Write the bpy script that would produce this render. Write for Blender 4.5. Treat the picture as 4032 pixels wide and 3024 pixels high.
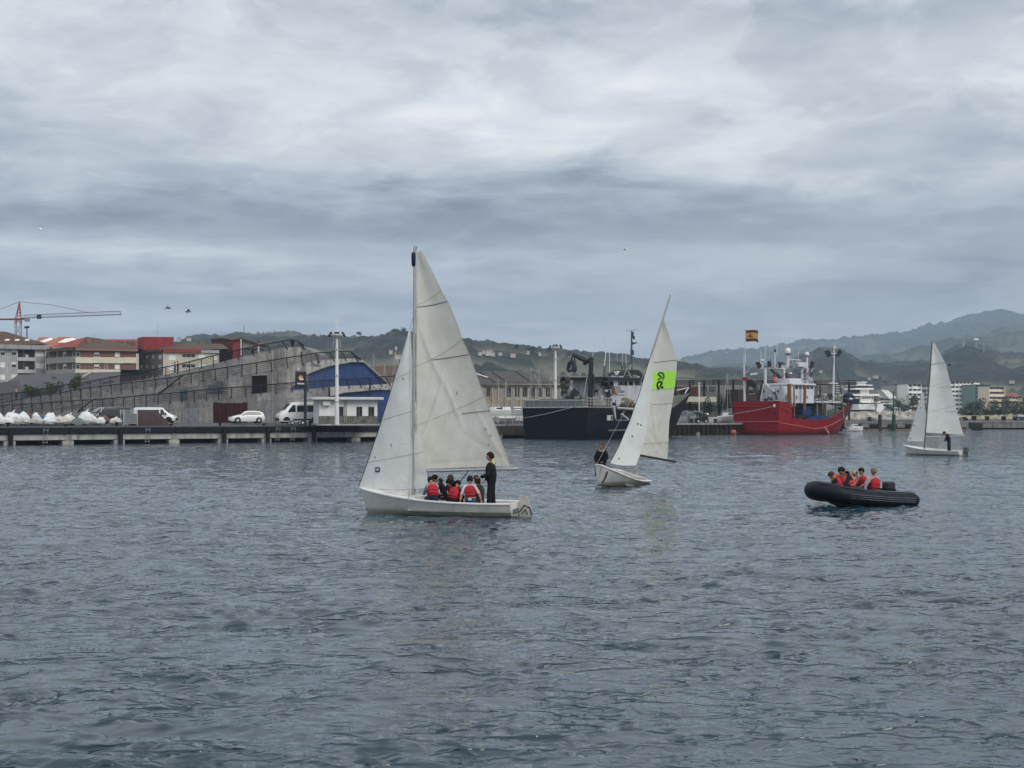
import bpy, bmesh, math, random
import numpy as np
from mathutils import Vector, Matrix
random.seed(7)
rng = np.random.default_rng(11)
PI = math.pi
R = math.radians
SC = bpy.context.scene
COL = SC.collection
for o in list(bpy.data.objects): bpy.data.objects.remove(o, do_unlink=True)

# ------------------------------------------------------------------ camera
F = 5590.0; HZ = 1640.0; CAMZ = 3.0
TH = math.atan((HZ - 1512) / F)
cam = bpy.data.cameras.new('camera'); cam.lens = F / 4032 * 36; cam.sensor_width = 36
cam.clip_start = 0.5; cam.clip_end = 30000
camo = bpy.data.objects.new('camera', cam); COL.objects.link(camo)
camo.location = (0, 0, CAMZ); camo.rotation_euler = (PI / 2 + TH, 0, 0)
SC.camera = camo

# ------------------------------------------------------------------ sky
W = bpy.data.worlds.new('World'); SC.world = W; W.use_nodes = True
SUN_DIR = Vector((0.56, -0.58, 0.60)).normalized()
def build_world():
    nt = W.node_tree; nt.nodes.clear(); N = nt.nodes.new; L = nt.links.new
    out = N('ShaderNodeOutputWorld')
    tc = N('ShaderNodeTexCoord')
    sky = N('ShaderNodeTexSky'); sky.sky_type = 'NISHITA'; sky.sun_disc = False
    sky.sun_elevation = math.asin(SUN_DIR.z); sky.sun_rotation = math.atan2(SUN_DIR.x, SUN_DIR.y)
    bg1 = N('ShaderNodeBackground'); bg1.inputs[1].default_value = 0.1; L(sky.outputs[0], bg1.inputs[0])
    sep = N('ShaderNodeSeparateXYZ'); L(tc.outputs['Generated'], sep.inputs[0])
    def M(op, a, b=None, c=None, clamp=False):
        n = N('ShaderNodeMath'); n.operation = op; n.use_clamp = clamp
        for i, v in enumerate((a, b, c)):
            if v is None: continue
            if isinstance(v, (int, float)): n.inputs[i].default_value = v
            else: L(v, n.inputs[i])
        return n.outputs[0]
    x, y, z = sep.outputs
    az = M('ARCTAN2', x, y)                       # bearing, 0 straight ahead
    el = M('ARCSINE', z)
    # cloud sheet seen in perspective: lumps flatten towards the horizon
    h = M('ADD', M('MAXIMUM', el, 0.0), 0.085)
    v = M('MULTIPLY', M('LOGARITHM', h, 2.718), 2.6)
    comb = N('ShaderNodeCombineXYZ'); L(M('MULTIPLY', az, 3.4), comb.inputs[0]); L(v, comb.inputs[1]); comb.inputs[2].default_value = 3.3
    # shear so that streets of cloud tilt a little
    def noise(scale, detail, rough, dist, off=(0, 0, 0), sc=(1, 1, 1)):
        mp = N('ShaderNodeMapping'); mp.inputs['Location'].default_value = off; mp.inputs['Scale'].default_value = sc; mp.inputs['Rotation'].default_value = (0, 0, R(-13))
        L(comb.outputs[0], mp.inputs[0])
        n = N('ShaderNodeTexNoise'); n.inputs['Scale'].default_value = scale; n.inputs['Detail'].default_value = detail
        n.inputs['Roughness'].default_value = rough; n.inputs['Distortion'].default_value = dist
        L(mp.outputs[0], n.inputs[0]); return n.outputs[0]
    n1 = noise(1.15, 5, 0.50, 0.25, (2.1, 0.4, 0), (0.8, 1.1, 1))
    n2 = noise(2.7, 6, 0.58, 0.4, (5.7, 1.9, 0), (0.85, 1.1, 1))
    n3 = noise(7.0, 6, 0.6, 0.5, (1.7, 7.9, 0), (0.9, 1.0, 1))
    lum = M('ADD', M('MULTIPLY', M('SUBTRACT', n1, 0.5), SKYP['a1']), M('MULTIPLY', M('SUBTRACT', n2, 0.5), SKYP['a2']))
    lum = M('ADD', lum, M('MULTIPLY', M('SUBTRACT', n3, 0.5), SKYP['a3']))
    edge = N('ShaderNodeMapRange'); edge.interpolation_type = 'SMOOTHSTEP'; edge.inputs[1].default_value = 0.44; edge.inputs[2].default_value = 0.55; L(noise(1.9, 8, 0.6, 0.6, (8.3, 3.1, 0), (0.95, 1.0, 1)), edge.inputs[0])
    lum = M('ADD', lum, M('MULTIPLY', M('SUBTRACT', edge.outputs[0], 0.5), SKYP['a0']))
    # the big lit thin places and heavy bellies of this cloud deck (bearing, elevation, widths, gain)
    wob = M('MULTIPLY', M('SUBTRACT', n2, 0.5), 0.05)
    wel = M('ADD', el, M('MULTIPLY', M('SUBTRACT', n1, 0.5), 0.055))
    waz = M('ADD', az, M('MULTIPLY', M('SUBTRACT', n1, 0.5), 0.25))
    for (a0, e0, wa, we, g) in SKYP['blobs']:
        da = M('DIVIDE', M('SUBTRACT', waz, a0), wa); de = M('DIVIDE', M('ADD', M('SUBTRACT', wel, e0), wob), we)
        r2 = M('ADD', M('MULTIPLY', da, da), M('MULTIPLY', de, de))
        gsn = M('MULTIPLY', M('EXPONENT', M('MULTIPLY', r2, -1.0)), g)
        lum = M('ADD', lum, gsn)
    # general level rises towards the zenith as under any overcast
    lvl = M('ADD', SKYP['base'], M('ADD', M('MULTIPLY', M('MINIMUM', M('MAXIMUM', z, 0.0), 0.30), SKYP['zen']), M('MULTIPLY', M('MAXIMUM', M('SUBTRACT', z, 0.27), 0.0), 1.25)))
    lum = M('MULTIPLY', lvl, M('ADD', 1.0, lum))
    lum = M('MINIMUM', M('MAXIMUM', lum, 0.14), 1.3)
    ramp = N('ShaderNodeValToRGB'); cr = ramp.color_ramp
    cols = SKYP['ramp']
    cr.elements[0].position = cols[0][0]; cr.elements[0].color = (*cols[0][1], 1)
    cr.elements[1].position = cols[-1][0]; cr.elements[1].color = (*cols[-1][1], 1)
    for p, c in cols[1:-1]:
        e = cr.elements.new(p); e.color = (*c, 1)
    L(lum, ramp.inputs[0])
    bg2 = N('ShaderNodeBackground'); L(ramp.outputs[0], bg2.inputs[0]); bg2.inputs[1].default_value = 1.0
    mx = N('ShaderNodeMixShader'); mx.inputs[0].default_value = 0.93
    L(bg1.outputs[0], mx.inputs[1]); L(bg2.outputs[0], mx.inputs[2]); L(mx.outputs[0], out.inputs[0])
SKYP = dict(a0=0.17, a1=0.70, a2=0.85, a3=0.46, base=0.372, zen=0.95,
    blobs=[(0.0, 0.205, 0.18, 0.036, 0.48), (-0.09, 0.199, 0.05, 0.010, 0.25), (0.045, 0.188, 0.06, 0.010, 0.25), (0.06, 0.235, 0.07, 0.012, 0.12), (-0.30, 0.225, 0.10, 0.03, 0.12),
           (-0.20, 0.136, 0.24, 0.017, -0.42), (0.14, 0.145, 0.25, 0.020, -0.30), (-0.26, 0.113, 0.15, 0.0075, 0.42), (0.0, 0.085, 0.6, 0.013, -0.08), (-0.25, 0.068, 0.2, 0.008, 0.16),
           (0.14, 0.285, 0.32, 0.024, -0.30), (0.33, 0.225, 0.07, 0.025, 0.20), (0.1, 0.045, 0.4, 0.02, 0.08)],
    ramp=[(0.0, (0.10, 0.12, 0.17)), (0.20, (0.178, 0.202, 0.25)), (0.32, (0.272, 0.307, 0.368)), (0.46, (0.412, 0.455, 0.515)),
          (0.65, (0.63, 0.67, 0.71)), (1.0, (1.0, 1.0, 0.99))])
build_world()

# ------------------------------------------------------------------ sun behind thin cloud
sun = bpy.data.lights.new('sun', 'SUN'); sun.energy = 1.5; sun.angle = R(32); sun.color = (1.0, 0.95, 0.87)
suno = bpy.data.objects.new('sun', sun); COL.objects.link(suno)
suno.rotation_euler = (-SUN_DIR).to_track_quat('-Z', 'Y').to_euler(); suno.location = (40, -30, 60)
SC.view_settings.view_transform = 'Standard'; SC.view_settings.look = 'None'
SC.view_settings.exposure = 0.15; SC.view_settings.gamma = 1.0; SC.view_settings.use_curve_mapping = False
SC.render.engine = 'CYCLES'
SC.cycles.volume_bounces = 0
SC.cycles.max_bounces = 8

# ------------------------------------------------------------------ geometry helpers
def at(px, py, Y):
    """world point seen at photo pixel (px,py) at distance Y"""
    c, s = math.cos(TH), math.sin(TH)
    dx = (px - 2016) / F; dy = (1512 - py) / F
    d = Vector((dx, c - s * dy, s + c * dy))
    k = Y / d.y
    return Vector((0, 0, CAMZ)) + d * k
def ppm(Y): return F / Y
def gY(py, z=0.0):
    """distance of a point of height z seen at row py"""
    return (CAMZ - z) * F / (py - HZ)

class MB:
    def __init__(s): s.v = []; s.f = []; s.m = []
    def add(s, vs, fs, mi=0):
        b = len(s.v); s.v += [tuple(v) for v in vs]; s.f += [tuple(i + b for i in f) for f in fs]; s.m += [mi] * len(fs)
        return s
    def box(s, c, d, rot=None, mi=0):
        hx, hy, hz = d[0] / 2, d[1] / 2, d[2] / 2
        vs = [Vector((x, y, z)) for x in (-hx, hx) for y in (-hy, hy) for z in (-hz, hz)]
        if rot is not None: vs = [rot @ v for v in vs]
        c = Vector(c)
        return s.add([v + c for v in vs], [(0, 1, 3, 2), (4, 6, 7, 5), (0, 4, 5, 1), (2, 3, 7, 6), (0, 2, 6, 4), (1, 5, 7, 3)], mi)
    def hexa(s, p, mi=0):   # 4 bottom, 4 top
        return s.add(p, [(0, 3, 2, 1), (4, 5, 6, 7), (0, 1, 5, 4), (1, 2, 6, 5), (2, 3, 7, 6), (3, 0, 4, 7)], mi)
    def fbox(s, P, s0, s1, z0, z1, d0, d1, mi=0):
        return s.hexa([P.pt(s0, z0, d0), P.pt(s1, z0, d0), P.pt(s1, z0, d1), P.pt(s0, z0, d1),
                       P.pt(s0, z1, d0), P.pt(s1, z1, d0), P.pt(s1, z1, d1), P.pt(s0, z1, d1)], mi)
    def pbox(s, P, x0, y0, x1, y1, d0, d1, mi=0):
        a = P.rect(x0, y0, x1, y1); return s.fbox(P, *a, d0, d1, mi)
    def tube(s, pts, r, n=8, mi=0, cap=True):
        pts = [Vector(p) for p in pts]; k = len(pts)
        rs = r if isinstance(r, (list, tuple)) else [r] * k
        b = len(s.v); up = None
        for i, p in enumerate(pts):
            t = (pts[min(i + 1, k - 1)] - pts[max(i - 1, 0)]).normalized()
            if up is None:
                up = Vector((0, 0, 1)) if abs(t.z) < 0.9 else Vector((1, 0, 0))
            sx = t.cross(up).normalized(); up = sx.cross(t).normalized()
            for j in range(n):
                a = 2 * PI * j / n
                s.v.append(tuple(p + (sx * math.cos(a) + up * math.sin(a)) * rs[i]))
        for i in range(k - 1):
            for j in range(n):
                s.f.append((b + i * n + j, b + i * n + (j + 1) % n, b + (i + 1) * n + (j + 1) % n, b + (i + 1) * n + j)); s.m.append(mi)
        if cap:
            s.f.append(tuple(b + j for j in range(n - 1, -1, -1))); s.m.append(mi)
            s.f.append(tuple(b + (k - 1) * n + j for j in range(n))); s.m.append(mi)
        return s
    def ell(s, c, r, nu=12, nv=8, rot=None, mi=0, fn=None):
        c = Vector(c); b = len(s.v)
        rr = r if isinstance(r, (tuple, list)) else (r, r, r)
        for i in range(nv + 1):
            ph = PI * i / nv
            for j in range(nu):
                a = 2 * PI * j / nu
                q = Vector((math.sin(ph) * math.cos(a), math.sin(ph) * math.sin(a), math.cos(ph)))
                if fn: q = fn(q)
                q = Vector((q.x * rr[0], q.y * rr[1], q.z * rr[2]))
                if rot is not None: q = rot @ q
                s.v.append(tuple(c + q))
        for i in range(nv):
            for j in range(nu):
                s.f.append((b + i * nu + j, b + (i + 1) * nu + j, b + (i + 1) * nu + (j + 1) % nu, b + i * nu + (j + 1) % nu)); s.m.append(mi)
        return s
    def prism(s, prof, a0, a1, axis='y', mi=0, k=1.0):
        """profile (x,z) extruded along y (or (x,y) along z)"""
        n = len(prof)
        if axis == 'y': A = [(p[0], a0, p[1]) for p in prof]; B = [(p[0], a1, p[1]) for p in prof]
        else: A = [(p[0], p[1], a0) for p in prof]; B = [(p[0] * k, p[1] * k, a1) for p in prof]
        return s.add(A + B, [tuple(range(n)), tuple(range(2 * n - 1, n - 1, -1))] + [(i, i + n, (i + 1) % n + n, (i + 1) % n) for i in range(n)], mi)
    def slab(s, pts, off, mi=0):
        """closed polygon (world pts) given thickness by vector off"""
        n = len(pts); off = Vector(off)
        return s.add([Vector(p) for p in pts] + [Vector(p) + off for p in pts],
                     [tuple(range(n)), tuple(range(2 * n - 1, n - 1, -1))] + [(i, i + n, (i + 1) % n + n, (i + 1) % n) for i in range(n)], mi)
    def lathe(s, prof, c=(0, 0, 0), n=12, mi=0):
        b = len(s.v); c = Vector(c)
        for (r, z) in prof:
            for j in range(n):
                a = 2 * PI * j / n; s.v.append((c.x + r * math.cos(a), c.y + r * math.sin(a), c.z + z))
        for i in range(len(prof) - 1):
            for j in range(n):
                s.f.append((b + i * n + j, b + i * n + (j + 1) % n, b + (i + 1) * n + (j + 1) % n, b + (i + 1) * n + j)); s.m.append(mi)
        return s
    def grid(s, rows, mi=0, closed=False):
        b = len(s.v); n = len(rows[0])
        for r in rows: s.v += [tuple(p) for p in r]
        for i in range(len(rows) - 1):
            for j in range(n if closed else n - 1):
                j2 = (j + 1) % n
                s.f.append((b + i * n + j, b + i * n + j2, b + (i + 1) * n + j2, b + (i + 1) * n + j)); s.m.append(mi)
        return s
    def xf(s, M4):
        s.v = [tuple(M4 @ Vector(v)) for v in s.v]; return s
    def build(s, name, mat, parent=None, smooth=False, fix=True, bevel=0, loc=None):
        a = parent
        while a is not None and '_w' not in a.keys(): a = a.parent
        off = Vector(a['_w']) if a is not None else (Vector(loc) if loc is not None else None)
        vs = s.v
        if off is not None: vs = [(v[0] - off.x, v[1] - off.y, v[2] - off.z) for v in vs]
        me = bpy.data.meshes.new(name); me.from_pydata(vs, [], s.f); 
        mats = mat if isinstance(mat, (list, tuple)) else [mat]
        for m in mats: me.materials.append(m)
        if len(mats) > 1: me.polygons.foreach_set('material_index', s.m)
        if fix:
            bm = bmesh.new(); bm.from_mesh(me); bmesh.ops.recalc_face_normals(bm, faces=bm.faces)
            if bevel:
                bmesh.ops.bevel(bm, geom=[e for e in bm.edges if e.calc_length() > bevel * 3], offset=bevel, segments=1, affect='EDGES', profile=0.7)
            bm.to_mesh(me); bm.free()
        if smooth: 
            me.polygons.foreach_set('use_smooth', [True] * len(me.polygons))
            try: me.set_sharp_from_angle(angle=R(50))
            except Exception: pass
        me.update()
        o = bpy.data.objects.new(name, me); COL.objects.link(o)
        if parent is not None: o.parent = parent
        elif loc is not None: o.location = loc
        return o

class Plane:
    """a vertical plane standing on the line A-B (x,y); pt(s,z,d): along, up, out towards the camera"""
    def __init__(s, A, B):
        s.A = Vector((A[0], A[1], 0)); b = Vector((B[0], B[1], 0))
        s.u = (b - s.A).normalized(); s.len = (b - s.A).length
        s.n = Vector((s.u.y, -s.u.x, 0))
        if s.n.dot(-s.A) < 0: s.n = -s.n
    @staticmethod
    def px(x0, Y0, x1, Y1):
        a = at(x0, HZ, Y0); b = at(x1, HZ, Y1); return Plane((a.x, a.y), (b.x, b.y))
    def hit(s, px, py):
        o = Vector((0, 0, CAMZ)); d = at(px, py, 1.0) - o
        t = (s.A - Vector((0, 0, 0))).dot(s.n) / d.dot(s.n)
        return o + d * t
    def sz(s, px, py):
        p = s.hit(px, py); return (p - s.A).dot(s.u), p.z
    def pt(s, a, z, d=0.0):
        p = s.A + s.u * a + s.n * d; return Vector((p.x, p.y, z))
    def rect(s, x0, y0, x1, y1):
        xm = (x0 + x1) / 2; ym = (y0 + y1) / 2
        a = s.sz(x0, ym)[0]; b = s.sz(x1, ym)[0]; t = s.sz(xm, y0)[1]; bt = s.sz(xm, y1)[1]
        return (min(a, b), max(a, b), min(t, bt), max(t, bt))

def tag(o, label=None, cat=None, group=None, kind=None):
    if label: o['label'] = label
    if cat: o['category'] = cat
    if group: o['group'] = group
    if kind: o['kind'] = kind
    return o
def thing(name, label, cat, loc, group=None, rotz=0, world=True):
    o = bpy.data.objects.new(name, None); COL.objects.link(o); o.location = loc; o.rotation_euler = (0, 0, rotz)
    o.empty_display_size = 0.3
    tag(o, label, cat, group)
    if world: o['_w'] = tuple(loc)
    return o
def struct(name, mb, m, smooth=False, **k):
    o = mb.build(name, m, None, smooth, **k); o['kind'] = 'structure'; return o
def kids(o): return [c for c in bpy.data.objects if c.parent == o]
def copy_tree(o, parent=None):
    c = o.copy(); COL.objects.link(c)
    if parent is not None: c.parent = parent
    for ch in CH.get(o.name, kids(o)): copy_tree(ch, c)
    return c
CH = {}
def dup(o, loc, rotz=None, label=None, scale=None):
    c = copy_tree(o); c.location = loc
    if rotz is not None: c.rotation_euler = (0, 0, rotz)
    if scale is not None: c.scale = (scale,) * 3 if isinstance(scale, (int, float)) else scale
    if label: c['label'] = label
    return c

# ------------------------------------------------------------------ materials
_m = {}
def mat(name, col, rough=0.6, var=0.15, scale=3.0, bump=0.0, metal=0.0, streak=0.0, col2=None, grime=0.0, spec=0.5, coat=0.0, stretch=(1, 1, 1)):
    """painted / mineral surface: base colour, uneven tone, optional vertical run-off streaks and grime patches"""
    if name in _m: return _m[name]
    m = bpy.data.materials.new(name); m.use_nodes = True; nt = m.node_tree; N = nt.nodes.new; L = nt.links.new
    b = nt.nodes['Principled BSDF']
    b.inputs['Roughness'].default_value = rough; b.inputs['Metallic'].default_value = metal
    if spec == 0.5 and rough > 0.48: spec = 0.16
    b.inputs['Specular IOR Level'].default_value = spec; b.inputs['Coat Weight'].default_value = coat
    tc = N('ShaderNodeTexCoord')
    mp = N('ShaderNodeMapping'); L(tc.outputs['Object'], mp.inputs[0]); mp.inputs['Scale'].default_value = stretch
    n = N('ShaderNodeTexNoise'); n.inputs['Scale'].default_value = scale; n.inputs['Detail'].default_value = 5; n.inputs['Roughness'].default_value = 0.62
    L(mp.outputs[0], n.inputs[0])
    c1 = [max(0, c * (1 - var)) for c in col]; c2 = [min(1, c * (1 + var)) for c in (col2 or col)]
    r = N('ShaderNodeValToRGB'); r.color_ramp.elements[0].position = 0.32; r.color_ramp.elements[1].position = 0.68
    r.color_ramp.elements[0].color = (*c1, 1); r.color_ramp.elements[1].color = (*c2, 1)
    L(n.outputs[0], r.inputs[0]); cur = r.outputs[0]
    def darken(fac_out, k):
        nonlocal cur
        mx = N('ShaderNodeMix'); mx.data_type = 'RGBA'; mx.blend_type = 'MULTIPLY'
        L(fac_out, mx.inputs[0]); L(cur, mx.inputs[6]); mx.inputs[7].default_value = (*k, 1); cur = mx.outputs[2]
    if streak:
        mp2 = N('ShaderNodeMapping'); L(tc.outputs['Object'], mp2.inputs[0]); mp2.inputs['Scale'].default_value = (1.6, 1.6, 0.16)
        n2 = N('ShaderNodeTexNoise'); n2.inputs['Scale'].default_value = 1.6; n2.inputs['Detail'].default_value = 6; L(mp2.outputs[0], n2.inputs[0])
        q = N('ShaderNodeMapRange'); q.inputs[1].default_value = 0.50; q.inputs[2].default_value = 0.72; q.inputs[4].default_value = streak
        L(n2.outputs[0], q.inputs[0]); darken(q.outputs[0], (0.35, 0.32, 0.28))
    if grime:
        n3 = N('ShaderNodeTexNoise'); n3.inputs['Scale'].default_value = 0.9; n3.inputs['Detail'].default_value = 7; n3.inputs['Roughness'].default_value = 0.7
        L(tc.outputs['Object'], n3.inputs[0])
        q = N('ShaderNodeMapRange'); q.inputs[1].default_value = 0.52; q.inputs[2].default_value = 0.66; q.inputs[4].default_value = grime
        L(n3.outputs[0], q.inputs[0]); darken(q.outputs[0], (0.42, 0.38, 0.33))
    L(cur, b.inputs['Base Color'])
    if bump:
        bp = N('ShaderNodeBump'); bp.inputs['Strength'].default_value = bump; bp.inputs['Distance'].default_value = 0.05
        L(n.outputs[0], bp.inputs['Height']); L(bp.outputs[0], b.inputs['Normal'])
    _m[name] = m; return m
def glassy(name, col=(0.02, 0.025, 0.03), rough=0.08):
    if name in _m: return _m[name]
    m = bpy.data.materials.new(name); m.use_nodes = True; b = m.node_tree.nodes['Principled BSDF']
    b.inputs['Base Color'].default_value = (*col, 1); b.inputs['Roughness'].default_value = rough; b.inputs['Specular IOR Level'].default_value = 0.6
    nt = m.node_tree; n = nt.nodes.new('ShaderNodeTexNoise'); n.inputs['Scale'].default_value = 1.3
    bp = nt.nodes.new('ShaderNodeBump'); bp.inputs['Strength'].default_value = 0.05; nt.links.new(n.outputs[0], bp.inputs['Height']); nt.links.new(bp.outputs[0], b.inputs['Normal'])
    _m[name] = m; return m
CONC = mat('weathered_concrete', (0.26, 0.255, 0.25), 0.9, 0.22, 1.3, 0.25, streak=0.55, grime=0.5)
CONC_D = mat('dark_concrete', (0.20, 0.195, 0.195), 0.9, 0.22, 1.5, 0.2, streak=0.5, grime=0.4)
CONC_L = mat('pale_concrete', (0.36, 0.36, 0.34), 0.9, 0.2, 1.3, 0.2, streak=0.8, grime=0.5)
ASPH = mat('quay_asphalt', (0.085, 0.09, 0.10), 0.85, 0.25, 0.8, 0.1, grime=0.3)
NAVYB = mat('navy_fender_rubber', (0.008, 0.010, 0.016), 0.6, 0.3, 2.0)
DARKM = mat('dark_painted_steel', (0.022, 0.024, 0.032), 0.5, 0.3, 4.0)
BLACK = mat('black_rubber', (0.012, 0.012, 0.013), 0.6, 0.3, 5.0)
WHITE = mat('white_paint', (0.68, 0.69, 0.69), 0.5, 0.08, 2.0, streak=0.18)
WHITEC = mat('white_car_paint', (0.72, 0.74, 0.76), 0.28, 0.03, 1.0, coat=0.4)
GALV = mat('galvanised_steel', (0.42, 0.44, 0.46), 0.45, 0.15, 8.0, metal=0.4)
ALU = mat('dull_aluminium', (0.36, 0.37, 0.38), 0.4, 0.12, 9.0, metal=0.5)
GLASS = glassy('dark_glass'); GLASSB = glassy('bluish_glass', (0.05, 0.065, 0.08))
SLATE = mat('slate_roof', (0.075, 0.078, 0.088), 0.85, 0.25, 1.2, 0.3, grime=0.4)
TILEB = mat('brown_roof_tile', (0.085, 0.06, 0.048), 0.9, 0.25, 1.4, 0.3, grime=0.3, col2=(0.105, 0.065, 0.045))
TILER = mat('dark_red_roof', (0.24, 0.055, 0.05), 0.8, 0.15, 1.0, 0.2)
TILEO = mat('orange_roof_tile', (0.36, 0.13, 0.085), 0.9, 0.2, 1.0, 0.2)
REDW = mat('oxide_red_wall', (0.27, 0.04, 0.04), 0.75, 0.14, 1.0, streak=0.2)
DREDW = mat('dark_red_metal', (0.05, 0.014, 0.016), 0.7, 0.2, 1.5)
SHUT = mat('white_roller_shutter', (0.72, 0.73, 0.74), 0.5, 0.04, 2.0)
NAVY = mat('navy_cladding', (0.016, 0.045, 0.15), 0.45, 0.14, 0.6, coat=0.1, stretch=(1, 1, 0.3))
# ------------------------------------------------------------------ water
def vnoise(x, y, seed=0, per=4096):
    xi = np.floor(x).astype(np.int64); yi = np.floor(y).astype(np.int64); fx = x - xi; fy = y - yi
    fx = fx * fx * (3 - 2 * fx); fy = fy * fy * (3 - 2 * fy)
    def h(a, b):
        n = (a * 374761393 + b * 668265263 + seed * 1442695041) & 0xffffffff
        n = ((n ^ (n >> 13)) * 1274126177) & 0xffffffff
        return ((n ^ (n >> 16)) & 0xffff) / 65535.0
    return (h(xi, yi) * (1 - fx) * (1 - fy) + h(xi + 1, yi) * fx * (1 - fy) + h(xi, yi + 1) * (1 - fx) * fy + h(xi + 1, yi + 1) * fx * fy)
def fbm(x, y, o=4, seed=0):
    s = 0; a = 0.5; t = 0
    for i in range(o):
        s = s + a * vnoise(x * 2 ** i + 17.3 * i, y * 2 ** i - 9.1 * i, seed + i); t += a; a *= 0.55
    return s / t
def grid_mesh(name, X, Y, Z, m, smooth=True, attrs=None):
    nr, nc = X.shape
    co = np.stack([X, Y, Z], -1).reshape(-1, 3).astype(np.float32)
    i = np.arange(nr - 1)[:, None] * nc + np.arange(nc - 1)[None, :]
    q = np.stack([i, i + 1, i + nc + 1, i + nc], -1).reshape(-1).astype(np.int32)
    nf = (nr - 1) * (nc - 1)
    me = bpy.data.meshes.new(name); me.vertices.add(len(co)); me.vertices.foreach_set('co', co.ravel())
    me.loops.add(nf * 4); me.loops.foreach_set('vertex_index', q)
    me.polygons.add(nf); me.polygons.foreach_set('loop_start', np.arange(nf, dtype=np.int32) * 4)
    if smooth: me.polygons.foreach_set('use_smooth', np.ones(nf, dtype=bool))
    me.update(calc_edges=True)
    for k, a in (attrs or {}).items():
        at_ = me.attributes.new(k, 'FLOAT', 'POINT'); at_.data.foreach_set('value', a.ravel().astype(np.float32))
    me.materials.append(m)
    o = bpy.data.objects.new(name, me); COL.objects.link(o); return o

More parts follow.
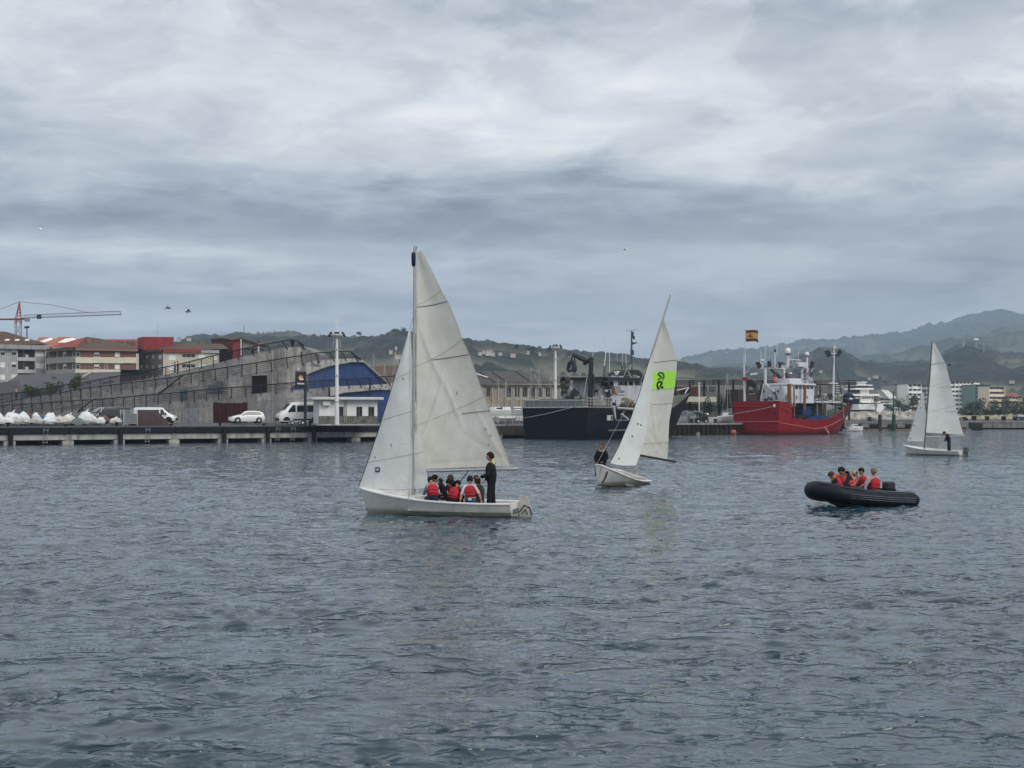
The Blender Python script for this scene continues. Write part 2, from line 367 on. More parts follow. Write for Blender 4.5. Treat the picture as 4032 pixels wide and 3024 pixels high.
WAVE = dict(n=84, lmin=0.15, lmax=3.0, slope=0.200, sharp=2.0, peak=0.44, rms=0.18)
def build_water():
    ys = [6.0]
    while ys[-1] < 430: ys.append(ys[-1] * 1.0036 + 0.003)
    ys = np.array(ys + [470, 520, 600, 760, 1000, 1500, 2500], dtype=np.float32)
    an = np.concatenate([np.linspace(-55, -24, 80)[:-1], np.linspace(-24, 24, 960), np.linspace(24, 55, 80)[1:]])
    ta = np.tan(np.radians(an)).astype(np.float32)
    Y = np.repeat(ys[:, None], len(ta), 1); X = Y * ta[None, :]; Z = np.zeros_like(X)
    dl = (np.maximum(np.gradient(ys)[:, None], Y * np.abs(np.gradient(ta))[None, :])).astype(np.float32)
    rg = np.random.default_rng(5)
    gust = (0.55 + 0.9 * fbm(X * 0.05, Y * 0.025, 3, 3)).astype(np.float32)
    NE = 8
    env = [np.clip(0.35 + (fbm(X * f, Y * f * 0.7, 2, 70 + e) - 0.34) * 2.2, 0.25, 1.5).astype(np.float32) for e, f in enumerate(np.geomspace(1.3, 0.28, NE))]
    n = WAVE['n']; lam = np.exp(np.linspace(math.log(WAVE['lmin']), math.log(WAVE['lmax']), n))
    w = np.exp(-((np.log(lam) - math.log(WAVE['peak'])) / 1.05) ** 2); w /= np.sqrt((w ** 2).sum())
    a = WAVE['sharp']; x0 = X.copy(); y0 = Y.copy(); DX = np.zeros_like(X); DY = np.zeros_like(X)
    for i in range(n):
        k = 2 * PI / lam[i]; th = rg.normal(R(-97), R(24)); ph = rg.uniform(0, 2 * PI)
        dx, dy = math.cos(th), math.sin(th)
        fade = np.clip((lam[i] / (2.6 * dl) - 0.5) / 0.9, 0, 1) * gust * env[int(i * NE / n)]
        A = (WAVE['slope'] * 1.5 * w[i] / k) * fade
        p = k * (dx * x0 + dy * y0) + ph
        c = np.cos(p); s = np.sin(p)
        Z += A * (np.exp(a * (c - 1)) - 0.42)          # narrow crests, broad flat troughs
        DX -= dx * A * s * 0.8; DY -= dy * A * s * 0.8
    r0, r1, c0, c1 = 200, 420, 300, 800
    gy = np.diff(Z[r0:r1, c0:c1], axis=0) / np.diff(y0[r0:r1, c0:c1], axis=0)
    kk = WAVE['rms'] / float(np.sqrt((gy ** 2).mean())); print('wave gain', kk, 'kurt', float((gy ** 4).mean() / (gy ** 2).mean() ** 2))
    sg_ = float(Z[r0:r1, c0:c1].std()); Z += 0.6 * np.maximum(Z - 0.9 * sg_, 0); Z = np.where(Z > 2.6 * sg_, 2.6 * sg_ + (Z - 2.6 * sg_) * 0.35, Z)
    Z *= kk; DX *= 0.6 * kk; DY *= 0.6 * kk
    for (px, Yc, yaw, L_, wd, am) in ((1737, 44.3, 161, 5.2, 0.8, 0.03), (2428, 62.5, -113, 5.2, 0.8, 0.04), (3680, 110.5, 131, 5.2, 0.9, 0.05), (3398, 48.6, 204, 4.2, 1.0, 0.055)):
        cx = (px - 2016) / F * Yc; c, s = math.cos(R(yaw)), math.sin(R(yaw)); lx = (x0 - cx) * c + (y0 - Yc) * s; ly = -(x0 - cx) * s + (y0 - Yc) * c
        d = -L_ / 2 - lx; wk = np.where(d > 0, np.exp(-(ly / (wd * 0.5 + 0.22 * np.maximum(d, 0))) ** 2) * np.exp(-np.maximum(d, 0) / 5), 0)
        rr = np.sqrt((lx / (L_ / 2 + 0.15)) ** 2 + (ly / (wd + 0.2)) ** 2); ring_ = np.exp(-((rr - 1.05) / 0.09) ** 2)
        Z += am * (wk * np.sin(ly * 6.5 + 1.3 * np.sin(d * 3)) * np.sin(d * 4.2 + ly * 2) + ring_ * 0.7 * (1 + 0.6 * np.sin(lx * 7)))
    m = bpy.data.materials.new('harbour_water'); m.use_nodes = True; nt = m.node_tree; N = nt.nodes.new; L = nt.links.new
    b = nt.nodes['Principled BSDF']
    b.inputs['Base Color'].default_value = (0.003, 0.026, 0.048, 1); b.inputs['Roughness'].default_value = 0.04; b.inputs['IOR'].default_value = 1.55
    tc = N('ShaderNodeTexCoord')
    def bump(scale, dist, stren, sx, prev=None, det=4, rough=0.6, dis=0.3, lo=None):
        mp = N('ShaderNodeMapping'); mp.inputs['Scale'].default_value = (sx, 1, 1); mp.inputs['Rotation'].default_value = (0, 0, R(8)); L(tc.outputs['Object'], mp.inputs[0])
        t = N('ShaderNodeTexNoise'); t.inputs['Scale'].default_value = scale; t.inputs['Detail'].default_value = det; t.inputs['Roughness'].default_value = rough; t.inputs['Distortion'].default_value = dis
        L(mp.outputs[0], t.inputs[0]); bp = N('ShaderNodeBump'); bp.inputs['Distance'].default_value = dist; bp.inputs['Strength'].default_value = stren
        if lo:
            q = N('ShaderNodeMapRange'); q.interpolation_type = 'SMOOTHERSTEP'; q.inputs[1].default_value = lo; q.inputs[2].default_value = lo + 0.22; L(t.outputs[0], q.inputs[0]); L(q.outputs[0], bp.inputs['Height'])
        else: L(t.outputs[0], bp.inputs['Height'])
        if prev: L(prev, bp.inputs['Normal'])
        return bp.outputs[0]
    def ridge(scale, sx, w, dist, prev, mask, rot=8, strength=None, det=2):
        mp = N('ShaderNodeMapping'); mp.inputs['Scale'].default_value = (sx, 1, 1); mp.inputs['Rotation'].default_value = (0, 0, R(rot)); L(tc.outputs['Object'], mp.inputs[0])
        t = N('ShaderNodeTexNoise'); t.inputs['Scale'].default_value = scale; t.inputs['Detail'].default_value = det; t.inputs['Distortion'].default_value = 0.25; L(mp.outputs[0], t.inputs[0])
        a = N('ShaderNodeMath'); a.operation = 'SUBTRACT'; L(t.outputs[0], a.inputs[0]); a.inputs[1].default_value = 0.5
        a2 = N('ShaderNodeMath'); a2.operation = 'ABSOLUTE'; L(a.outputs[0], a2.inputs[0])
        q = N('ShaderNodeMapRange'); q.interpolation_type = 'SMOOTHSTEP'; q.inputs[1].default_value = 0; q.inputs[2].default_value = w; q.inputs[3].default_value = 1; q.inputs[4].default_value = 0; L(a2.outputs[0], q.inputs[0])
        t2 = N('ShaderNodeTexNoise'); t2.inputs['Scale'].default_value = mask; t2.inputs['Detail'].default_value = 2; L(mp.outputs[0], t2.inputs[0])
        q2 = N('ShaderNodeMapRange'); q2.interpolation_type = 'SMOOTHSTEP'; q2.inputs[1].default_value = 0.40; q2.inputs[2].default_value = 0.58; L(t2.outputs[0], q2.inputs[0])
        m2 = N('ShaderNodeMath'); m2.operation = 'MULTIPLY'; L(q.outputs[0], m2.inputs[0]); L(q2.outputs[0], m2.inputs[1])
        bp = N('ShaderNodeBump'); bp.inputs['Distance'].default_value = dist; L(m2.outputs[0], bp.inputs['Height'])
        if strength is not None: L(strength, bp.inputs['Strength'])
        else: bp.inputs['Strength'].default_value = 1
        if prev: L(prev, bp.inputs['Normal'])
        return bp.outputs[0]
    at_ = N('ShaderNodeAttribute'); at_.attribute_name = 'lod'
    n0 = ridge(0.95, 0.5, 0.10, 0.14, None, 0.5, 4, at_.outputs['Fac'])
    n1 = ridge(1.9, 0.42, 0.075, 0.056, n0, 0.9)
    n2 = ridge(4.6, 0.5, 0.09, 0.017, n1, 1.7, -6)
    L(n2, b.inputs['Normal'])
    o = grid_mesh('water', x0 + DX, y0 + DY, Z, m, True, {'lod': np.clip((dl - 0.16) / 0.5, 0, 1)}); o['kind'] = 'structure'
    return o
build_water()

# ------------------------------------------------------------------ ground behind the quays
GROUND = mat('town_ground', (0.13, 0.13, 0.115), 0.9, 0.3, 0.05)
FRONT = [(-95.0, 112.0)]
for (px, py) in ((-700, 1761.3), (0, 1753), (780, 1743.8), (1560, 1734.6), (2150, 1723), (2600, 1714.5), (2890, 1711.8)):
    Y = 3 * F / (py - HZ); p = at(px, HZ, Y); FRONT.append((p.x, Y))
FRONT += [(62.0, 291.0), (69.0, 295.0), (96.0, 300.0), (104.0, 334.0), (150.0, 337.0), (420.0, 350.0)]
def build_ground():
    n = len(FRONT)
    mb = MB()
    fr = [Vector((x, y, 0)) for x, y in FRONT]
    rows = []
    for (back, z) in ((0.0, 1.86), (0.9, 1.865), (12, 2.2), (40, 2.2)):
        r = []
        for i, p in enumerate(fr):
            t = (fr[min(i + 1, n - 1)] - fr[max(i - 1, 0)]).normalized(); nn = Vector((-t.y, t.x, 0))
            bk = back if i < 9 else min(back, 3.0 + back * 0.15)
            q = p + nn * bk; zz = z if i < 9 else 1.95 + 0.01 * back
            r.append((q.x, q.y, zz))
        rows.append(r)
    mb.grid(rows)
    deck = struct('quay_pavement', mb, ASPH)
    mb = MB(); last = rows[-1]
    mb.add([(p[0], p[1], p[2]-0.02) for p in last] + [(6 * p[0] if abs(p[0]) > 60 else p[0] * 8, 3800, 2.0) for p in last],
           [(i, i + 1, n + i + 1, n + i) for i in range(n - 1)])
    struct('ground', mb, GROUND)
build_ground()

# ------------------------------------------------------------------ hills
def hillmat(name, wood, wood2, field, field2, fs=0.006):
    m = bpy.data.materials.new(name); m.use_nodes = True; nt = m.node_tree; N = nt.nodes.new; L = nt.links.new
    b = nt.nodes['Principled BSDF']; b.inputs['Roughness'].default_value = 0.95; b.inputs['Specular IOR Level'].default_value = 0.1
    a = N('ShaderNodeAttribute'); a.attribute_name = 'wood'
    tc = N('ShaderNodeTexCoord')
    v = N('ShaderNodeTexVoronoi'); v.inputs['Scale'].default_value = fs; v.distance = 'EUCLIDEAN'; L(tc.outputs['Object'], v.inputs[0])
    n = N('ShaderNodeTexNoise'); n.inputs['Scale'].default_value = 0.05; n.inputs['Detail'].default_value = 6; n.inputs['Roughness'].default_value = 0.7; L(tc.outputs['Object'], n.inputs[0])
    r1 = N('ShaderNodeMix'); r1.data_type = 'RGBA'; r1.inputs[6].default_value = (*field, 1); r1.inputs[7].default_value = (*field2, 1)
    sp = N('ShaderNodeSeparateColor'); L(v.outputs['Color'], sp.inputs[0]); L(sp.outputs[0], r1.inputs[0])
    q = N('ShaderNodeMapRange'); q.inputs[1].default_value = 0.35; q.inputs[2].default_value = 0.65; L(n.outputs[0], q.inputs[0])
    r2 = N('ShaderNodeMix'); r2.data_type = 'RGBA'; r2.inputs[6].default_value = (*wood, 1); r2.inputs[7].default_value = (*wood2, 1); L(q.outputs[0], r2.inputs[0])
    mx = N('ShaderNodeMix'); mx.data_type = 'RGBA'; L(a.outputs['Fac'], mx.inputs[0]); L(r1.outputs[2], mx.inputs[6]); L(r2.outputs[2], mx.inputs[7])
    L(mx.outputs[2], b.inputs['Base Color']); return m
HILLZ = {}
def hill(name, prof, Yr, Yf, m, seed, woodamt, step=5, rows=200, back=500, rough=1.0, fieldtop=None, ex=0.8, lump=15.0):
    pr = np.array(prof, dtype=float)
    xs = np.arange(pr[0, 0], pr[-1, 0] + step, step)
    ry = np.interp(xs, pr[:, 0], pr[:, 1])
    k = np.ones(5) / 5; ry = np.convolve(np.pad(ry, 2, 'edge'), k, 'valid')
    Hz = CAMZ + (HZ - ry) / F * Yr
    t = np.concatenate([np.linspace(0, 1, rows), np.array([1.05, 1.15, 1.3, 1.6])])
    T = np.repeat(t[:, None], len(xs), 1)
    Yd = Yf + (Yr - Yf) * np.minimum(T, 1) + back * np.maximum(T - 1, 0)
    X = (xs[None, :] - 2016) / F * Yd
    big = fbm(X * 0.0035 + seed, Yd * 0.0035, 4, seed) - 0.5
    base = np.clip(np.minimum(T, 1), 0, 1)
    s = base ** ex
    Z = 1.5 + (Hz[None, :] - 1.5) * s
    Z += big * 0.55 * Hz[None, :] * np.sin(PI * np.clip(base, 0, 1)) * rough
    Z -= np.maximum(T - 1, 0) * Hz[None, :] * 0.7
    wn = fbm(X * 0.014 + 5 * seed, Yd * 0.008, 5, seed + 20)
    wood = np.clip((wn - (0.5 - woodamt)) * 14, 0, 1)
    if fieldtop is not None:
        ft = np.interp(xs, [p[0] for p in fieldtop], [p[1] for p in fieldtop])
        wood = wood * np.clip(1 - ft[None, :] * np.clip((base - 0.72) * 8, 0, 1), 0, 1)
    cap = CAMZ + (HZ - ry)[None, :] / F * Yd
    lim = cap - (1 - np.minimum(T, 1)) * 0.05 * Hz[None, :] - 2
    Z = np.where(T < 1, np.where(Z > lim, lim + (Z - lim) * 0.02, Z), Z)
    sc = 1.0 / lump
    canopy = (vnoise(X * sc + 3, Yd * sc, seed + 40) * 0.6 + vnoise(X * sc * 2.1, Yd * sc * 2.1, seed + 41) * 0.4)
    Z += wood * (canopy ** 1.3) * lump * 0.75 * np.clip(base * 6, 0, 1)
    hedge = np.clip(1 - np.abs(fbm(X * 0.012 + seed, Yd * 0.012, 2, seed + 60) - 0.5) * 55, 0, 1) * (1 - wood)
    Z += hedge * 6; wood = np.maximum(wood, hedge)
    o = grid_mesh(name, X, Yd, Z, m, True, {'wood': wood}); o['kind'] = 'structure'
    HILLZ[name] = (xs, t, X, Yd, Z)
    return o
HM1 = hillmat('wooded_hill_cover', (0.013, 0.019, 0.017), (0.030, 0.038, 0.031), (0.096, 0.106, 0.072), (0.115, 0.112, 0.086))
HM2 = hillmat('mountain_cover', (0.018, 0.028, 0.020), (0.032, 0.044, 0.030), (0.062, 0.078, 0.045), (0.088, 0.088, 0.058), 0.003)
hill('hill', [(-900, 1400), (0, 1385), (500, 1368), (680, 1356), (760, 1337), (850, 1332), (905, 1328), (950, 1316), (1050, 1312), (1120, 1309), (1180, 1315), (1250, 1321), (1330, 1328), (1400, 1331),
     (1500, 1333), (1540, 1318), (1600, 1322), (1650, 1328), (1850, 1350), (1950, 1364), (2030, 1374), (2130, 1382), (2200, 1391), (2260, 1394), (2350, 1402), (2430, 1413), (2500, 1426),
     (2600, 1442), (2700, 1452), (2900, 1480), (3100, 1530), (3300, 1600)], 1900, 640, HM1, 3, 0.02,
     fieldtop=[(700, 0), (930, 0), (980, 1), (1380, 1), (1430, 0.6), (1520, 0.2), (1560, 0)])
hill('mountain', [(2400, 1560), (2560, 1480), (2690, 1421), (2750, 1407), (2800, 1392), (2870, 1380), (2960, 1385), (3010, 1372), (3080, 1364), (3150, 1347), (3250, 1342), (3300, 1340), (3380, 1330), (3450, 1327), (3500, 1320),
     (3600, 1302), (3700, 1277), (3750, 1262), (3850, 1242), (3900, 1234), (3965, 1231), (4032, 1242), (4300, 1262), (4800, 1300), (5200, 1420)], 4700, 3300, HM2, 8, 0.13, lump=26, rows=130)
hill('mountain.001', [(2500, 1560), (2690, 1470), (2850, 1450), (3120, 1440), (3230, 1425), (3350, 1420), (3450, 1412), (3560, 1394), (3620, 1378), (3700, 1353), (3830, 1328), (3950, 1302), (4032, 1283), (4300, 1252), (4900, 1260)], 3200, 2100, HM2, 15, 0.10, lump=22, rows=130)
hill('hill.001', [(2200, 1600), (2500, 1500), (2690, 1474), (2900, 1464), (3100, 1448), (3175, 1405), (3230, 1384), (3280, 1380), (3320, 1390), (3360, 1424), (3420, 1438), (3500, 1444), (3600, 1434), (3680, 1424), (3720, 1390), (3780, 1363),
     (3830, 1360), (3880, 1378), (3930, 1398), (4032, 1403), (4300, 1420), (4900, 1440)], 2000, 980, HM1, 22, 0.12, lump=15)

# ------------------------------------------------------------------ air
def build_haze():
    m = bpy.data.materials.new('damp_air'); m.use_nodes = True; nt = m.node_tree; nt.nodes.clear()
    out = nt.nodes.new('ShaderNodeOutputMaterial'); v = nt.nodes.new('ShaderNodeVolumePrincipled')
    v.inputs['Color'].default_value = (0.60, 0.78, 1.0, 1); v.inputs['Density'].default_value = HAZE; v.inputs['Anisotropy'].default_value = 0.1
    nt.links.new(v.outputs[0], out.inputs['Volume'])
    mb = MB(); mb.box((600, 2500, 187), (8000, 5200, 380))
    o = mb.build('haze', m); o['kind'] = 'stuff'
HAZE = 1.8e-4
build_haze()
def text_obj(name, body, size, P, px, py, d, m, parent, extr=0.01, shear=0, squeeze=1.0):
    """flat lettering standing on plane P, its lower left corner at photo (px,py)"""
    c = bpy.data.curves.new(name, 'FONT'); c.body = body; c.size = size; c.extrude = extr; c.shear = shear
    t = bpy.data.objects.new(name + '_tmp', c); COL.objects.link(t)
    dg = bpy.context.evaluated_depsgraph_get(); me = bpy.data.meshes.new_from_object(t.evaluated_get(dg))
    bpy.data.objects.remove(t, do_unlink=True)
    s0, z0 = P.sz(px, py)
    # reading direction: to the right as seen from the camera
    sg = 1 if P.sz(px + 1, py)[0] > s0 else -1
    a = parent
    while a is not None and '_w' not in a.keys(): a = a.parent
    off = Vector(a['_w']) if a is not None else Vector((0, 0, 0))
    for v in me.vertices:
        x, y, z = v.co
        v.co = P.pt(s0 + sg * x * squeeze, z0 + y, d + z) - off
    me.materials.clear(); me.materials.append(m)
    o = bpy.data.objects.new(name, me); COL.objects.link(o); o.parent = parent; return o

# ------------------------------------------------------------------ the left quay on piles
def fseg(i, j): return Plane(FRONT[i], FRONT[j])
QA = fseg(1, 4)
q = thing('quay', 'long concrete quay on stubby piers with a dark fender beam, under the vehicles at left', 'quay', (FRONT[2][0], FRONT[2][1], 0))
def q_s(px): return QA.sz(px, 1700)[0]
edges = [-330, -150, 38, 268, 470, 686, 878, 1049, 1230, 1401, 1545]
for a, b in zip(edges[:-1], edges[1:]):
    s0, s1 = q_s(a) + 0.06, q_s(b) - 0.06
    MB().fbox(QA, s0, s1, 0.47, 1.16, -0.6, 0.02).build('concrete_beam', CONC_L, q, bevel=0.03)
    MB().fbox(QA, s0 - 0.04, s1 + 0.04, 1.17, 1.80, -0.3, 0.34).build('fender_beam', NAVYB, q, bevel=0.05)
    MB().fbox(QA, s0 - 0.04, s1 + 0.04, 1.802, 1.93, -0.35, 0.22).build('kerb_stone', ASPH, q, bevel=0.02)
for i, a in enumerate(edges[1:]):
    s = q_s(a)
    MB().fbox(QA, s - 0.62, s + 0.62, -0.8, 0.40, -1.2, 0.10).build('pier_footing', CONC_L, q, bevel=0.06)
    MB().fbox(QA, s - 0.34, s + 0.34, 0.35, 1.15, -0.5, 0.08).build('pier', CONC, q)
    if i % 2 == 1 or a in (1049,): 
        mb = MB(); mb.tube([QA.pt(s, -0.9, 0.42), QA.pt(s, 1.62, 0.42)], 0.24, 10); mb.build('fender_pile', BLACK, q, True)
mb = MB(); mb.fbox(QA, -2, QA.len + 0.5, -1.5, 1.16, -4.2, -4.0); mb.fbox(QA, -2, QA.len + 0.5, 1.16, 1.79, -4.0, -0.35); mb.build('back_wall', mat('gap_shade_wall', (0.02, 0.02, 0.02), 0.8), q)  # near-black colour stands in for the shade under the deck
for a in (176, 578, 1150, 660 + 430, 1500):
    s = q_s(a); mb = MB()
    for sd in (-0.22, 0.22): mb.tube([QA.pt(s + sd, 0.1, 0.1), QA.pt(s + sd, 1.75, 0.4)], 0.03, 5)
    for k in range(6): mb.tube([QA.pt(s - 0.22, 0.25 + k * 0.26, 0.13 + k * 0.045), QA.pt(s + 0.22, 0.25 + k * 0.26, 0.13 + k * 0.045)], 0.022, 4)
    mb.build('ladder', GALV, q)
# other quay stretches
RUSTW = mat('rusty_sheet_wall', (0.012, 0.009, 0.009), 0.9, 0.4, 1.5, 0.3, streak=0.6, col2=(0.026, 0.017, 0.015))
def plain_quay(i, j, label, mw, wall=(0.45, 1.2), top=0.25, step=3.2, sheet=False, lowm=None):
    P = fseg(i, j); t = thing('quay', label, 'quay', (FRONT[i][0], FRONT[i][1], 0))
    n = max(1, int(P.len / step)); st = P.len / n
    for k in range(n):
        MB().fbox(P, k * st + 0.02, (k + 1) * st - 0.02, 1.9 - top, 1.93, -0.5, 0.15).build('cap_beam', CONC, t, bevel=0.02)
        if not sheet: MB().fbox(P, k * st + 0.05, (k + 1) * st - 0.05, wall[0], 1.9 - top - 0.01, -0.4, 0.04).build('concrete_beam', mw, t)
    mb = MB()
    if sheet:
        z0 = -1.0; n2 = int(P.len / 0.5)
        for k in range(n2):
            d = 0.06 if k % 2 else -0.12
            mb.fbox(P, k * 0.5, k * 0.5 + 0.46, z0, 1.9 - top - 0.01, -0.4, d)
        mb.build('sheet_piles', mw, t)
    MB().fbox(P, 0, P.len, -1.0, 1.6, -3.2, -3.0).build('back_wall', mat('gap_shade_wall', (0.02, 0.02, 0.02), 0.8), t)
    for k in range(0, n + 1, 2):
        MB().fbox(P, k * st - 0.35, k * st + 0.35, -0.9, 0.44, -0.9, 0.1).build('pier_footing', CONC_D, t)
    return P, t
QB, _ = plain_quay(4, 5, 'brown stained quay wall under the small boats, left of the navy ship', mat('brown_concrete', (0.075, 0.06, 0.05), 0.9, 0.35, 1.2, streak=0.7))
QBB, _ = plain_quay(5, 6, 'quay edge hidden behind the hull of the navy ship', mat('brown_concrete', (0.075, 0.06, 0.05), 0.9))
QC, _ = plain_quay(6, 7, 'rust brown quay wall between the leaning sail and the red ship', RUSTW, sheet=True)
QD, _ = plain_quay(7, 8, 'quay edge running back behind the red ship', RUSTW, sheet=True)
QR, _ = plain_quay(9, 10, 'dark quay wall with square fenders right of the red bow', CONC_D, wall=(0.7, 1.2), top=0.2)
QR2, _ = plain_quay(11, 12, 'grey streaked jetty at the right edge behind the farthest sailing boat', mat('streaked_grey_wall', (0.19, 0.19, 0.19), 0.9, 0.2, 0.8, streak=0.9), wall=(0.35, 1.2), top=0.25, step=9)
QR3, _ = plain_quay(10, 11, 'short end of the right hand jetty', CONC_D)
# square rubber fenders on the dark right quay, and the floating pontoon below it
rf = thing('pontoon', 'long low brown floating pontoon at the foot of the dark right quay', 'pontoon', (FRONT[9][0], FRONT[9][1] - 2, 0))
for k in range(8):
    MB().fbox(QR, 0.2 + k * 3.2, 3.3 + k * 3.2, -0.1, 0.42, 1.2, 3.4).build('float_section', mat('weathered_timber', (0.17, 0.12, 0.10), 0.9, 0.25, 1.5, streak=0.4), rf, bevel=0.03)
for k in range(6):
    x = 1.6 + k * 4.0
    f = MB().fbox(QR, x, x + 2.0, 0.62, 1.42, 0.05, 0.35).build('quay_fender', BLACK, None, loc=QR.pt(x, 0.6, 0.2), bevel=0.05)
    tag(f, ['square black quay fender nearest the red bow', 'second square quay fender right of the red bow', 'square black quay fender left of the dark timber pile', 'square black quay fender between the dark pile and the green pile', 'square black quay fender right of the green pile', 'square black quay fender next to the farthest sailing boat'][k], 'fender', 'fenders on the dark right quay')

# ------------------------------------------------------------------ the ramp building
def I(tab, x): return float(np.interp(x, [t[0] for t in tab], [t[1] for t in tab]))
DEP = [(-400, 209), (-300, 207), (0, 200), (500, 187), (900, 179.5), (1100, 178), (1300, 181), (1450, 186), (1600, 194), (1700, 201)]
Y3 = [(-300, 1604), (0, 1578), (120, 1561), (236, 1544), (395, 1520), (449, 1511), (556, 1495), (613, 1484), (686, 1467), (778, 1445), (843, 1432), (949, 1405), (1040, 1385), (1114, 1368), (1163, 1365), (1195, 1365), (1239, 1388), (1262, 1402)]
RR3 = [(-300, 1580), (0, 1553), (120, 1540), (236, 1518), (340, 1504), (563, 1462), (700, 1436), (778, 1416), (843, 1400), (949, 1375), (1040, 1356), (1114, 1342.5), (1146, 1338), (1169, 1340), (1204, 1366)]
Y2 = [(-300, 1636), (0, 1613), (120, 1597), (236, 1583), (366, 1555), (475, 1541), (576, 1528), (745, 1500), (843, 1489), (957, 1474), (1088, 1452), (1146, 1440), (1244, 1422), (1317, 1414), (1402, 1411), (1430, 1423), (1440, 1430)]
RR2 = [(-300, 1614), (0, 1586), (120, 1563), (236, 1547), (340, 1528), (584, 1498), (680, 1486), (721, 1476), (778, 1466), (835, 1455), (1000, 1430), (1146, 1406), (1244, 1390), (1325, 1385), (1380, 1383), (1402, 1402), (1430, 1422)]
Y1 = [(-300, 1648), (0, 1634), (155, 1622), (360, 1608), (475, 1600), (649, 1584), (680, 1579), (818, 1569), (948, 1556), (1135, 1536), (1187, 1534), (1317, 1522), (1467, 1515), (1550, 1510), (1640, 1504)]
RR1 = [(-300, 1613), (0, 1597), (155, 1588), (277, 1578), (364, 1574), (475, 1565), (535, 1560), (649, 1550), (700, 1546), (818, 1533), (940, 1524), (992, 1520), (1050, 1515), (1140, 1508), (1250, 1499), (1402, 1490.6), (1495, 1484), (1560, 1479), (1640, 1474)]
B2 = [(1195, 1480), (1206, 1475), (1252, 1456), (1301, 1440), (1360, 1430), (1380, 1425), (1440, 1427)]
B1 = [(1290, 1564), (1296, 1561), (1358, 1546), (1467, 1536), (1550, 1530), (1640, 1524)]
ramp = thing('ramp_building', 'long raw concrete building with three railed ramps climbing to the right and blue clad ends', 'building', tuple(at(900, HZ, 185)[:2]) + (2.0,))
def rp(px, py, off, d=0.0):
    """point of tier wall; d = proud towards the camera"""
    p = at(px, py, I(DEP, px) + off); q = at(px, py, I(DEP, px) + off - d)
    return Vector((q.x, q.y, p.z)) if d else p
def tier(off, top, bot, x0, x1, thick, step=12):
    mb = MB(); xs = np.arange(x0, x1 + 0.1, step)
    rows = []
    for x in xs:
        yt, yb = I(top, x), bot if isinstance(bot, (int, float)) else I(bot, x)
        f1, f0 = rp(x, yt, off), rp(x, yb, off)
        bk = Vector((0.15, 1, 0)).normalized() * thick
        rows.append([f0, f1, f1 + bk, f0 + bk])
    mb.grid(rows, closed=True)
    mb.f.append(tuple(range(4))); mb.m.append(0); k = len(mb.v) - 4; mb.f.append((k, k + 1, k + 2, k + 3)); mb.m.append(0)
    return mb
tier(0, Y1, 1668, -330, 1300, 2.8).build('wall', CONC_D, ramp)
tier(0, Y1, B1, 1300, 1640, 2.8).build('parapet_band', CONC_L, ramp)
y2b = [(x, y + 6) for x, y in Y1]
tier(2.6, Y2, y2b, -330, 1206, 2.8).build('wall', CONC_D, ramp)
tier(2.6, Y2, B2, 1206, 1438, 1.2).build('parapet_band', CONC_L, ramp)
y3b = [(x, y + 6) for x, y in Y2]
tier(5.2, Y3, y3b, -330, 1262, 5.0).build('wall', CONC_D, ramp)
tier(1.2, [(x, y + 2) for x, y in Y1], [(x, y + 7) for x, y in Y1], 1206, 1560, 2.0).build('walkway_slab', CONC_D, ramp)
# formwork panels, each a slab standing 4 cm proud of the wall with open joints between
def panel(x0, x1, ta, tb, off, m=CONC, gap=1.3):
    a, b = x0 + gap * 0.5, x1 - gap * 0.5
    f = [rp(a, tb(a), off, 0.002), rp(b, tb(b), off, 0.002), rp(b, ta(b), off, 0.002), rp(a, ta(a), off, 0.002)]
    g = [rp(a, tb(a), off, 0.06), rp(b, tb(b), off, 0.06), rp(b, ta(b), off, 0.06), rp(a, ta(a), off, 0.06)]
    MB().add(f + g, [(0, 1, 2, 3), (7, 6, 5, 4), (0, 4, 5, 1), (1, 5, 6, 2), (2, 6, 7, 3), (3, 7, 4, 0)]).build('panel', m, ramp)
holes = [(840, 974, 1585, 1668), (992, 1050, 1479, 1549), (820, 878, 1502, 1549), (708, 736, 1533, 1577)]
pm = [CONC, mat('concrete_panel_warm', (0.30, 0.292, 0.272), 0.9, 0.2, 1.2, 0.2, streak=0.5, grime=0.5), mat('concrete_panel_cool', (0.23, 0.235, 0.25), 0.9, 0.2, 1.4, 0.2, streak=0.4, grime=0.5)]
PXS = list(np.arange(-310, 1300, 57.5))
for i, x0 in enumerate(PXS[:-1]):
    x1 = PXS[i + 1]; m = pm[random.randrange(3)]
    def clip(a, b, y0, y1): return any(h[0] < b - 4 and h[1] > a + 4 and h[2] < y1 and h[3] > y0 for h in holes)
    mid = lambda x: min(1664, (I(Y1, x) + 33))
    if not clip(x0, x1, I(Y1, x0), mid(x0)): panel(x0, x1, lambda x: I(Y1, x) + 3, mid, 0, pm[random.randrange(3)])
    if mid(x0) < 1650 and not clip(x0, x1, mid(x0), 1664): panel(x0, x1, lambda x: mid(x) + 1.2, lambda x: 1666, 0, m)
    if x1 < 1215:
        hgt = I(Y1, x0) - I(Y2, x0)
        j2 = lambda x: I(Y2, x) + 24
        if hgt > 30 and not clip(x0, x1, I(Y2, x0), j2(x0)): panel(x0, x1, lambda x: I(Y2, x) + 2, j2, 2.6, pm[random.randrange(3)])
        if hgt > 44 and not clip(x0, x1, j2(x0), I(Y1, x0)):
            panel(x0, x1, lambda x: j2(x) + 1.2, lambda x: I(Y1, x) + 2, 2.6, pm[random.randrange(3)])
        if I(Y2, x0) - I(Y3, x0) > 22: panel(x0, x1, lambda x: I(Y3, x) + 2, lambda x: I(Y2, x) + 2, 5.2, pm[random.randrange(3)])
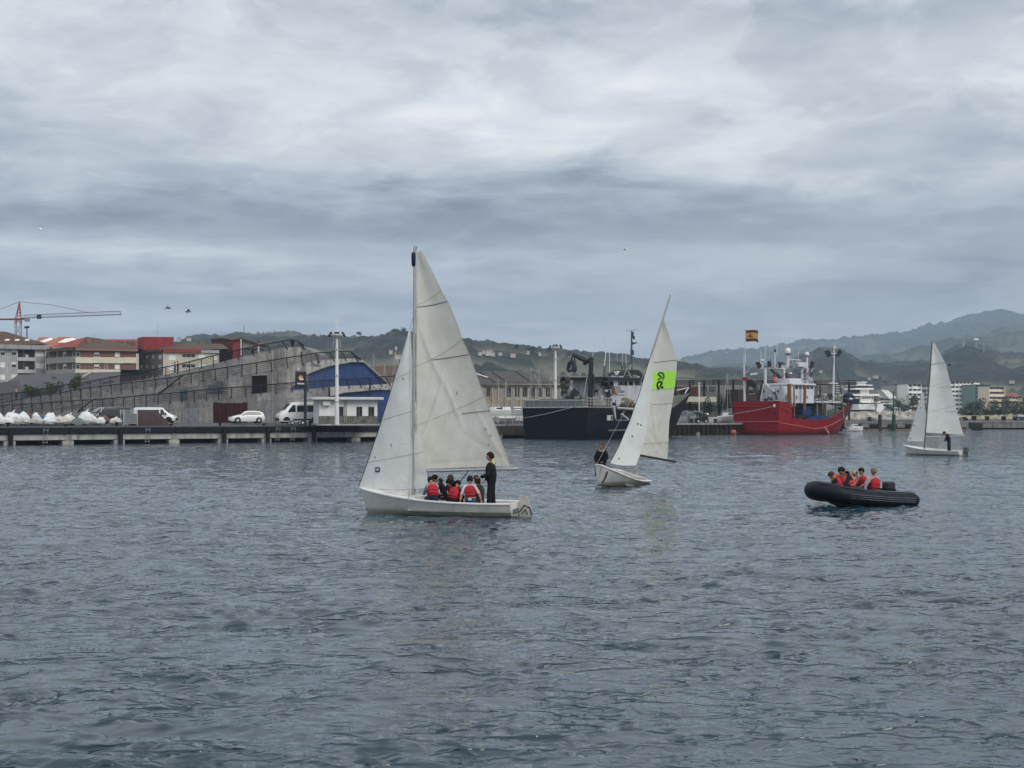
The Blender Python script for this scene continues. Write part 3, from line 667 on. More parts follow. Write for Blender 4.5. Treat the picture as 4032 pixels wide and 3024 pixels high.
# blue cladding, tall panels whose heads step down one by one
for (x0, x1, st, topf, botf, off) in ((1200, 1433, 38.8, B2, 'y1', 3.4), (1300, 1652, 58, B1, 1668, 0.9)):
    xs = np.arange(x0, x1 + 1, st)
    for a, b in zip(xs[:-1], xs[1:]):
        yb = (lambda x: I(Y1, x) + 3) if botf == 'y1' else (lambda x: 1668)
        f = [rp(a + 0.5, yb(a), off), rp(b - 0.5, yb(b), off), rp(b - 0.5, I(topf, b) + 1, off), rp(a + 0.5, I(topf, a) - 3, off)]
        MB().slab(f, (0.02, 0.25, 0)).build('cladding_panel', NAVY, ramp)
f = [rp(1433, I(Y1, 1433) + 3, 3.4), rp(1524, I(Y1, 1524) + 1, 3.4), rp(1524, I(Y1, 1524) - 4, 3.4), rp(1433, 1427, 3.4)]
MB().slab(f, (0.02, 0.25, 0)).build('cladding_panel', NAVY, ramp)
MB().tube([rp(1428, 1421, 2.9), rp(1526, 1508, 2.9)], 0.13, 6).build('edge_trim', CONC_L, ramp)
f = [rp(1158, 1516, 2.45), rp(1202, 1512, 2.45), rp(1202, 1537, 2.45), rp(1140, 1538, 2.45)]
MB().slab(f, (0.0, 0.12, 0)).build('cladding_panel', NAVY, ramp)
# doors and louvres
def rbox(name, x0, y0, x1, y1, off, d, m, par=None):
    f = [rp(x0, y1, off), rp(x1, y1, off), rp(x1, y0, off), rp(x0, y0, off)]
    return MB().slab([p + Vector((0, -d, 0)) for p in f], (0, d + 0.1, 0)).build(name, m, par or ramp)
frame = rbox('garage_door', 840, 1584, 974, 1668, 0, 0.08, DREDW); frame['_w'] = ramp['_w']
for k in range(8): rbox('door_leaf', 842 + k * 16.4, 1587, 857.2 + k * 16.4, 1667, 0, 0.13, DREDW, frame)
opn = rbox('doorway', 992, 1478, 1051, 1550, 2.6, 0.05, mat('dark_interior', (0.012, 0.006, 0.008), 0.8)); opn['_w'] = ramp['_w']
MB().tube([rp(990, 1478, 2.5), rp(1052, 1476, 2.5)], 0.05, 5).build('lintel', CONC_L, opn)
for (a, b, c, d) in ((820, 1515, 846, 1549), (850, 1501, 878, 1549), (708, 1533, 736, 1577)):
    w = rbox('louvre_window', a, b, c, d, 2.6 if a > 800 else 0, 0.06, mat('grey_blue_louvre', (0.07, 0.09, 0.115), 0.5)); w['_w'] = ramp['_w']
    n = int((d - b) / 5)
    for k in range(n): rbox('slat', a + 1, b + 1 + k * 5, c - 1, b + 3.6 + k * 5, 2.6 if a > 800 else 0, 0.1, mat('grey_blue_slat', (0.12, 0.145, 0.17), 0.5), w)
# railings
def railing(tab, deck, off, x0, x1, lean=0):
    xs = np.arange(x0, x1 + 1, 8)
    MB().tube([rp(x, I(tab, x), off - 0.1) for x in xs], 0.085, 6).build('handrail', DARKM, ramp)
    for k in range(1, 5):
        pts = []
        for x in xs:
            yt = I(tab, x); yd = min(I(deck, x), yt + 42); pts.append(rp(x, yt + (yd - yt) * k / 5, off - 0.1))
        MB().tube(pts, 0.026, 4).build('rail', DARKM, ramp)
    x = x0 + 3; last = None
    while x < x1:
        ln = 0 if x < 980 else (x - 980) * lean
        yt = I(tab, x); xb = x + ln; yd = I(deck, min(xb, x1))
        yb = min(yd, yt + 45) + 9
        MB().tube([rp(x, yt, off - 0.1), rp(xb, yb, off - 0.12)], 0.062, 5).build('post', DARKM, ramp)
        p = rp(x, 1600, off); nx = x + 10
        while (rp(nx, 1600, off) - p).length < 1.95 and nx < x1: nx += 1
        x = nx
railing(RR3, Y3, 5.2, -300, 1200, 0.16)
railing(RR2, Y2, 2.6, -300, 1425, 0.055)
railing(RR1, Y1, 0, -300, 1640, 0.04)
MB().tube([rp(305, 1622, -0.3), rp(366, 1574, -0.2)], 0.09, 6).build('stair_rail', DARKM, ramp)
MB().tube([rp(622, 1552, 2.3), rp(722, 1476, 2.4)], 0.09, 6).build('stair_rail', DARKM, ramp)
# graffiti on the concrete (paint on the wall)
PG = Plane.px(1040, I(DEP, 1040) + 2.45, 1180, I(DEP, 1180) + 2.45)
GW = mat('white_spray_paint', (0.62, 0.64, 0.66), 0.8); GK = mat('black_spray_paint', (0.04, 0.04, 0.045), 0.8); GB = mat('blue_grey_spray_paint', (0.22, 0.25, 0.33), 0.8)
text_obj('graffiti', 'eyOres', 0.62, PG, 1068, 1479, 0.02, GW, ramp)
text_obj('graffiti', 'amunolas', 0.55, PG, 1112, 1478, 0.02, GB, ramp)
PG3 = Plane.px(1060, I(DEP, 1060) + 5.1, 1200, I(DEP, 1200) + 5.1)
def scribble(P, x0, y0, x1, y1, n, m, seed, r=0.04, d=0.06):
    rg = random.Random(seed); a, b, c, e = P.rect(x0, y0, x1, y1); mb = MB()
    for i in range(n):
        s = rg.uniform(a, b); z = rg.uniform(c, e); pts = []
        for k in range(7):
            pts.append(P.pt(min(max(s, a), b), min(max(z, c), e), d)); s += rg.uniform(-0.1, 0.45); z += rg.uniform(-0.35, 0.35)
        mb.tube(pts, r, 4)
    return mb
scribble(PG3, 1085, 1388, 1190, 1408, 9, GK, 3).build('graffiti', GK, ramp)
PG2 = Plane.px(1240, I(DEP, 1240) + 2.45, 1400, I(DEP, 1400) + 2.45)
scribble(PG2, 1225, 1424, 1300, 1440, 9, GK, 5).build('graffiti', GK, ramp)
PG1 = Plane.px(1440, I(DEP, 1440) - 0.1, 1600, I(DEP, 1600) - 0.1)
scribble(PG1, 1440, 1520, 1560, 1533, 10, GW, 8, 0.05).build('graffiti', GW, ramp)
# ------------------------------------------------------------------ town houses
def holed_wall(P, x0, y0, x1, y1, holes, depth=0.3, thick=0.5):
    """front wall with real openings; holes in photo pixels"""
    s0, s1, z0, z1 = P.rect(x0, y0, x1, y1)
    H = [P.rect(*h[:4]) for h in holes]
    S = sorted({s0, s1, *[min(max(v, s0), s1) for h in H for v in h[:2]]}); Z = sorted({z0, z1, *[min(max(v, z0), z1) for h in H for v in h[2:]]})
    mb = MB()
    for a, b in zip(S[:-1], S[1:]):
        for c, d in zip(Z[:-1], Z[1:]):
            ms, mz = (a + b) / 2, (c + d) / 2
            if b - a < 1e-4 or d - c < 1e-4: continue
            if any(h[0] < ms < h[1] and h[2] < mz < h[3] for h in H): continue
            mb.fbox(P, a, b, c, d, -depth, 0)
    return mb
def house_box(P, x0, y0, x1, y1, back, mb=None):
    s0, s1, z0, z1 = P.rect(x0, y0, x1, y1); return (mb or MB()).fbox(P, s0, s1, z0, z1, -back, -0.31)
FRW = mat('white_window_frame', (0.62, 0.63, 0.63), 0.5, 0.05)
def window(P, par, x0, y0, x1, y1, kind='glass', frame=True, fm=None, mull=1):
    s0, s1, z0, z1 = P.rect(x0, y0, x1, y1)
    mb = MB(); t = 0.07
    mb.fbox(P, s0, s1, z0, z0 + t, -0.25, 0.05); mb.fbox(P, s0, s1, z1 - t, z1, -0.25, 0.0)
    mb.fbox(P, s0, s0 + t, z0 + t, z1 - t, -0.25, 0.0); mb.fbox(P, s1 - t, s1, z0 + t, z1 - t, -0.25, 0.0)
    for k in range(mull):
        c = s0 + (s1 - s0) * (k + 1) / (mull + 1); mb.fbox(P, c - 0.03, c + 0.03, z0 + t, z1 - t, -0.25, -0.12)
    w = mb.build('window', fm or FRW, par); w['_w'] = par['_w']
    MB().fbox(P, s0 + t, s1 - t, z0 + t, z1 - t, -0.24, -0.2).build('pane', GLASS, w)
    if kind == 'shut': MB().fbox(P, s0 + t, s1 - t, z0 + t, z1 - t, -0.18, -0.08).build('shutter', SHUT, w)
    if kind == 'half': MB().fbox(P, s0 + t, s1 - t, z0 + (z1 - z0) * 0.55, z1 - t, -0.18, -0.08).build('shutter', SHUT, w)
    return w
def roofpoly(par, name, pts, m, th=0.25):
    return MB().slab(pts, (0, 0.0, -th)).build(name, m, par)
def base(P, px): p = P.hit(px, HZ); return (p.x, p.y, 2.2)

# grey apartment block at the left edge
GR = mat('grey_render', (0.36, 0.37, 0.38), 0.85, 0.1, 0.8, streak=0.35); GRL = mat('pale_grey_render', (0.47, 0.48, 0.48), 0.85, 0.08, 0.8, streak=0.3)
P = Plane.px(-130, 330, 178, 340)
b = thing('apartment_block', 'grey apartment block with a brown hipped roof and recessed balconies at the left edge', 'building', base(P, 60))
holes = []
for r in range(5):
    y = 1376 + r * 48
    holes += [(-104, y + 1, -84, y + 23), (-50, y + 1, -30, y + 23), (1, y + 1, 21, y + 23), (45, y + 1, 65, y + 23), (70, y - 1, 139, y + 31), (142, y + 5, 174, y + 27)]
holed_wall(P, -130, 1374, 178, 1640, holes, 0.3).build('wall', GR, b)
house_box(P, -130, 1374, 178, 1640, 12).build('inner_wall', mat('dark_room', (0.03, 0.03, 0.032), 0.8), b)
for r in range(5):
    y = 1376 + r * 48
    for (a, c) in ((-104, -84), (-50, -30), (1, 21), (45, 65)): window(P, b, a, y + 1, c, y + 23, 'shut' if (r >= 1 and a in (1, -50)) or (r == 2) else 'half', mull=0)
    window(P, b, 142, y + 5, 174, y + 27, 'shut')
    MB().pbox(P, 69, y + 32, 140, y + 45, -0.1, 0.25).build('balcony', GRL, b)
    MB().pbox(P, 137, y - 2, 141.5, y + 46, -0.3, 0.12).build('pilaster', GRL, b)
    MB().pbox(P, 66, y - 2, 69.5, y + 46, -0.3, 0.12).build('pilaster', GRL, b)
    MB().pbox(P, 92, y + 2, 97, y + 31, -0.28, -0.05).build('balcony_door', mat('brown_wood', (0.12, 0.10, 0.08), 0.7), b)
    MB().pbox(P, 100, y + 20, 112, y + 34, -0.2, -0.02).build('laundry', GRL, b)
MB().pbox(P, 26, 1374, 30, 1640, 0.001, 0.14).build('downpipe', GRL, b); MB().pbox(P, 33, 1374, 37, 1640, 0.001, 0.14).build('downpipe', GRL, b)
MB().pbox(P, -140, 1357, 201, 1374, -12.5, 1.2).build('eave', mat('stained_eave', (0.30, 0.31, 0.32), 0.8, 0.1, streak=0.5), b)
def P2(P, px, py, d): s, z = P.sz(px, py); return P.pt(s, z, d)
e = [P2(P, -140, 1357, 1.2), P2(P, 186, 1357, 1.2)]
ridge = [P2(P, -140, 1297, -6), P2(P, 50, 1301, -6)]
e2 = [P2(P, -140, 1357, -12), P2(P, 186, 1357, -12)]
rf = MB().add(e + ridge + e2, [(0, 1, 3, 2), (1, 5, 3), (2, 3, 5, 4), (0, 4, 5, 1), (0, 2, 4)]).build('roof', TILEB, b); rf['_w'] = b['_w']
for x in (31, 70, 110): 
    p = P2(P, x, 1339, -0.6); MB().box(p, (0.95, 0.7, 0.22), Matrix.Rotation(R(30), 3, 'X')).build('skylight', SHUT, rf)
MB().pbox(P, 0, 1303, 12, 1330, -4, -3).build('chimney', GR, rf)
for y in (1404, 1453): MB().pbox(P, 179, y, 193, y + 20, -3, 0.2).build('side_balcony', GRL, b)
# trees and lamp peeping over the grey roof
# cream and brown block
BRK = mat('brown_brick', (0.17, 0.095, 0.07), 0.9, 0.15, 3); CRM = mat('cream_band', (0.60, 0.57, 0.46), 0.8, 0.05, 1, streak=0.12); TAN = mat('tan_fascia', (0.23, 0.15, 0.115), 0.8, 0.1)
GRB = mat('shaded_band', (0.33, 0.325, 0.31), 0.85, 0.08, 1)  # shaded copy of the cream, for the left faces turned from the sun
Pr = Plane.px(297, 324, 536, 329); Pl = Plane.px(178, 336, 297, 324)
b = thing('apartment_block', 'brown brick block with cream balcony bands and a hipped brown and red roof', 'building', base(Pr, 400))
hr = []
for r in range(4):
    y = 1385 + r * 48
    hr += [(299, y + 2, 315, y + 20), (371, y + 2, 391, y + 20), (452, y + 2, 472, y + 20)]
hr += [(412, 1433, 424, 1456)]
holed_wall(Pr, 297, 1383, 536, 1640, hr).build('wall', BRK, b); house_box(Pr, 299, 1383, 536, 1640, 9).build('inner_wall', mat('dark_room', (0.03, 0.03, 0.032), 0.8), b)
for r in range(4):
    y = 1385 + r * 48
    window(Pr, b, 299, y + 2, 315, y + 20, 'glass', mull=0); window(Pr, b, 371, y + 2, 391, y + 20, 'half'); window(Pr, b, 452, y + 2, 472, y + 20, 'shut' if r != 1 else 'shut')
    MB().pbox(Pr, 296.5, y + 22, 365, y + 45, 0.002, 0.35).build('balcony_band', CRM, b)
    MB().pbox(Pr, 365.6, y + 22, 488, y + 45, 0.002, 0.35).build('balcony_band', CRM, b); MB().pbox(Pr, 488.6, y + 22, 536, y + 45, 0.002, 0.35).build('balcony_band', CRM, b)
window(Pr, b, 412, 1433, 424, 1456, 'glass', mull=1)
hl = []
for r in range(4):
    y = 1385 + r * 48; hl += [(192, y, 204, y + 22), (223, y, 230, y + 22), (248, y, 261, y + 20), (285, y, 296, y + 20)]
holed_wall(Pl, 180, 1383, 296.6, 1640, hl).build('wall', mat('shaded_brown_brick', (0.10, 0.075, 0.065), 0.9, 0.15, 3), b)  # left face: same brick, its shade put into a darker colour
for h in hl: window(Pl, b, *h[:4], 'half' if 240 < h[0] < 262 else 'glass', mull=0)
for r in range(4):
    y = 1385 + r * 48; MB().pbox(Pl, 186, y + 22, 296.4, y + 45, 0.002, 0.3).build('balcony_band', GRB, b)
MB().pbox(Pr, 296, 1368, 541, 1382, -9, 0.9).build('fascia', TAN, b); MB().pbox(Pl, 196, 1370, 296, 1383, -9, 0.9).build('fascia', mat('shaded_fascia', (0.11, 0.08, 0.065), 0.8), b)  # left fascia is the tan one darkened for the shaded side
A1, B1_, C1 = P2(Pl, 198, 1370, 1.0), P2(Pr, 297, 1368, 1.0), P2(Pr, 541, 1372, 1.0)
pk = at(341, 1326, 334); pk2 = at(400, 1334, 341); bk = at(250, 1368, 362); bk2 = at(560, 1368, 360)
MB().add([A1, B1_, pk], [(0, 1, 2)]).build('red_roof_slope', TILER, b)
rf = MB().add([B1_, C1, pk2, pk, A1, bk, bk2], [(0, 1, 2, 3), (4, 3, 2, 5), (1, 6, 2), (2, 6, 5)]).build('roof', TILEB, b, fix=False); rf['_w'] = b['_w']
MB().box(at(349, 1341, 332), (0.9, 0.8, 1.4)).build('chimney', TAN, rf); MB().box(at(396, 1352, 333), (0.7, 0.7, 0.5)).build('chimney', CONC, rf)
MB().tube([at(378, 1335, 340), at(378, 1313, 340)], 0.05, 4).tube([at(374, 1318, 340), at(382, 1318, 340)], 0.04, 4).build('tv_aerial', GALV, b)
# orange roofed pair behind
def gable_house(label, x0, x1, ye, xr0, xr1, yr, Y, wallm, roofm, panel=None, depth=10, g=None):
    t = thing('house', label, 'house', tuple(at((x0 + x1) / 2, HZ, Y)[:2]) + (2.2,), g)
    a, c = at(x0, ye, Y), at(x1, ye, Y); r0, r1 = at(xr0, yr, Y + depth / 2), at(xr1, yr, Y + depth / 2); a2, c2 = at(x0, ye, Y) + Vector((0, depth, 0)), at(x1, ye, Y) + Vector((0, depth, 0))
    MB().add([a, c, r1, r0, a2, c2], [(0, 1, 2, 3), (4, 3, 2, 5), (0, 3, 4), (1, 5, 2)]).build('roof', roofm, t)
    mb = MB(); mb.hexa([(a.x, a.y, 2), (c.x, c.y, 2), (c2.x, c2.y, 2), (a2.x, a2.y, 2), a, c, c2, a2]); mb.build('wall', wallm, t)
    if panel:
        pts = [at(px, py, Y + depth / 2 * (ye - py) / (ye - yr) - 0.25) for px, py in panel]; MB().slab(pts, (0, -0.05, 0.12)).build('glazed_roof_panel', SHUT, t)
    return t
gable_house('far orange tiled house roof with one long white glazed strip', 120, 232, 1362, 155, 205, 1328, 405, CRM, TILEO, [(157, 1345), (175, 1350), (208, 1338), (207, 1332), (198, 1331)])
gable_house('orange tiled house roof with a wide white glazed panel, next to the red slope', 176, 330, 1360, 232, 292, 1327, 385, CRM, TILEO, [(226, 1350), (264, 1350), (302, 1336), (288, 1331), (258, 1335)])
# long red roofed row
t = gable_house('long low red roof behind the brown block', 405, 560, 1372, 415, 560, 1336, 380, CRM, TILER)
for k in range(3): MB().box(at(425 + k * 45, 1350, 381), (2.4, 0.8, 0.8)).build('dormer', mat('brown_wood', (0.12, 0.10, 0.08), 0.7), t)
# apartment block with red boxes
P = Plane.px(642, 332, 862, 337); Pl = Plane.px(546, 343, 642, 332)
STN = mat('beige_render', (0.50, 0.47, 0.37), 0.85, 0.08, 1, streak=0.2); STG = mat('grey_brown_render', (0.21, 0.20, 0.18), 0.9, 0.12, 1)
b = thing('apartment_block', 'beige apartment block with red fascia, brown roof and a red box tower on top', 'building', base(P, 740))
hr = []; hl = []
for r in range(4):
    y = 1395 + r * 40
    hr += [(664, y, 693, y + 23), (716, y - 2, 770, y + 13), (781, y - 2, 810, y + 16), (860 - 22, y, 860 - 4, y + 22)]
    hl += [(551, y, 562, y + 17), (574, y, 584, y + 17), (597, y, 607, y + 17), (623, y, 636, y + 20)]
holed_wall(P, 642, 1387, 862, 1640, hr).build('wall', STN, b); holed_wall(Pl, 546, 1387, 641.6, 1640, hl).build('wall', STG, b)  # left wall: shade of that side put into a darker render
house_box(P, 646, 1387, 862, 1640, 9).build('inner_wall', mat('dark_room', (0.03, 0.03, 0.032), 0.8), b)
for i, h in enumerate(hr): window(P, b, *h[:4], 'glass' if h[0] == 716 else 'shut', mull=2 if h[0] == 716 else 1)
for h in hl: window(Pl, b, *h[:4], 'shut', mull=0, fm=GRB)
MB().pbox(P, 641, 1376, 790, 1388, -9, 0.7).build('fascia', REDW, b); MB().pbox(Pl, 544, 1377, 641, 1388, -9, 0.7).build('fascia', mat('shaded_red_fascia', (0.16, 0.06, 0.055), 0.8), b)  # left fascia: the red one with the side's shade in its colour
MB().pbox(P, 790, 1378, 862, 1390, -9, 0.5).build('fascia', GR, b)
a, c, d2 = P2(Pl, 546, 1377, 0.8), P2(P, 642, 1375, 0.8), P2(P, 900, 1375, 0.8); r0, r1 = at(700, 1351, 345), at(875, 1354, 352); bk, bk2 = at(560, 1372, 366), at(900, 1376, 366)
rf = MB().add([a, c, d2, r1, r0, bk, bk2], [(0, 1, 4), (1, 2, 3, 4), (0, 4, 5), (4, 3, 6, 5), (2, 6, 3)]).build('roof', TILEB, b, fix=False); rf['_w'] = b['_w']
MB().box(at(797, 1352, 348), (0.8, 0.8, 1.3)).build('chimney', CONC_D, rf)
a = at(541, 1378, 346); c = at(684, 1378, 338)
MB().hexa([at(541, 1380, 346), at(566, 1380, 338), at(684, 1380, 338), at(676, 1380, 352), at(541, 1330, 346), at(566, 1326, 338), at(684, 1327, 338), at(676, 1328, 352)]).build('red_box_tower', REDW, b)
MB().tube([at(620, 1326, 343), at(621, 1275, 343)], 0.05, 4).tube([at(616, 1312, 343), at(628, 1309, 343)], 0.04, 4).build('roof_antenna', GALV, b)
b = thing('apartment_block', 'dark red flat topped block with a sloping brown roof on its right side', 'building', tuple(at(900, HZ, 352)[:2]) + (2.2,))
MB().hexa([at(832, 1640, 362), at(928, 1640, 350), at(955, 1640, 350), at(955, 1640, 366), at(832, 1340, 362), at(916, 1338, 350), at(955, 1332, 350), at(955, 1330, 366)]).build('wall', mat('dark_red_wall', (0.13, 0.025, 0.03), 0.8, 0.15), b)
MB().pbox(Plane.px(917, 350, 960, 350), 917, 1334, 945, 1640, 0.0, 0.2).build('side_wall', REDW, b)
MB().hexa([at(830, 1341, 362), at(918, 1339, 349), at(950, 1336, 349), at(950, 1336, 367), at(830, 1334, 362), at(870, 1330, 355), at(950, 1329, 349), at(950, 1328, 367)]).build('roof_slab', TILEB, b)
MB().slab([at(948, 1331, 350), at(1025, 1356, 352), at(1025, 1372, 352), at(948, 1372, 350)], (0, 10, 0)).build('gable_wall', STG, b)
MB().slab([at(946, 1329, 349), at(1030, 1355, 351), at(1030, 1358, 351), at(946, 1333, 349)], (0, 11, 0)).build('roof', TILEB, b)
MB().tube([at(870, 1330, 357), at(870, 1302, 357)], 0.05, 4).tube([at(870, 1304, 357), at(882, 1304, 357)], 0.04, 4).tube([at(870, 1312, 357), at(880, 1312, 357)], 0.04, 4).build('roof_antenna', GALV, b)
MB().tube([at(949, 1335, 348), at(949, 1400, 348)], 0.14, 6).build('downpipe', WHITE, b)
# slate roofed warehouse behind the ramps
b = thing('warehouse', 'low warehouse with a huge worn slate roof behind the ramp railings', 'warehouse', tuple(at(300, HZ, 240)[:2]) + (2.2,))
pts = [at(-60, 1572, 222), at(560, 1572, 222), at(500, 1462, 290), at(72, 1475, 290), at(22, 1506, 268), at(-60, 1510, 268)]
MB().slab([at(90, 1572, 222), at(600, 1572, 222), at(520, 1462, 290), at(72, 1475, 290), at(25, 1506, 272)], (0, 0, -0.3)).build('roof', SLATE, b)
MB().slab([at(-160, 1572, 220), at(96, 1572, 220), at(76, 1500, 250), at(0, 1505, 250), at(-160, 1512, 250)], (0, 0, -0.3)).build('roof', mat('dark_slate_roof', (0.055, 0.052, 0.058), 0.9, 0.25, 1.2, 0.3), b)
MB().hexa([at(-160, 1650, 223), at(600, 1650, 223), at(600, 1650, 289), at(-160, 1650, 289), at(-160, 1574, 223), at(600, 1574, 223), at(600, 1574, 289), at(-160, 1574, 289)]).build('wall', CONC_D, b)
MB().tube([at(326, 1483, 276), at(362, 1465, 288)], 0.22, 6).build('roof_ridge_cap', CONC_L, b)
rg = random.Random(4)
for k in range(16):
    px = rg.uniform(100, 470); f = rg.uniform(0.15, 0.9); py = 1572 + (1466 - 1572) * f; Y = 222 + (290 - 222) * f
    MB().box(at(px, py, Y) + Vector((0, 0, 0.25)), (rg.uniform(0.5, 1.2), 1.2, 0.35)).build('roof_vent', SLATE, b)
t = thing('shed', 'small dark grey box shed standing before the beige block, above the ramp rail', 'shed', tuple(at(520, HZ, 225)[:2]) + (2.2,))
MB().hexa([at(474, 1570, 224), at(562, 1570, 224), at(562, 1570, 236), at(474, 1570, 236), at(474, 1456, 224), at(562, 1457, 224), at(562, 1457, 236), at(474, 1456, 236)]).build('wall', mat('dark_grey_sheet', (0.05, 0.05, 0.058), 0.8), t)
MB().hexa([at(472, 1457, 223), at(564, 1458, 223), at(564, 1458, 237), at(472, 1457, 237), at(472, 1454, 223), at(564, 1455, 223), at(564, 1455, 237), at(472, 1454, 237)]).build('roof', SLATE, t)
# brown hipped roofs right of the blue cladding
b = thing('house', 'brown tiled hipped roofs just right of the blue cladding', 'house', tuple(at(1500, HZ, 236)[:2]) + (2.2,))
MB().slab([at(1440, 1520, 228), at(1700, 1520, 228), at(1640, 1437, 244), at(1470, 1441, 244), at(1440, 1455, 240)], (0, 2, -0.3)).build('roof', TILEB, b)
MB().slab([at(1490, 1522, 226), at(1700, 1522, 226), at(1690, 1425, 238), at(1585, 1425, 238)], (0, 2, -0.3)).build('roof', mat('brown_roof_tile_pale', (0.11, 0.075, 0.06), 0.9, 0.2, 1.2, 0.2), b)
MB().hexa([at(1440, 1650, 230), at(1700, 1650, 230), at(1700, 1650, 250), at(1440, 1650, 250), at(1440, 1522, 230), at(1700, 1522, 230), at(1700, 1522, 250), at(1440, 1522, 250)]).build('wall', STG, b)
# old stone warehouse behind the navy ship
STONE = mat('old_stone_render', (0.29, 0.255, 0.205), 0.9, 0.18, 1.0, 0.2, streak=0.5, grime=0.4); STONEL = mat('pale_stone_trim', (0.36, 0.335, 0.28), 0.9, 0.12, 1.5)
P = Plane.px(1700, 235, 2212, 243)
b = thing('warehouse', 'old two storey stone warehouse with a long grey hipped roof and tall windows', 'warehouse', base(P, 1950))
hw = [(x, 1527, x + 18, 1563) for x in (1730, 1770, 1810, 1850, 1914, 1994, 2026, 2057, 2088, 2117, 2148)] + [(x, 1600, x + 18, 1640) for x in (1730, 1810, 1960, 2026, 2057, 2117, 2180)]
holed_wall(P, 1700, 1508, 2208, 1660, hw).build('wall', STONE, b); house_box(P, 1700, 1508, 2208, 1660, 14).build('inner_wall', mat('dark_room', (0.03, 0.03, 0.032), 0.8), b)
for h in hw: window(P, b, *h, 'glass', fm=mat('grey_window_frame', (0.22, 0.22, 0.21), 0.7), mull=1)
for x in (1900, 1938, 1962, 1988, 2014, 2020, 2047, 2052, 2078, 2108, 2138, 2172, 2186, 2204): MB().pbox(P, x - 2, 1522, x + 2, 1655, 0.001, 0.18).build('pilaster', STONEL, b)
for x in (1994, 2026, 2057, 2117, 2148): MB().pbox(P, x - 1, 1565, x + 19, 1576, 0.001, 0.1).build('window_apron', STONEL, b)
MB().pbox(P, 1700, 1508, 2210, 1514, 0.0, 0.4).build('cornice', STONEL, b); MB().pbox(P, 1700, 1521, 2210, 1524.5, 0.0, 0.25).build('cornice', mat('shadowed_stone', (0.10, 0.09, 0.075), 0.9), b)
a, c = P2(P, 1700, 1508, 0.6), P2(P, 2212, 1507, 0.6); r0, r1 = P2(P, 1700, 1452, -8), P2(P, 2128, 1457, -8); k0, k1 = P2(P, 1700, 1508, -16), P2(P, 2212, 1507, -16)
rf = MB().add([a, c, r1, r0, k0, k1], [(0, 1, 2, 3), (1, 5, 2), (3, 2, 5, 4), (0, 4, 5, 1)]).build('roof', mat('grey_fibre_roof', (0.075, 0.072, 0.075), 0.9, 0.12, 0.7, 0.1), b); rf['_w'] = b['_w']
for (x0, y0, x1, y1) in ((1876, 1472, 1893, 1484), (1904, 1469, 1940, 1486)):
    f0 = (1508 - y0) / 56.; f1 = (1508 - y1) / 56.
    MB().slab([P2(P, x0, y0, -8 * f0 + 0.9), P2(P, x0 + 7, y0, -8 * f0 + 0.9), P2(P, x1 + 2, y1, -8 * f1 + 0.9), P2(P, x1 - 6, y1, -8 * f1 + 0.9)], (0, -0.1, 0.1)).build('skylight', SHUT, rf)
for x in (1944, 1992, 2090): MB().slab([P2(P, x, 1459, -7.4), P2(P, x + 1.5, 1459, -7.4), P2(P, x + 1.5, 1506, 0.5), P2(P, x, 1506, 0.5)], (0, -0.1, 0.12)).build('roof_rib', SLATE, rf)

# pergola hall with dark slats, cream canopy, brick, container (between leaning sail and red ship and behind it)
P = Plane.px(2560, 262, 3360, 300)
b = thing('market_hall', 'long low hall under a dark slatted pergola roof behind the red ship', 'building', base(P, 2750))
DS = mat('dark_bronze_slats', (0.028, 0.024, 0.026), 0.6, 0.2)
for k in range(5):
    y = 1497 + k * 4.2
    for x0 in range(2560, 3360, 80): MB().pbox(P, x0 + 1, y, x0 + 79, y + 2.4, 0.3, 0.8).build('slat', DS, b)
MB().pbox(P, 2560, 1493, 3360, 1496, -1, 1.0).build('roof_edge', mat('grey_roof_edge', (0.16, 0.17, 0.18), 0.6), b)
for x in range(2600, 3360, 57): MB().pbox(P, x - 2, 1496, x + 2, 1655, 0.0, 0.3).build('post', DS, b)
MB().pbox(P, 2560, 1519, 2790, 1660, -3.4, -2.8).build('brick_wall', mat('pale_red_brick', (0.25, 0.12, 0.09), 0.9, 0.2, 2), b)
for (x0, x1) in ((2659, 2682), (2720, 2752)): MB().pbox(P, x0, 1533, x1, 1562, -2.7, -2.6).build('window', GLASS, b)
MB().pbox(P, 2560, 1519, 3360, 1660, -6.4, -5.8).build('rear_wall', CONC_D, b)
for (x0, x1) in ((2812, 2832), (2848, 2868), (2880, 2902)): MB().pbox(P, x0, 1519, x1, 1538, -5.7, -5.6).build('window', GLASSB, b)
MB().pbox(P, 2640, 1563, 2760, 1583, 0.3, 4.0).build('canopy', mat('cream_canvas', (0.44, 0.43, 0.36), 0.8, 0.08), b)
MB().pbox(P, 2655, 1590, 2760, 1650, -2.5, 0.2).build('kiosk_wall', mat('grey_brown_boards', (0.10, 0.09, 0.08), 0.9), b)
for k in range(14): MB().pbox(P, 3195, 1504 + k * 6.5, 3262, 1507 + k * 6.5, 1.0, 1.6).build('slat', mat('weathered_grey_slats', (0.12, 0.11, 0.10), 0.8), b)
c = thing('container', 'dark brown storage container standing in front of the slatted hall', 'container', base(P, 2880))
MB().pbox(P, 2828, 1536, 2946, 1608, 2.0, 5.0).build('body', mat('dark_brown_sheet', (0.05, 0.033, 0.032), 0.8, 0.15, 1.0), c)
for k in range(12): MB().pbox(P, 2831 + k * 9.6, 1539, 2837 + k * 9.6, 1606, 5.0, 5.07).build('panel', mat('dark_brown_sheet', (0.05, 0.033, 0.032), 0.8), c)

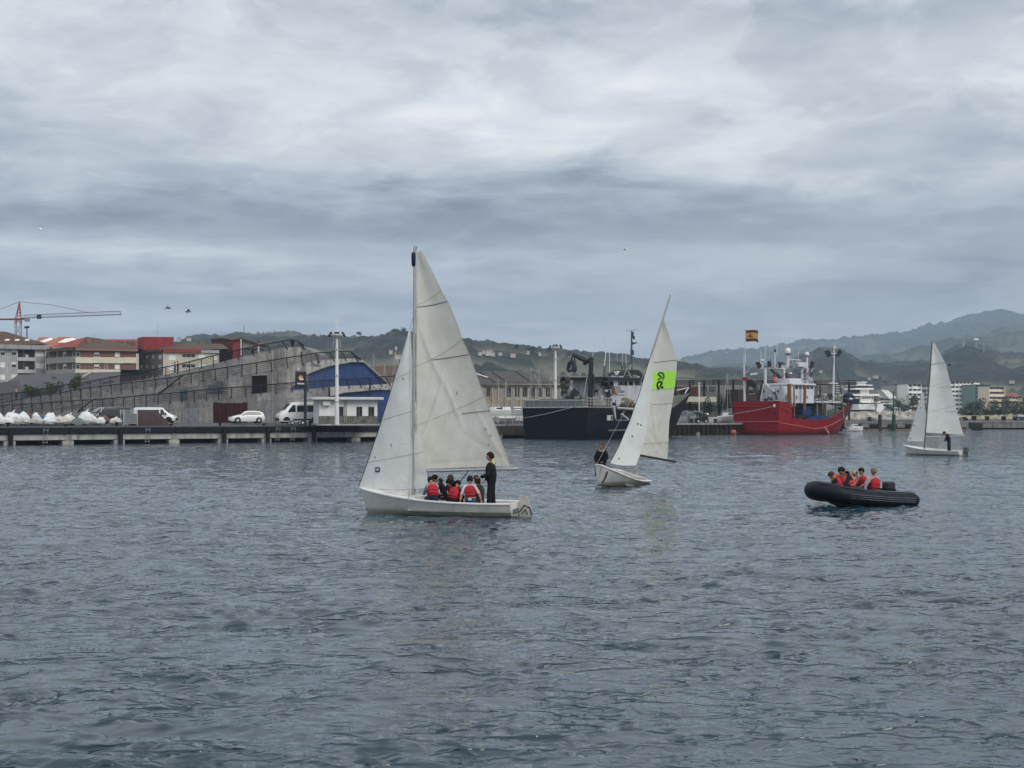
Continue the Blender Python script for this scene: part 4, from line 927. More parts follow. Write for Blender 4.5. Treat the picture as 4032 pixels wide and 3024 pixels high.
# tower crane far behind
b = thing('tower_crane', 'red and grey tower crane with a long lattice jib above the left roofs', 'crane', tuple(at(73, HZ, 430)[:2]) + (2.2,))
CR = mat('red_crane_steel', (0.30, 0.055, 0.04), 0.6, 0.15); CG = mat('pale_crane_steel', (0.24, 0.25, 0.27), 0.6, 0.15)
def lattice(mb, a, b_, w, n, r=0.09, zig=True, tri=False):
    a, b_ = Vector(a), Vector(b_); t = (b_ - a).normalized(); sx = t.cross(Vector((0, 1, 0))); sx = sx.normalized() if sx.length > 0.1 else Vector((1, 0, 0)); sy = t.cross(sx).normalized()
    cs = [sx * w / 2 + sy * w / 2, sx * w / 2 - sy * w / 2, -sx * w / 2 - sy * w / 2, -sx * w / 2 + sy * w / 2]
    for c_ in cs: mb.tube([a + c_, b_ + c_], r, 4)
    for i in range(n):
        p = a + (b_ - a) * i / n; q_ = a + (b_ - a) * (i + 1) / n
        for k in range(4):
            c1, c2 = cs[k], cs[(k + 1) % 4]
            mb.tube([p + c1, q_ + c2] if i % 2 else [p + c2, q_ + c1], r * 0.6, 3)
    return mb
lattice(MB(), at(72, 1640, 430), at(72, 1276, 430), 1.5, 18, 0.12).build('mast', CG, b)
lattice(MB(), at(72, 1276, 430), at(72, 1257, 430), 1.5, 1, 0.14).build('mast_top', CR, b)
mb = MB()
for sx in (-0.8, 0.8):
    for sy in (-0.7, 0.7): mb.tube([at(72, 1262, 430) + Vector((sx, sy, 0)), at(77, 1188, 430)], 0.13, 4)
for k in range(6): mb.tube([at(66 + k, 1258 - k * 12, 430), at(82 - k, 1252 - k * 12, 430)], 0.09, 4)
mb.build('tower_head', CR, b)
MB().tube([at(-120, 1259, 430), at(112, 1256, 430)], 0.28, 4).build('counter_jib', CR, b)
MB().box(at(107, 1260, 430), (1.3, 1.2, 0.9)).build('cab', CG, b)
mb = MB(); J0, J1 = at(88, 1252, 430), at(478, 1238, 430); T0, T1 = at(92, 1241, 430), at(473, 1225, 430)
mb.tube([J0, J1], 0.17, 4); mb.tube([T0, T1], 0.12, 4); mb.tube([J1, T1], 0.12, 4)
for k in range(30):
    p = J0 + (J1 - J0) * k / 30; u = T0 + (T1 - T0) * (k + 0.5) / 30; v_ = J0 + (J1 - J0) * (k + 1) / 30; mb.tube([p, u, v_], 0.06, 3)
mb.build('jib', CG, b)
MB().tube([at(77, 1188, 430), at(200, 1200, 430), at(352, 1231, 430)], 0.09, 4).build('stay_cable', CG, b); MB().tube([at(77, 1188, 430), at(-120, 1262, 430)], 0.09, 4).build('stay_cable', CG, b)
MB().box(at(154, 1247, 430), (1.1, 1.0, 1.3)).build('trolley', DARKM, b)
# street lamp on the roofline
l = thing('floodlight_mast', 'thin lamp post with two small lamps beside the crane tower', 'lamp', tuple(at(106, HZ, 345)[:2]) + (2.2,))
MB().tube([at(106, 1640, 345), at(106, 1290, 345)], 0.13, 6).build('pole', DARKM, l); MB().box(at(102, 1289, 345), (0.6, 0.4, 0.5)).build('lamp', DARKM, l); MB().box(at(110, 1288, 345), (0.6, 0.4, 0.5)).build('lamp', DARKM, l)
# ------------------------------------------------------------------ vehicles (local: x = forward, y = left, z = up)
def wheel(mb_t, par, x, y, r=0.33, w=0.2):
    g = MB(); sgn = 1 if y > 0 else -1
    ring = [(r * 0.62, -w / 2), (r, -w / 2 + 0.03), (r, w / 2 - 0.03), (r * 0.62, w / 2)]
    g.lathe(ring, n=14); g.xf(Matrix.Translation((x, y, r)) @ Matrix.Rotation(PI / 2, 4, 'X'))
    o = g.build('wheel', BLACK, par, True)
    h = MB(); h.lathe([(0.0, w * 0.42), (r * 0.3, w * 0.44), (r * 0.62, w * 0.36), (r * 0.64, -w * 0.3)], n=12); h.xf(Matrix.Translation((x, y, r)) @ Matrix.Rotation(PI / 2 if sgn < 0 else -PI / 2, 4, 'X'))
    h.build('rim', GALV, o, True)
def body_loft(secs, prof_w):
    """secs: list of (x, zlow, zbelt, ztop) ; prof_w: (half width at sill, belt, roof)"""
    rows = []
    for (x, zl, zb, zt, k) in secs:
        ws, wb, wt = [w * k for w in prof_w]
        L_ = [(x, ws * 0.96, zl), (x, ws, zl + 0.12), (x, wb, (zl + zb) / 2), (x, wb * 0.985, zb), (x, wt + (wb - wt) * 0.45, zb + (zt - zb) * 0.55), (x, wt, zt - 0.04), (x, wt * 0.8, zt)]
        rows.append(L_ + [(a, -b_, c) for a, b_, c in reversed(L_)])
    mb = MB(); mb.grid(rows, closed=True); n = len(rows[0])
    mb.f.append(tuple(range(n))); mb.m.append(0); k = len(mb.v) - n; mb.f.append(tuple(range(k, k + n))); mb.m.append(0)
    return mb
def side_glass(par, pts, w0, w1, zb, zt, name='side_window', m=None):
    """glass on both sides; pts (x,z) polygon; sits just proud of the leaning side"""
    for sg in (1, -1):
        f = []
        for x, z in pts:
            t = max(0, min(1, (z - zb) / (zt - zb))); f.append((x, sg * (w0 + (w1 - w0) * t + 0.012), z))
        MB().slab(f, (0, sg * 0.015, 0)).build(name, m or GLASS, par)
def hatchback(label, loc, rot):
    t = thing('car', label, 'car', loc, None, rot, world=False)
    secs = [(-2.08, 0.38, 0.62, 0.78, 0.80), (-2.0, 0.28, 0.85, 1.0, 0.92), (-1.85, 0.24, 0.92, 1.28, 0.96), (-1.45, 0.22, 0.94, 1.43, 1), (-0.8, 0.2, 0.93, 1.50, 1), (0, 0.2, 0.92, 1.48, 1), (0.45, 0.2, 0.90, 1.36, 1), (0.95, 0.2, 0.88, 1.06, 1), (1.15, 0.2, 0.84, 0.97, 0.99), (1.75, 0.22, 0.72, 0.84, 0.95), (2.05, 0.25, 0.58, 0.68, 0.84), (2.16, 0.32, 0.48, 0.55, 0.7)]
    b_ = body_loft(secs, (0.84, 0.89, 0.60)).build('body', WHITEC, t, True)
    side_glass(t, [(-1.5, 1.0), (-1.62, 1.15), (-1.2, 1.33), (-0.75, 1.38), (-0.1, 1.37), (0.4, 1.25), (0.85, 0.99)], 0.862, 0.68, 0.93, 1.40)
    MB().slab([(0.50, -0.58, 1.33), (0.50, 0.58, 1.33), (1.02, 0.66, 1.03), (1.02, -0.66, 1.03)], (0.03, 0, 0.03)).build('windscreen', GLASS, t)
    MB().slab([(-1.72, -0.5, 1.33), (-1.72, 0.5, 1.33), (-1.95, 0.58, 1.05), (-1.95, -0.58, 1.05)], (-0.03, 0, 0.03)).build('rear_window', GLASS, t)
    for sg in (1, -1):
        MB().box((1.93, sg * 0.62, 0.68), (0.3, 0.3, 0.14), Matrix.Rotation(-sg * 0.4, 3, 'Z')).build('headlight', mat('lamp_glass', (0.5, 0.52, 0.55), 0.15), t)
        MB().box((-1.97, sg * 0.66, 0.86), (0.2, 0.28, 0.16), Matrix.Rotation(sg * 0.3, 3, 'Z')).build('tail_light', mat('red_lamp', (0.30, 0.02, 0.02), 0.2), t)
        MB().box((0.62, sg * 0.95, 1.0), (0.16, 0.18, 0.12)).build('mirror', WHITEC, t, bevel=0.02)
        MB().box((0.1, sg * 0.905, 0.86), (0.14, 0.02, 0.03)).build('door_handle', GALV, t)
        for x in (1.32, -1.3):
            g = MB(); g.lathe([(0.02, 0), (0.385, 0.0), (0.385, 0.02), (0.02, 0.02)], n=16); g.xf(Matrix.Translation((x, sg * 0.875, 0.33)) @ Matrix.Rotation(PI / 2 if sg < 0 else -PI / 2, 4, 'X')); g.build('wheel_arch', BLACK, t)
            wheel(None, t, x, sg * 0.82)
    MB().box((-2.07, 0, 0.45), (0.1, 1.3, 0.24)).build('rear_bumper', BLACK, t, bevel=0.03)
    return t
def van(label, loc, rot, paint, L_=5.4, H=2.45, glassrow=True, low=False):
    t = thing('van', label, 'van', loc, None, rot, world=False)
    h = L_ / 2; zb = H * 0.52
    if low: secs = [(-h, 0.35, zb, H * 0.93, 0.93), (-h + 0.12, 0.28, zb, H * 0.985, 1), (-h * 0.3, 0.28, zb, H, 1), (h * 0.30, 0.28, zb, H * 0.99, 1), (h * 0.42, 0.28, zb, H * 0.93, 1), (h * 0.66, 0.28, zb * 0.98, H * 0.66, 1), (h * 0.72, 0.28, zb * 0.93, H * 0.58, 0.99), (h * 0.92, 0.3, zb * 0.78, H * 0.49, 0.94), (h, 0.36, zb * 0.6, H * 0.38, 0.8)]
    else: secs = [(-h, 0.35, zb, H * 0.94, 0.95), (-h + 0.1, 0.30, zb, H * 0.985, 1), (-h * 0.3, 0.28, zb, H, 1), (h * 0.35, 0.28, zb, H * 0.99, 1), (h * 0.47, 0.28, zb, H * 0.95, 1), (h * 0.76, 0.28, zb * 0.98, H * 0.62, 1), (h * 0.83, 0.28, zb * 0.93, H * 0.54, 0.99), (h * 0.96, 0.3, zb * 0.78, H * 0.44, 0.95), (h, 0.36, zb * 0.6, H * 0.34, 0.85)]
    body_loft(secs, (0.97, 1.0, 0.84)).build('body', paint, t, True)
    kw = 0.5 if low else 0.62
    side_glass(t, [(h * 0.28, zb + 0.02), (h * 0.28, H * 0.86), (h * 0.40, H * 0.86), (h * kw, zb + 0.12), (h * kw, zb + 0.02)], 0.99, 0.86, zb, H * 0.95, 'cab_window')
    if glassrow:
        side_glass(t, [(-h * 0.82, zb + 0.04), (-h * 0.82, H * 0.84), (-h * 0.28, H * 0.84), (-h * 0.28, zb + 0.04)], 0.99, 0.86, zb, H * 0.95)
        side_glass(t, [(-h * 0.26, zb + 0.04), (-h * 0.26, H * 0.84), (h * 0.22, H * 0.84), (h * 0.22, zb + 0.04)], 0.99, 0.86, zb, H * 0.95)
    a = secs[4]; c = secs[5]
    MB().slab([(a[0] + 0.05, -0.74, a[3] - 0.05), (a[0] + 0.05, 0.74, a[3] - 0.05), (c[0] + 0.02, 0.84, c[3] + 0.03), (c[0] + 0.02, -0.84, c[3] + 0.03)], (0.03, 0, 0.03)).build('windscreen', GLASSB, t)
    for sg in (0.42, -0.42): MB().box((-h - 0.01, sg, H * 0.68), (0.04, 0.62, H * 0.26)).build('rear_window', GLASS, t)
    for sg in (1, -1):
        MB().box((-h, sg * 0.86, zb * 0.95), (0.08, 0.12, 0.5)).build('tail_light', mat('red_lamp', (0.30, 0.02, 0.02), 0.2), t)
        MB().box((h * 0.93, sg * 0.75, zb * 0.78), (0.3, 0.25, 0.24), Matrix.Rotation(-sg * 0.4, 3, 'Z')).build('headlight', mat('lamp_glass', (0.5, 0.52, 0.55), 0.15), t)
        MB().box((h * 0.55, sg * 1.12, zb + 0.15), (0.12, 0.2, 0.32)).build('mirror', BLACK, t, bevel=0.02)
        MB().box((-0.1, sg * 1.005, 0.42), (L_ * 0.42, 0.03, 0.16)).build('side_trim', BLACK, t)
        MB().box((h * 0.24, sg * 1.006, zb - 0.12), (0.14, 0.03, 0.05)).build('door_handle', BLACK, t)
        for x in (h * 0.68, -h * 0.58):
            g = MB(); g.lathe([(0.02, 0), (0.41, 0.0), (0.41, 0.02), (0.02, 0.02)], n=16); g.xf(Matrix.Translation((x, sg * 0.99, 0.36)) @ Matrix.Rotation(PI / 2 if sg < 0 else -PI / 2, 4, 'X')); g.build('wheel_arch', BLACK, t)
            wheel(None, t, x, sg * 0.92, 0.35)
    MB().box((h - 0.02, 0, 0.48), (0.16, 1.6, 0.3)).build('bumper', BLACK, t, bevel=0.04); MB().box((-h - 0.02, 0, 0.5), (0.12, 1.8, 0.22)).build('bumper', BLACK, t, bevel=0.04)
    return t
ZG = 2.2
def gp(px, Y, z=ZG): p = at(px, HZ, Y); return (p.x, Y, z)
QDIR = math.atan2(QA.u.y, QA.u.x)
hatchback('white hatchback parked before the dark red garage door', gp(972, 173), PI + 0.42)
van('white high roofed minibus parked left of the guard house, behind the sign pole', gp(1180, 172.5), PI + 0.42, WHITEC, 5.5, 2.55)
van('black van with its rear turned to us behind the heap of white bags', gp(424, 170), PI + 0.62, mat('black_car_paint', (0.012, 0.014, 0.02), 0.25, 0.1, coat=0.5), 4.9, 1.95, low=True)
van('white low van facing right, half hidden by a brown tarpaulin heap', gp(612, 170), 0.12, WHITEC, 4.9, 1.9, low=True)

# guard house
P = Plane.px(1257, 166.5, 1487, 168.5)
g = thing('guard_house', 'small white flat roofed guard house with a rough stone base beside the lamp mast', 'building', base(P, 1370))
hw = [(1324, 1601, 1353, 1640), (1403, 1601, 1427, 1640), (1450, 1601, 1474, 1640)]
holed_wall(P, 1257, 1575, 1486, 1638, hw, 0.25).build('wall', WHITE, g)
MB().pbox(P, 1256, 1638.5, 1487, 1668, -0.3, 0.06).build('stone_base', mat('rubble_stone_base', (0.13, 0.13, 0.115), 0.95, 0.45, 2.5, 0.5, grime=0.6), g)
s0, s1, z0, z1 = P.rect(1257, 1575, 1486, 1668); MB().fbox(P, s0, s1, z0, z1, -4.5, -0.32).build('inner_wall', WHITE, g)
MB().pbox(P, 1224, 1564, 1505, 1574.5, -5.2, 0.9).build('roof_slab', mat('pale_roof_slab', (0.55, 0.56, 0.55), 0.7, 0.08, streak=0.2), g, bevel=0.04)
for h in hw:
    w = window(P, g, *h, 'glass', fm=mat('grey_window_frame', (0.22, 0.22, 0.21), 0.7), mull=1)
    a, c, d, e = P.rect(*h)
    for k in range(4): MB().fbox(P, a + (c - a) * (k + 0.5) / 4 - 0.015, a + (c - a) * (k + 0.5) / 4 + 0.015, d, e, 0.06, 0.09).build('window_bar', DARKM, w)
ac = MB().pbox(P, 1269, 1577.5, 1298, 1597, 0.02, 0.5).build('air_conditioner', mat('off_white_plastic', (0.60, 0.60, 0.57), 0.6), g, bevel=0.02)
for x in (1357, 1364): MB().pbox(P, x - 1, 1580, x + 1, 1665, 0.06, 0.16).build('downpipe', CONC_L, g)
MB().pbox(P, 1240, 1669, 1500, 1675, 0.4, 1.6).build('pavement_step', CONC_L, g)
# sign
P = Plane.px(1163, 158.5, 1207, 158.5)
s = thing('sign', 'tall dark blue pole sign with an orange and white shell emblem above a white strip', 'sign', base(P, 1202)[:2] + (2.05,))
SGN = mat('dark_navy_sign', (0.012, 0.014, 0.03), 0.45, 0.1)
MB().pbox(P, 1197, 1528, 1207, 1676, -0.15, 0.15).build('pole', SGN, s); pn = MB().pbox(P, 1163, 1463, 1206, 1529, -0.2, 0.2).build('sign_panel', SGN, s, bevel=0.03); pn['_w'] = s['_w']
def flat(P, pts, d, name, m, par, th=0.02): return MB().slab([P2(P, x, y, d) for x, y in pts], P.n * th).build(name, m, par)
flat(P, [(1174, 1488), (1180, 1481), (1186, 1477.5), (1191, 1480), (1195, 1490), (1186, 1488), (1178, 1491)], 0.205, 'emblem', mat('emblem_orange', (0.62, 0.33, 0.16), 0.5), pn)
flat(P, [(1178, 1491.5), (1186, 1488.5), (1195, 1491), (1197, 1496), (1186, 1497), (1180, 1495)], 0.205, 'emblem', mat('emblem_white', (0.7, 0.68, 0.66), 0.5), pn)
flat(P, [(1175, 1498), (1196, 1499), (1195, 1504), (1176, 1504)], 0.205, 'emblem', mat('emblem_red', (0.16, 0.015, 0.02), 0.5), pn)
flat(P, [(1171, 1507.5), (1199, 1508.5), (1199, 1514), (1171, 1513)], 0.205, 'lettering', mat('emblem_lilac', (0.58, 0.57, 0.63), 0.5), pn)
# lamp masts
def lamp_mast(px, py_base, py_top, py_ant, Y, label, heads, tri=True):
    t = thing('lamp_mast', label, 'lamp mast', tuple(at(px, HZ, Y)[:2]) + (at(px, py_base, Y).z,))
    MB().tube([at(px, py_base, Y), at(px, (py_base + py_top) / 2, Y), at(px, py_top, Y)], [0.26, 0.2, 0.14], 10).build('pole', WHITE, t, True)
    MB().lathe([(0.35, 0), (0.75, 0.25), (0.8, 0.4), (0.2, 0.45)], at(px, py_top + 4, Y), 12).build('lamp_ring', WHITE, t)
    for (dx, dy, w) in heads:
        r = Matrix.Rotation(R(28 if dx < 0 else (-28 if dx > 0 else 0)), 3, 'Y')
        h = MB().box(at(px + dx, py_top + dy, Y), (0.24 if dx else 0.55, 0.5, 0.6), r).build('floodlight', DARKM, t, bevel=0.03)
        MB().tube([at(px, py_top + 3, Y), at(px + dx, py_top + dy + 3, Y)], 0.05, 4).build('bracket', WHITE, t)
    mb = MB(); mb.tube([at(px, py_top, Y), at(px, py_ant, Y)], 0.045, 5)
    if tri:
        for d in (-16, 16): mb.tube([at(px + d, py_top + 40 if d else 0, Y), at(px + d * 0.5, py_top - 8, Y), at(px + (2 if d > 0 else -2), py_ant, Y)], 0.02, 3)
    mb.build('antenna', WHITE, t)
    for k in range(3): MB().lathe([(0.0, 0), (0.27, 0), (0.27, 0.15), (0.0, 0.15)], at(px, py_base - (py_base - py_top) * (0.25 + 0.3 * k), Y), 10).build('collar', GALV, t)
    return t
lamp_mast(1326.5, 1672, 1326, 1254, 161.0, 'tall white floodlight mast standing in front of the guard house', [(-26, -9, 1), (0, -8, 1), (26, -9, 1)])
lamp_mast(2187, 1650, 1374, 1308, 205, 'white floodlight mast rising between the old warehouse and the black ship crane', [(-22, -6, 1), (-8, -10, 1), (6, -11, 1), (21, -9, 1)], tri=False)
t = thing('lamp_mast', 'short dark pole in front of the lower blue cladding', 'pole', gp(1457, 172)); MB().tube([at(1457, 1640, 172), at(1457, 1515, 172)], 0.11, 6).build('pole', DARKM, t); MB().box(at(1457, 1513, 172), (0.3, 0.25, 0.3)).build('camera_head', DARKM, t)
# bollards
for i, (px, big) in enumerate([(36, 1), (262, 0), (466, 1), (680, 0), (873, 1), (1045, 0), (1228, 1), (1394, 0), (2, 0)]):
    s_ = q_s(px); p = QA.pt(s_, 1.93, -0.45)
    o = MB().lathe([(0.16, 0), (0.13, 0.12), (0.12, 0.26 if big else 0.12), (0.24, 0.34 if big else 0.2), (0.22, 0.44 if big else 0.26), (0, 0.46 if big else 0.28)], n=10).box((0.2, 0, 0.38 if big else 0.22), (0.3, 0.12, 0.1)).build('bollard', BLACK, None, True)
    o.location = p; where = ['in front of the white bags, second from the left edge', 'below the white bags', 'near the tallest white bag', 'by the brown tarpaulin heap', 'left of the white hatchback', 'between hatchback and minibus', 'in front of the minibus rear', 'below the guard house windows', 'at the very left edge']
    tag(o, ('tall' if big else 'low') + ' black bollard ' + where[i], 'bollard', 'mooring bollards along the left quay')
# white rubble bags
def sack(seed, w, h, d, m):
    rg = random.Random(seed); ph = [rg.uniform(0, 6.28) for _ in range(8)]
    def fn(q):
        a = math.atan2(q.y, q.x); k = 1 + 0.10 * math.sin(3 * a + ph[0]) + 0.07 * math.sin(5 * a + ph[1] + 3 * q.z) + 0.07 * math.sin(9 * q.z + ph[2] + 2 * a) + 0.05 * math.sin(13 * a + ph[3] + 6 * q.z)
        z = q.z * (0.95 if q.z > 0 else 0.75) + 0.14 * math.sin(4 * q.x + ph[4]) * max(0, q.z) + 0.1 * math.sin(7 * q.y + ph[5]) * max(0, q.z)
        return Vector((q.x * k * (1.05 - 0.25 * max(0, q.z)), q.y * k, z))
    mb = MB(); mb.ell((0, 0, h * 0.42), (w / 2, d / 2, h * 0.56), 20, 12, fn=fn)
    if rg.random() < 0.25: mb.tube([(w * 0.05, 0, h * 0.85), (w * 0.1, 0, h * 1.0), (w * 0.22, -0.1, h * 1.12)], [0.18, 0.1, 0.04], 6)
    return mb
BW = mat('white_woven_sack', (0.62, 0.65, 0.68), 0.8, 0.12, 4, 0.5, grime=0.25); BG = mat('grey_stained_sack', (0.42, 0.41, 0.40), 0.85, 0.2, 3, 0.5, grime=0.4); BY = mat('yellowish_sack', (0.48, 0.48, 0.44), 0.85, 0.2, 3, 0.5, grime=0.4); BB = mat('brown_sack', (0.13, 0.08, 0.065), 0.9, 0.2, 3, 0.5)
# px centre, width px, top row, base row, material, back row?
bags = [(-20, 60, 1617, 1664, BW, 1), (2, 26, 1616, 1650, BW, 1), (28, 52, 1634, 1652, BW, 1), (62, 50, 1624, 1662, BW, 1), (42, 52, 1650, 1669, BG, 0), (82, 50, 1640, 1670, BW, 0), (118, 60, 1620, 1664, BW, 1), (120, 34, 1640, 1668, BG, 0), (160, 52, 1622, 1652, BW, 1), (150, 48, 1642, 1669, BG, 0),
        (192, 22, 1627, 1645, BB, 1), (215, 44, 1626, 1660, BW, 1), (200, 48, 1637, 1668, BG, 0), (249, 48, 1638, 1668, BW, 0), (275, 40, 1622, 1650, BW, 1), (285, 50, 1637, 1668, BY, 0), (318, 50, 1638, 1668, BY, 0), (350, 46, 1630, 1662, BW, 1), (340, 36, 1640, 1668, BY, 0),
        (396, 52, 1616, 1670, BW, 0), (436, 40, 1646, 1670, BY, 0), (424, 26, 1628, 1655, BB, 1), (458, 32, 1640, 1668, BW, 0), (446, 28, 1632, 1656, BW, 1), (484, 50, 1634, 1666, BB, 1), (515, 46, 1642, 1666, BY, 0), (530, 26, 1650, 1666, BW, 0)]
desc = ['cut off by the left edge', 'small peak at the left edge, behind the blue tub', 'low, in the back row behind the blue tub', 'back row, above the pile start', 'low, right beside the blue tub', 'wide, leaning right in the front row near the left edge', 'tall, two knotted tips, back row', 'wedged behind the wide leaning one', 'back row, pointed left corner', 'low sagging grey one in the front row',
        'small brown bundle on top of the row', 'back row, right of the brown bundle', 'rounded grey one in the front row under the brown bundle', 'front row, right of the rounded grey one', 'back row, upright, before the blue sheet', 'front row, square sagging shape', 'front row, left of the loose grey net', 'back row, behind the loose net', 'small, just left of the tallest bag',
        'tallest one, bulging in folds, before the black van', 'low tan one, right of the tallest bag', 'brown one behind the tallest bag', 'round one with a dark ring, front row right', 'small peak behind the round one', 'brown heap below the rear of the black van', 'flat greenish one at the right end of the row', 'last small one beside the steel cage']
for i, (px, w, yt, yb, m, back) in enumerate(bags):
    s_ = q_s(px); p = QA.pt(s_, 2.0, -4.6 if not back else -6.2); Y = p.y
    zb = 2.02 if not back else 2.08; zt = at(px, yt, Y).z; ww = w / ppm(Y)
    o = sack(i * 7 + 1, ww * 1.05, zt - zb, ww * 0.95 if w < 40 else 1.4, m).build('rubble_bag', m, None, True)
    o.location = (p.x, p.y, zb); o.rotation_euler = (0, 0, random.uniform(-0.5, 0.5))
    col = {BW: 'white', BG: 'grey', BY: 'yellowish', BB: 'brown'}[m]
    tag(o, f'{col} rubble bag, {desc[i]}', 'bag', 'rubble bags piled on the left quay')
t = tag(MB().lathe([(0.55, 0), (0.62, 0.75), (0.66, 0.78), (0.6, 0.8), (0.52, 0.1)], n=14).build('tub', mat('blue_plastic', (0.03, 0.08, 0.19), 0.5), None, True), 'blue plastic tub among the white bags at the left edge', 'tub'); t.location = QA.pt(q_s(7), 2.0, -4.0)
t = tag(MB().box((0, 0, 0.5), (2.2, 1.2, 0.9)).build('tarpaulin', mat('blue_plastic', (0.03, 0.08, 0.19), 0.5), None, bevel=0.15), 'folded blue sheet behind the bags left of the black van', 'tarpaulin'); t.location = QA.pt(q_s(262), 2.1, -7.2)
# tarpaulin heap and steel cage
def heap(seed, w, d, h, m, name, label, cat, loc, rz=0):
    rows = []; nu, nv = 26, 14
    for j in range(nv + 1):
        r = []
        for i in range(nu + 1):
            u, v = i / nu * 2 - 1, j / nv * 2 - 1
            k = max(0, 1 - abs(u) ** 2.2) * max(0, 1 - abs(v) ** 2.4)
            z = h * (k ** 0.6) * (0.55 + 0.8 * float(fbm(np.array(u * 3 + seed), np.array(v * 3.0), 3, seed)))
            r.append((u * w / 2, v * d / 2, z))
        rows.append(r)
    o = MB().grid(rows).build(name, m, None, True); o.location = loc; o.rotation_euler = (0, 0, rz); tag(o, label, cat); return o
heap(3, 4.3, 2.2, 1.6, mat('dark_brown_tarpaulin', (0.055, 0.036, 0.038), 0.8, 0.25, 2, 0.5), 'net_heap', 'big heap of dark brown fishing net in front of the white low van', 'net', QA.pt(q_s(655), 2.0, -5.0), 0.6)
heap(9, 1.7, 1.0, 0.35, mat('ochre_net', (0.22, 0.15, 0.10), 0.9, 0.3, 6, 0.5), 'net_heap', 'small tan heap of net at the right foot of the brown heap', 'net', QA.pt(q_s(722), 2.0, -5.2), 0.6)
heap(14, 1.7, 1.0, 0.6, mat('grey_green_net', (0.13, 0.15, 0.14), 0.9, 0.3, 6, 0.5), 'net_heap', 'loose grey green net lying over the bags left of the tallest bag', 'net', QA.pt(q_s(358), 2.2, -4.0), 0.6)
c = thing('mesh_container', 'grey steel mesh crate standing left of the brown heap', 'crate', QA.pt(q_s(566), 2.0, -4.4), rotz=0.0, world=False); c.rotation_euler = (0, 0, QDIR)
for (x, y) in ((-0.8, -0.5), (0.8, -0.5), (-0.8, 0.5), (0.8, 0.5)): MB().box((x, y, 0.9), (0.08, 0.08, 1.8)).build('post', GALV, c)
for k in range(9):
    for y in (-0.5, 0.5): MB().box((0, y, 0.2 + k * 0.19), (1.6, 0.025, 0.03)).build('bar', GALV, c)
for k in range(12):
    for y in (-0.5, 0.5): MB().box((-0.72 + k * 0.13, y + 0.02, 0.95), (0.02, 0.02, 1.55)).build('bar', GALV, c)
MB().box((0, 0, 0.75), (1.5, 0.9, 1.1)).build('load', mat('dark_grey_load', (0.12, 0.13, 0.135), 0.9, 0.4, 3), c)
# trailer / pallet by the sign
t = thing('boat_trailer', 'flat grey boat trailer lying in front of the minibus', 'trailer', gp(1160, 160, 2.05), rotz=0.4, world=False)
MB().box((0, 0, 0.42), (3.2, 0.08, 0.08)).box((0, 1.0, 0.42), (3.2, 0.08, 0.08)).box((-1.2, 0.5, 0.42), (0.08, 1, 0.08)).box((1.2, 0.5, 0.42), (0.08, 1, 0.08)).build('frame', GALV, t)
for x in (-0.3, 0.9):
    for y in (-0.15, 1.15): wheel(None, t, x, y, 0.25, 0.14)
# bushes
def leaf_cloud(n, rx, ry, rz, size, seed, zoff=0, shape='ell', clumps=7):
    rg = np.random.default_rng(seed); vs = []; fs = []
    cl = rg.normal(0, 0.55, (clumps, 3)); cl[:, 2] = np.abs(cl[:, 2]) * 0.8; cr = rg.uniform(0.35, 0.6, clumps)
    for i in range(n):
        k = rg.integers(clumps); d = rg.normal(0, 1, 3); d /= np.linalg.norm(d); r = cr[k] * rg.uniform(0.75, 1.05)
        p = cl[k] * 0.8 + d * r
        p = p * np.array([rx, ry, rz]) * 0.75 + np.array([0, 0, zoff])
        a = rg.normal(0, 1, 3); a /= np.linalg.norm(a); b_ = np.cross(a, rg.normal(0, 1, 3)); b_ /= np.linalg.norm(b_); s = size * rg.uniform(0.5, 1.2)
        q = len(vs); vs += [tuple(p - a * s), tuple(p + b_ * s * 0.6), tuple(p + a * s), tuple(p - b_ * s * 0.6)]; fs.append((q, q + 1, q + 2, q + 3))
    mb = MB(); mb.v = vs; mb.f = fs; mb.m = [0] * len(fs); return mb
LEAF = mat('foliage_green', (0.035, 0.060, 0.022), 0.8, 0.4, 1.2, col2=(0.06, 0.085, 0.03)); LEAFD = mat('foliage_dark', (0.020, 0.036, 0.018), 0.85, 0.35, 1.0)
BARK = mat('bark', (0.06, 0.05, 0.04), 0.95, 0.3, 5)
def plant(name, label, cat, loc, w, h, seed, m=LEAF, trunk=0.0, n=900, size=None, group=None, d=None):
    t = thing(name, label, cat, loc, group, world=False)
    zc = trunk + (h - trunk) * 0.45
    if trunk > 0:
        mb = MB(); mb.tube([(0, 0, -0.3), (0.05 * w, 0, trunk), (0, 0, zc)], [0.05 * w, 0.035 * w, 0.015 * w], 7)
        rg = random.Random(seed)
        for k in range(4):
            a = rg.uniform(0, 6.28); mb.tube([(0.04 * w, 0, trunk * 0.9), (math.cos(a) * w * 0.2, math.sin(a) * w * 0.2, zc + h * 0.12)], [0.025 * w, 0.01 * w], 5)
        mb.build('trunk', BARK, t)
    else: MB().tube([(0, 0, -0.2), (0, 0, h * 0.4)], [0.04 * w, 0.01 * w], 5).build('stem', BARK, t)
    leaf_cloud(n, w * 0.62, (d or w) * 0.62, (h - trunk) * 0.72, size or w * 0.045, seed, zc).build('crown', m, t, fix=False)
    return t
for i, (px, py, w) in enumerate(((150, 1563, 62), (112, 1566, 50), (215, 1545, 60), (290, 1530, 50))):
    Y = 212; p = at(px, py, Y); plant('bush', ['green bush behind the lowest ramp rail, centre one', 'small bush beside the person in a green top on the ramp', 'spreading bush behind the first pale ramp posts', 'low bush at the foot of the slate roof'][i], 'bush', (p.x, Y, p.z - 1.2), w / 26, 3.0, i + 3, n=700, size=0.17)
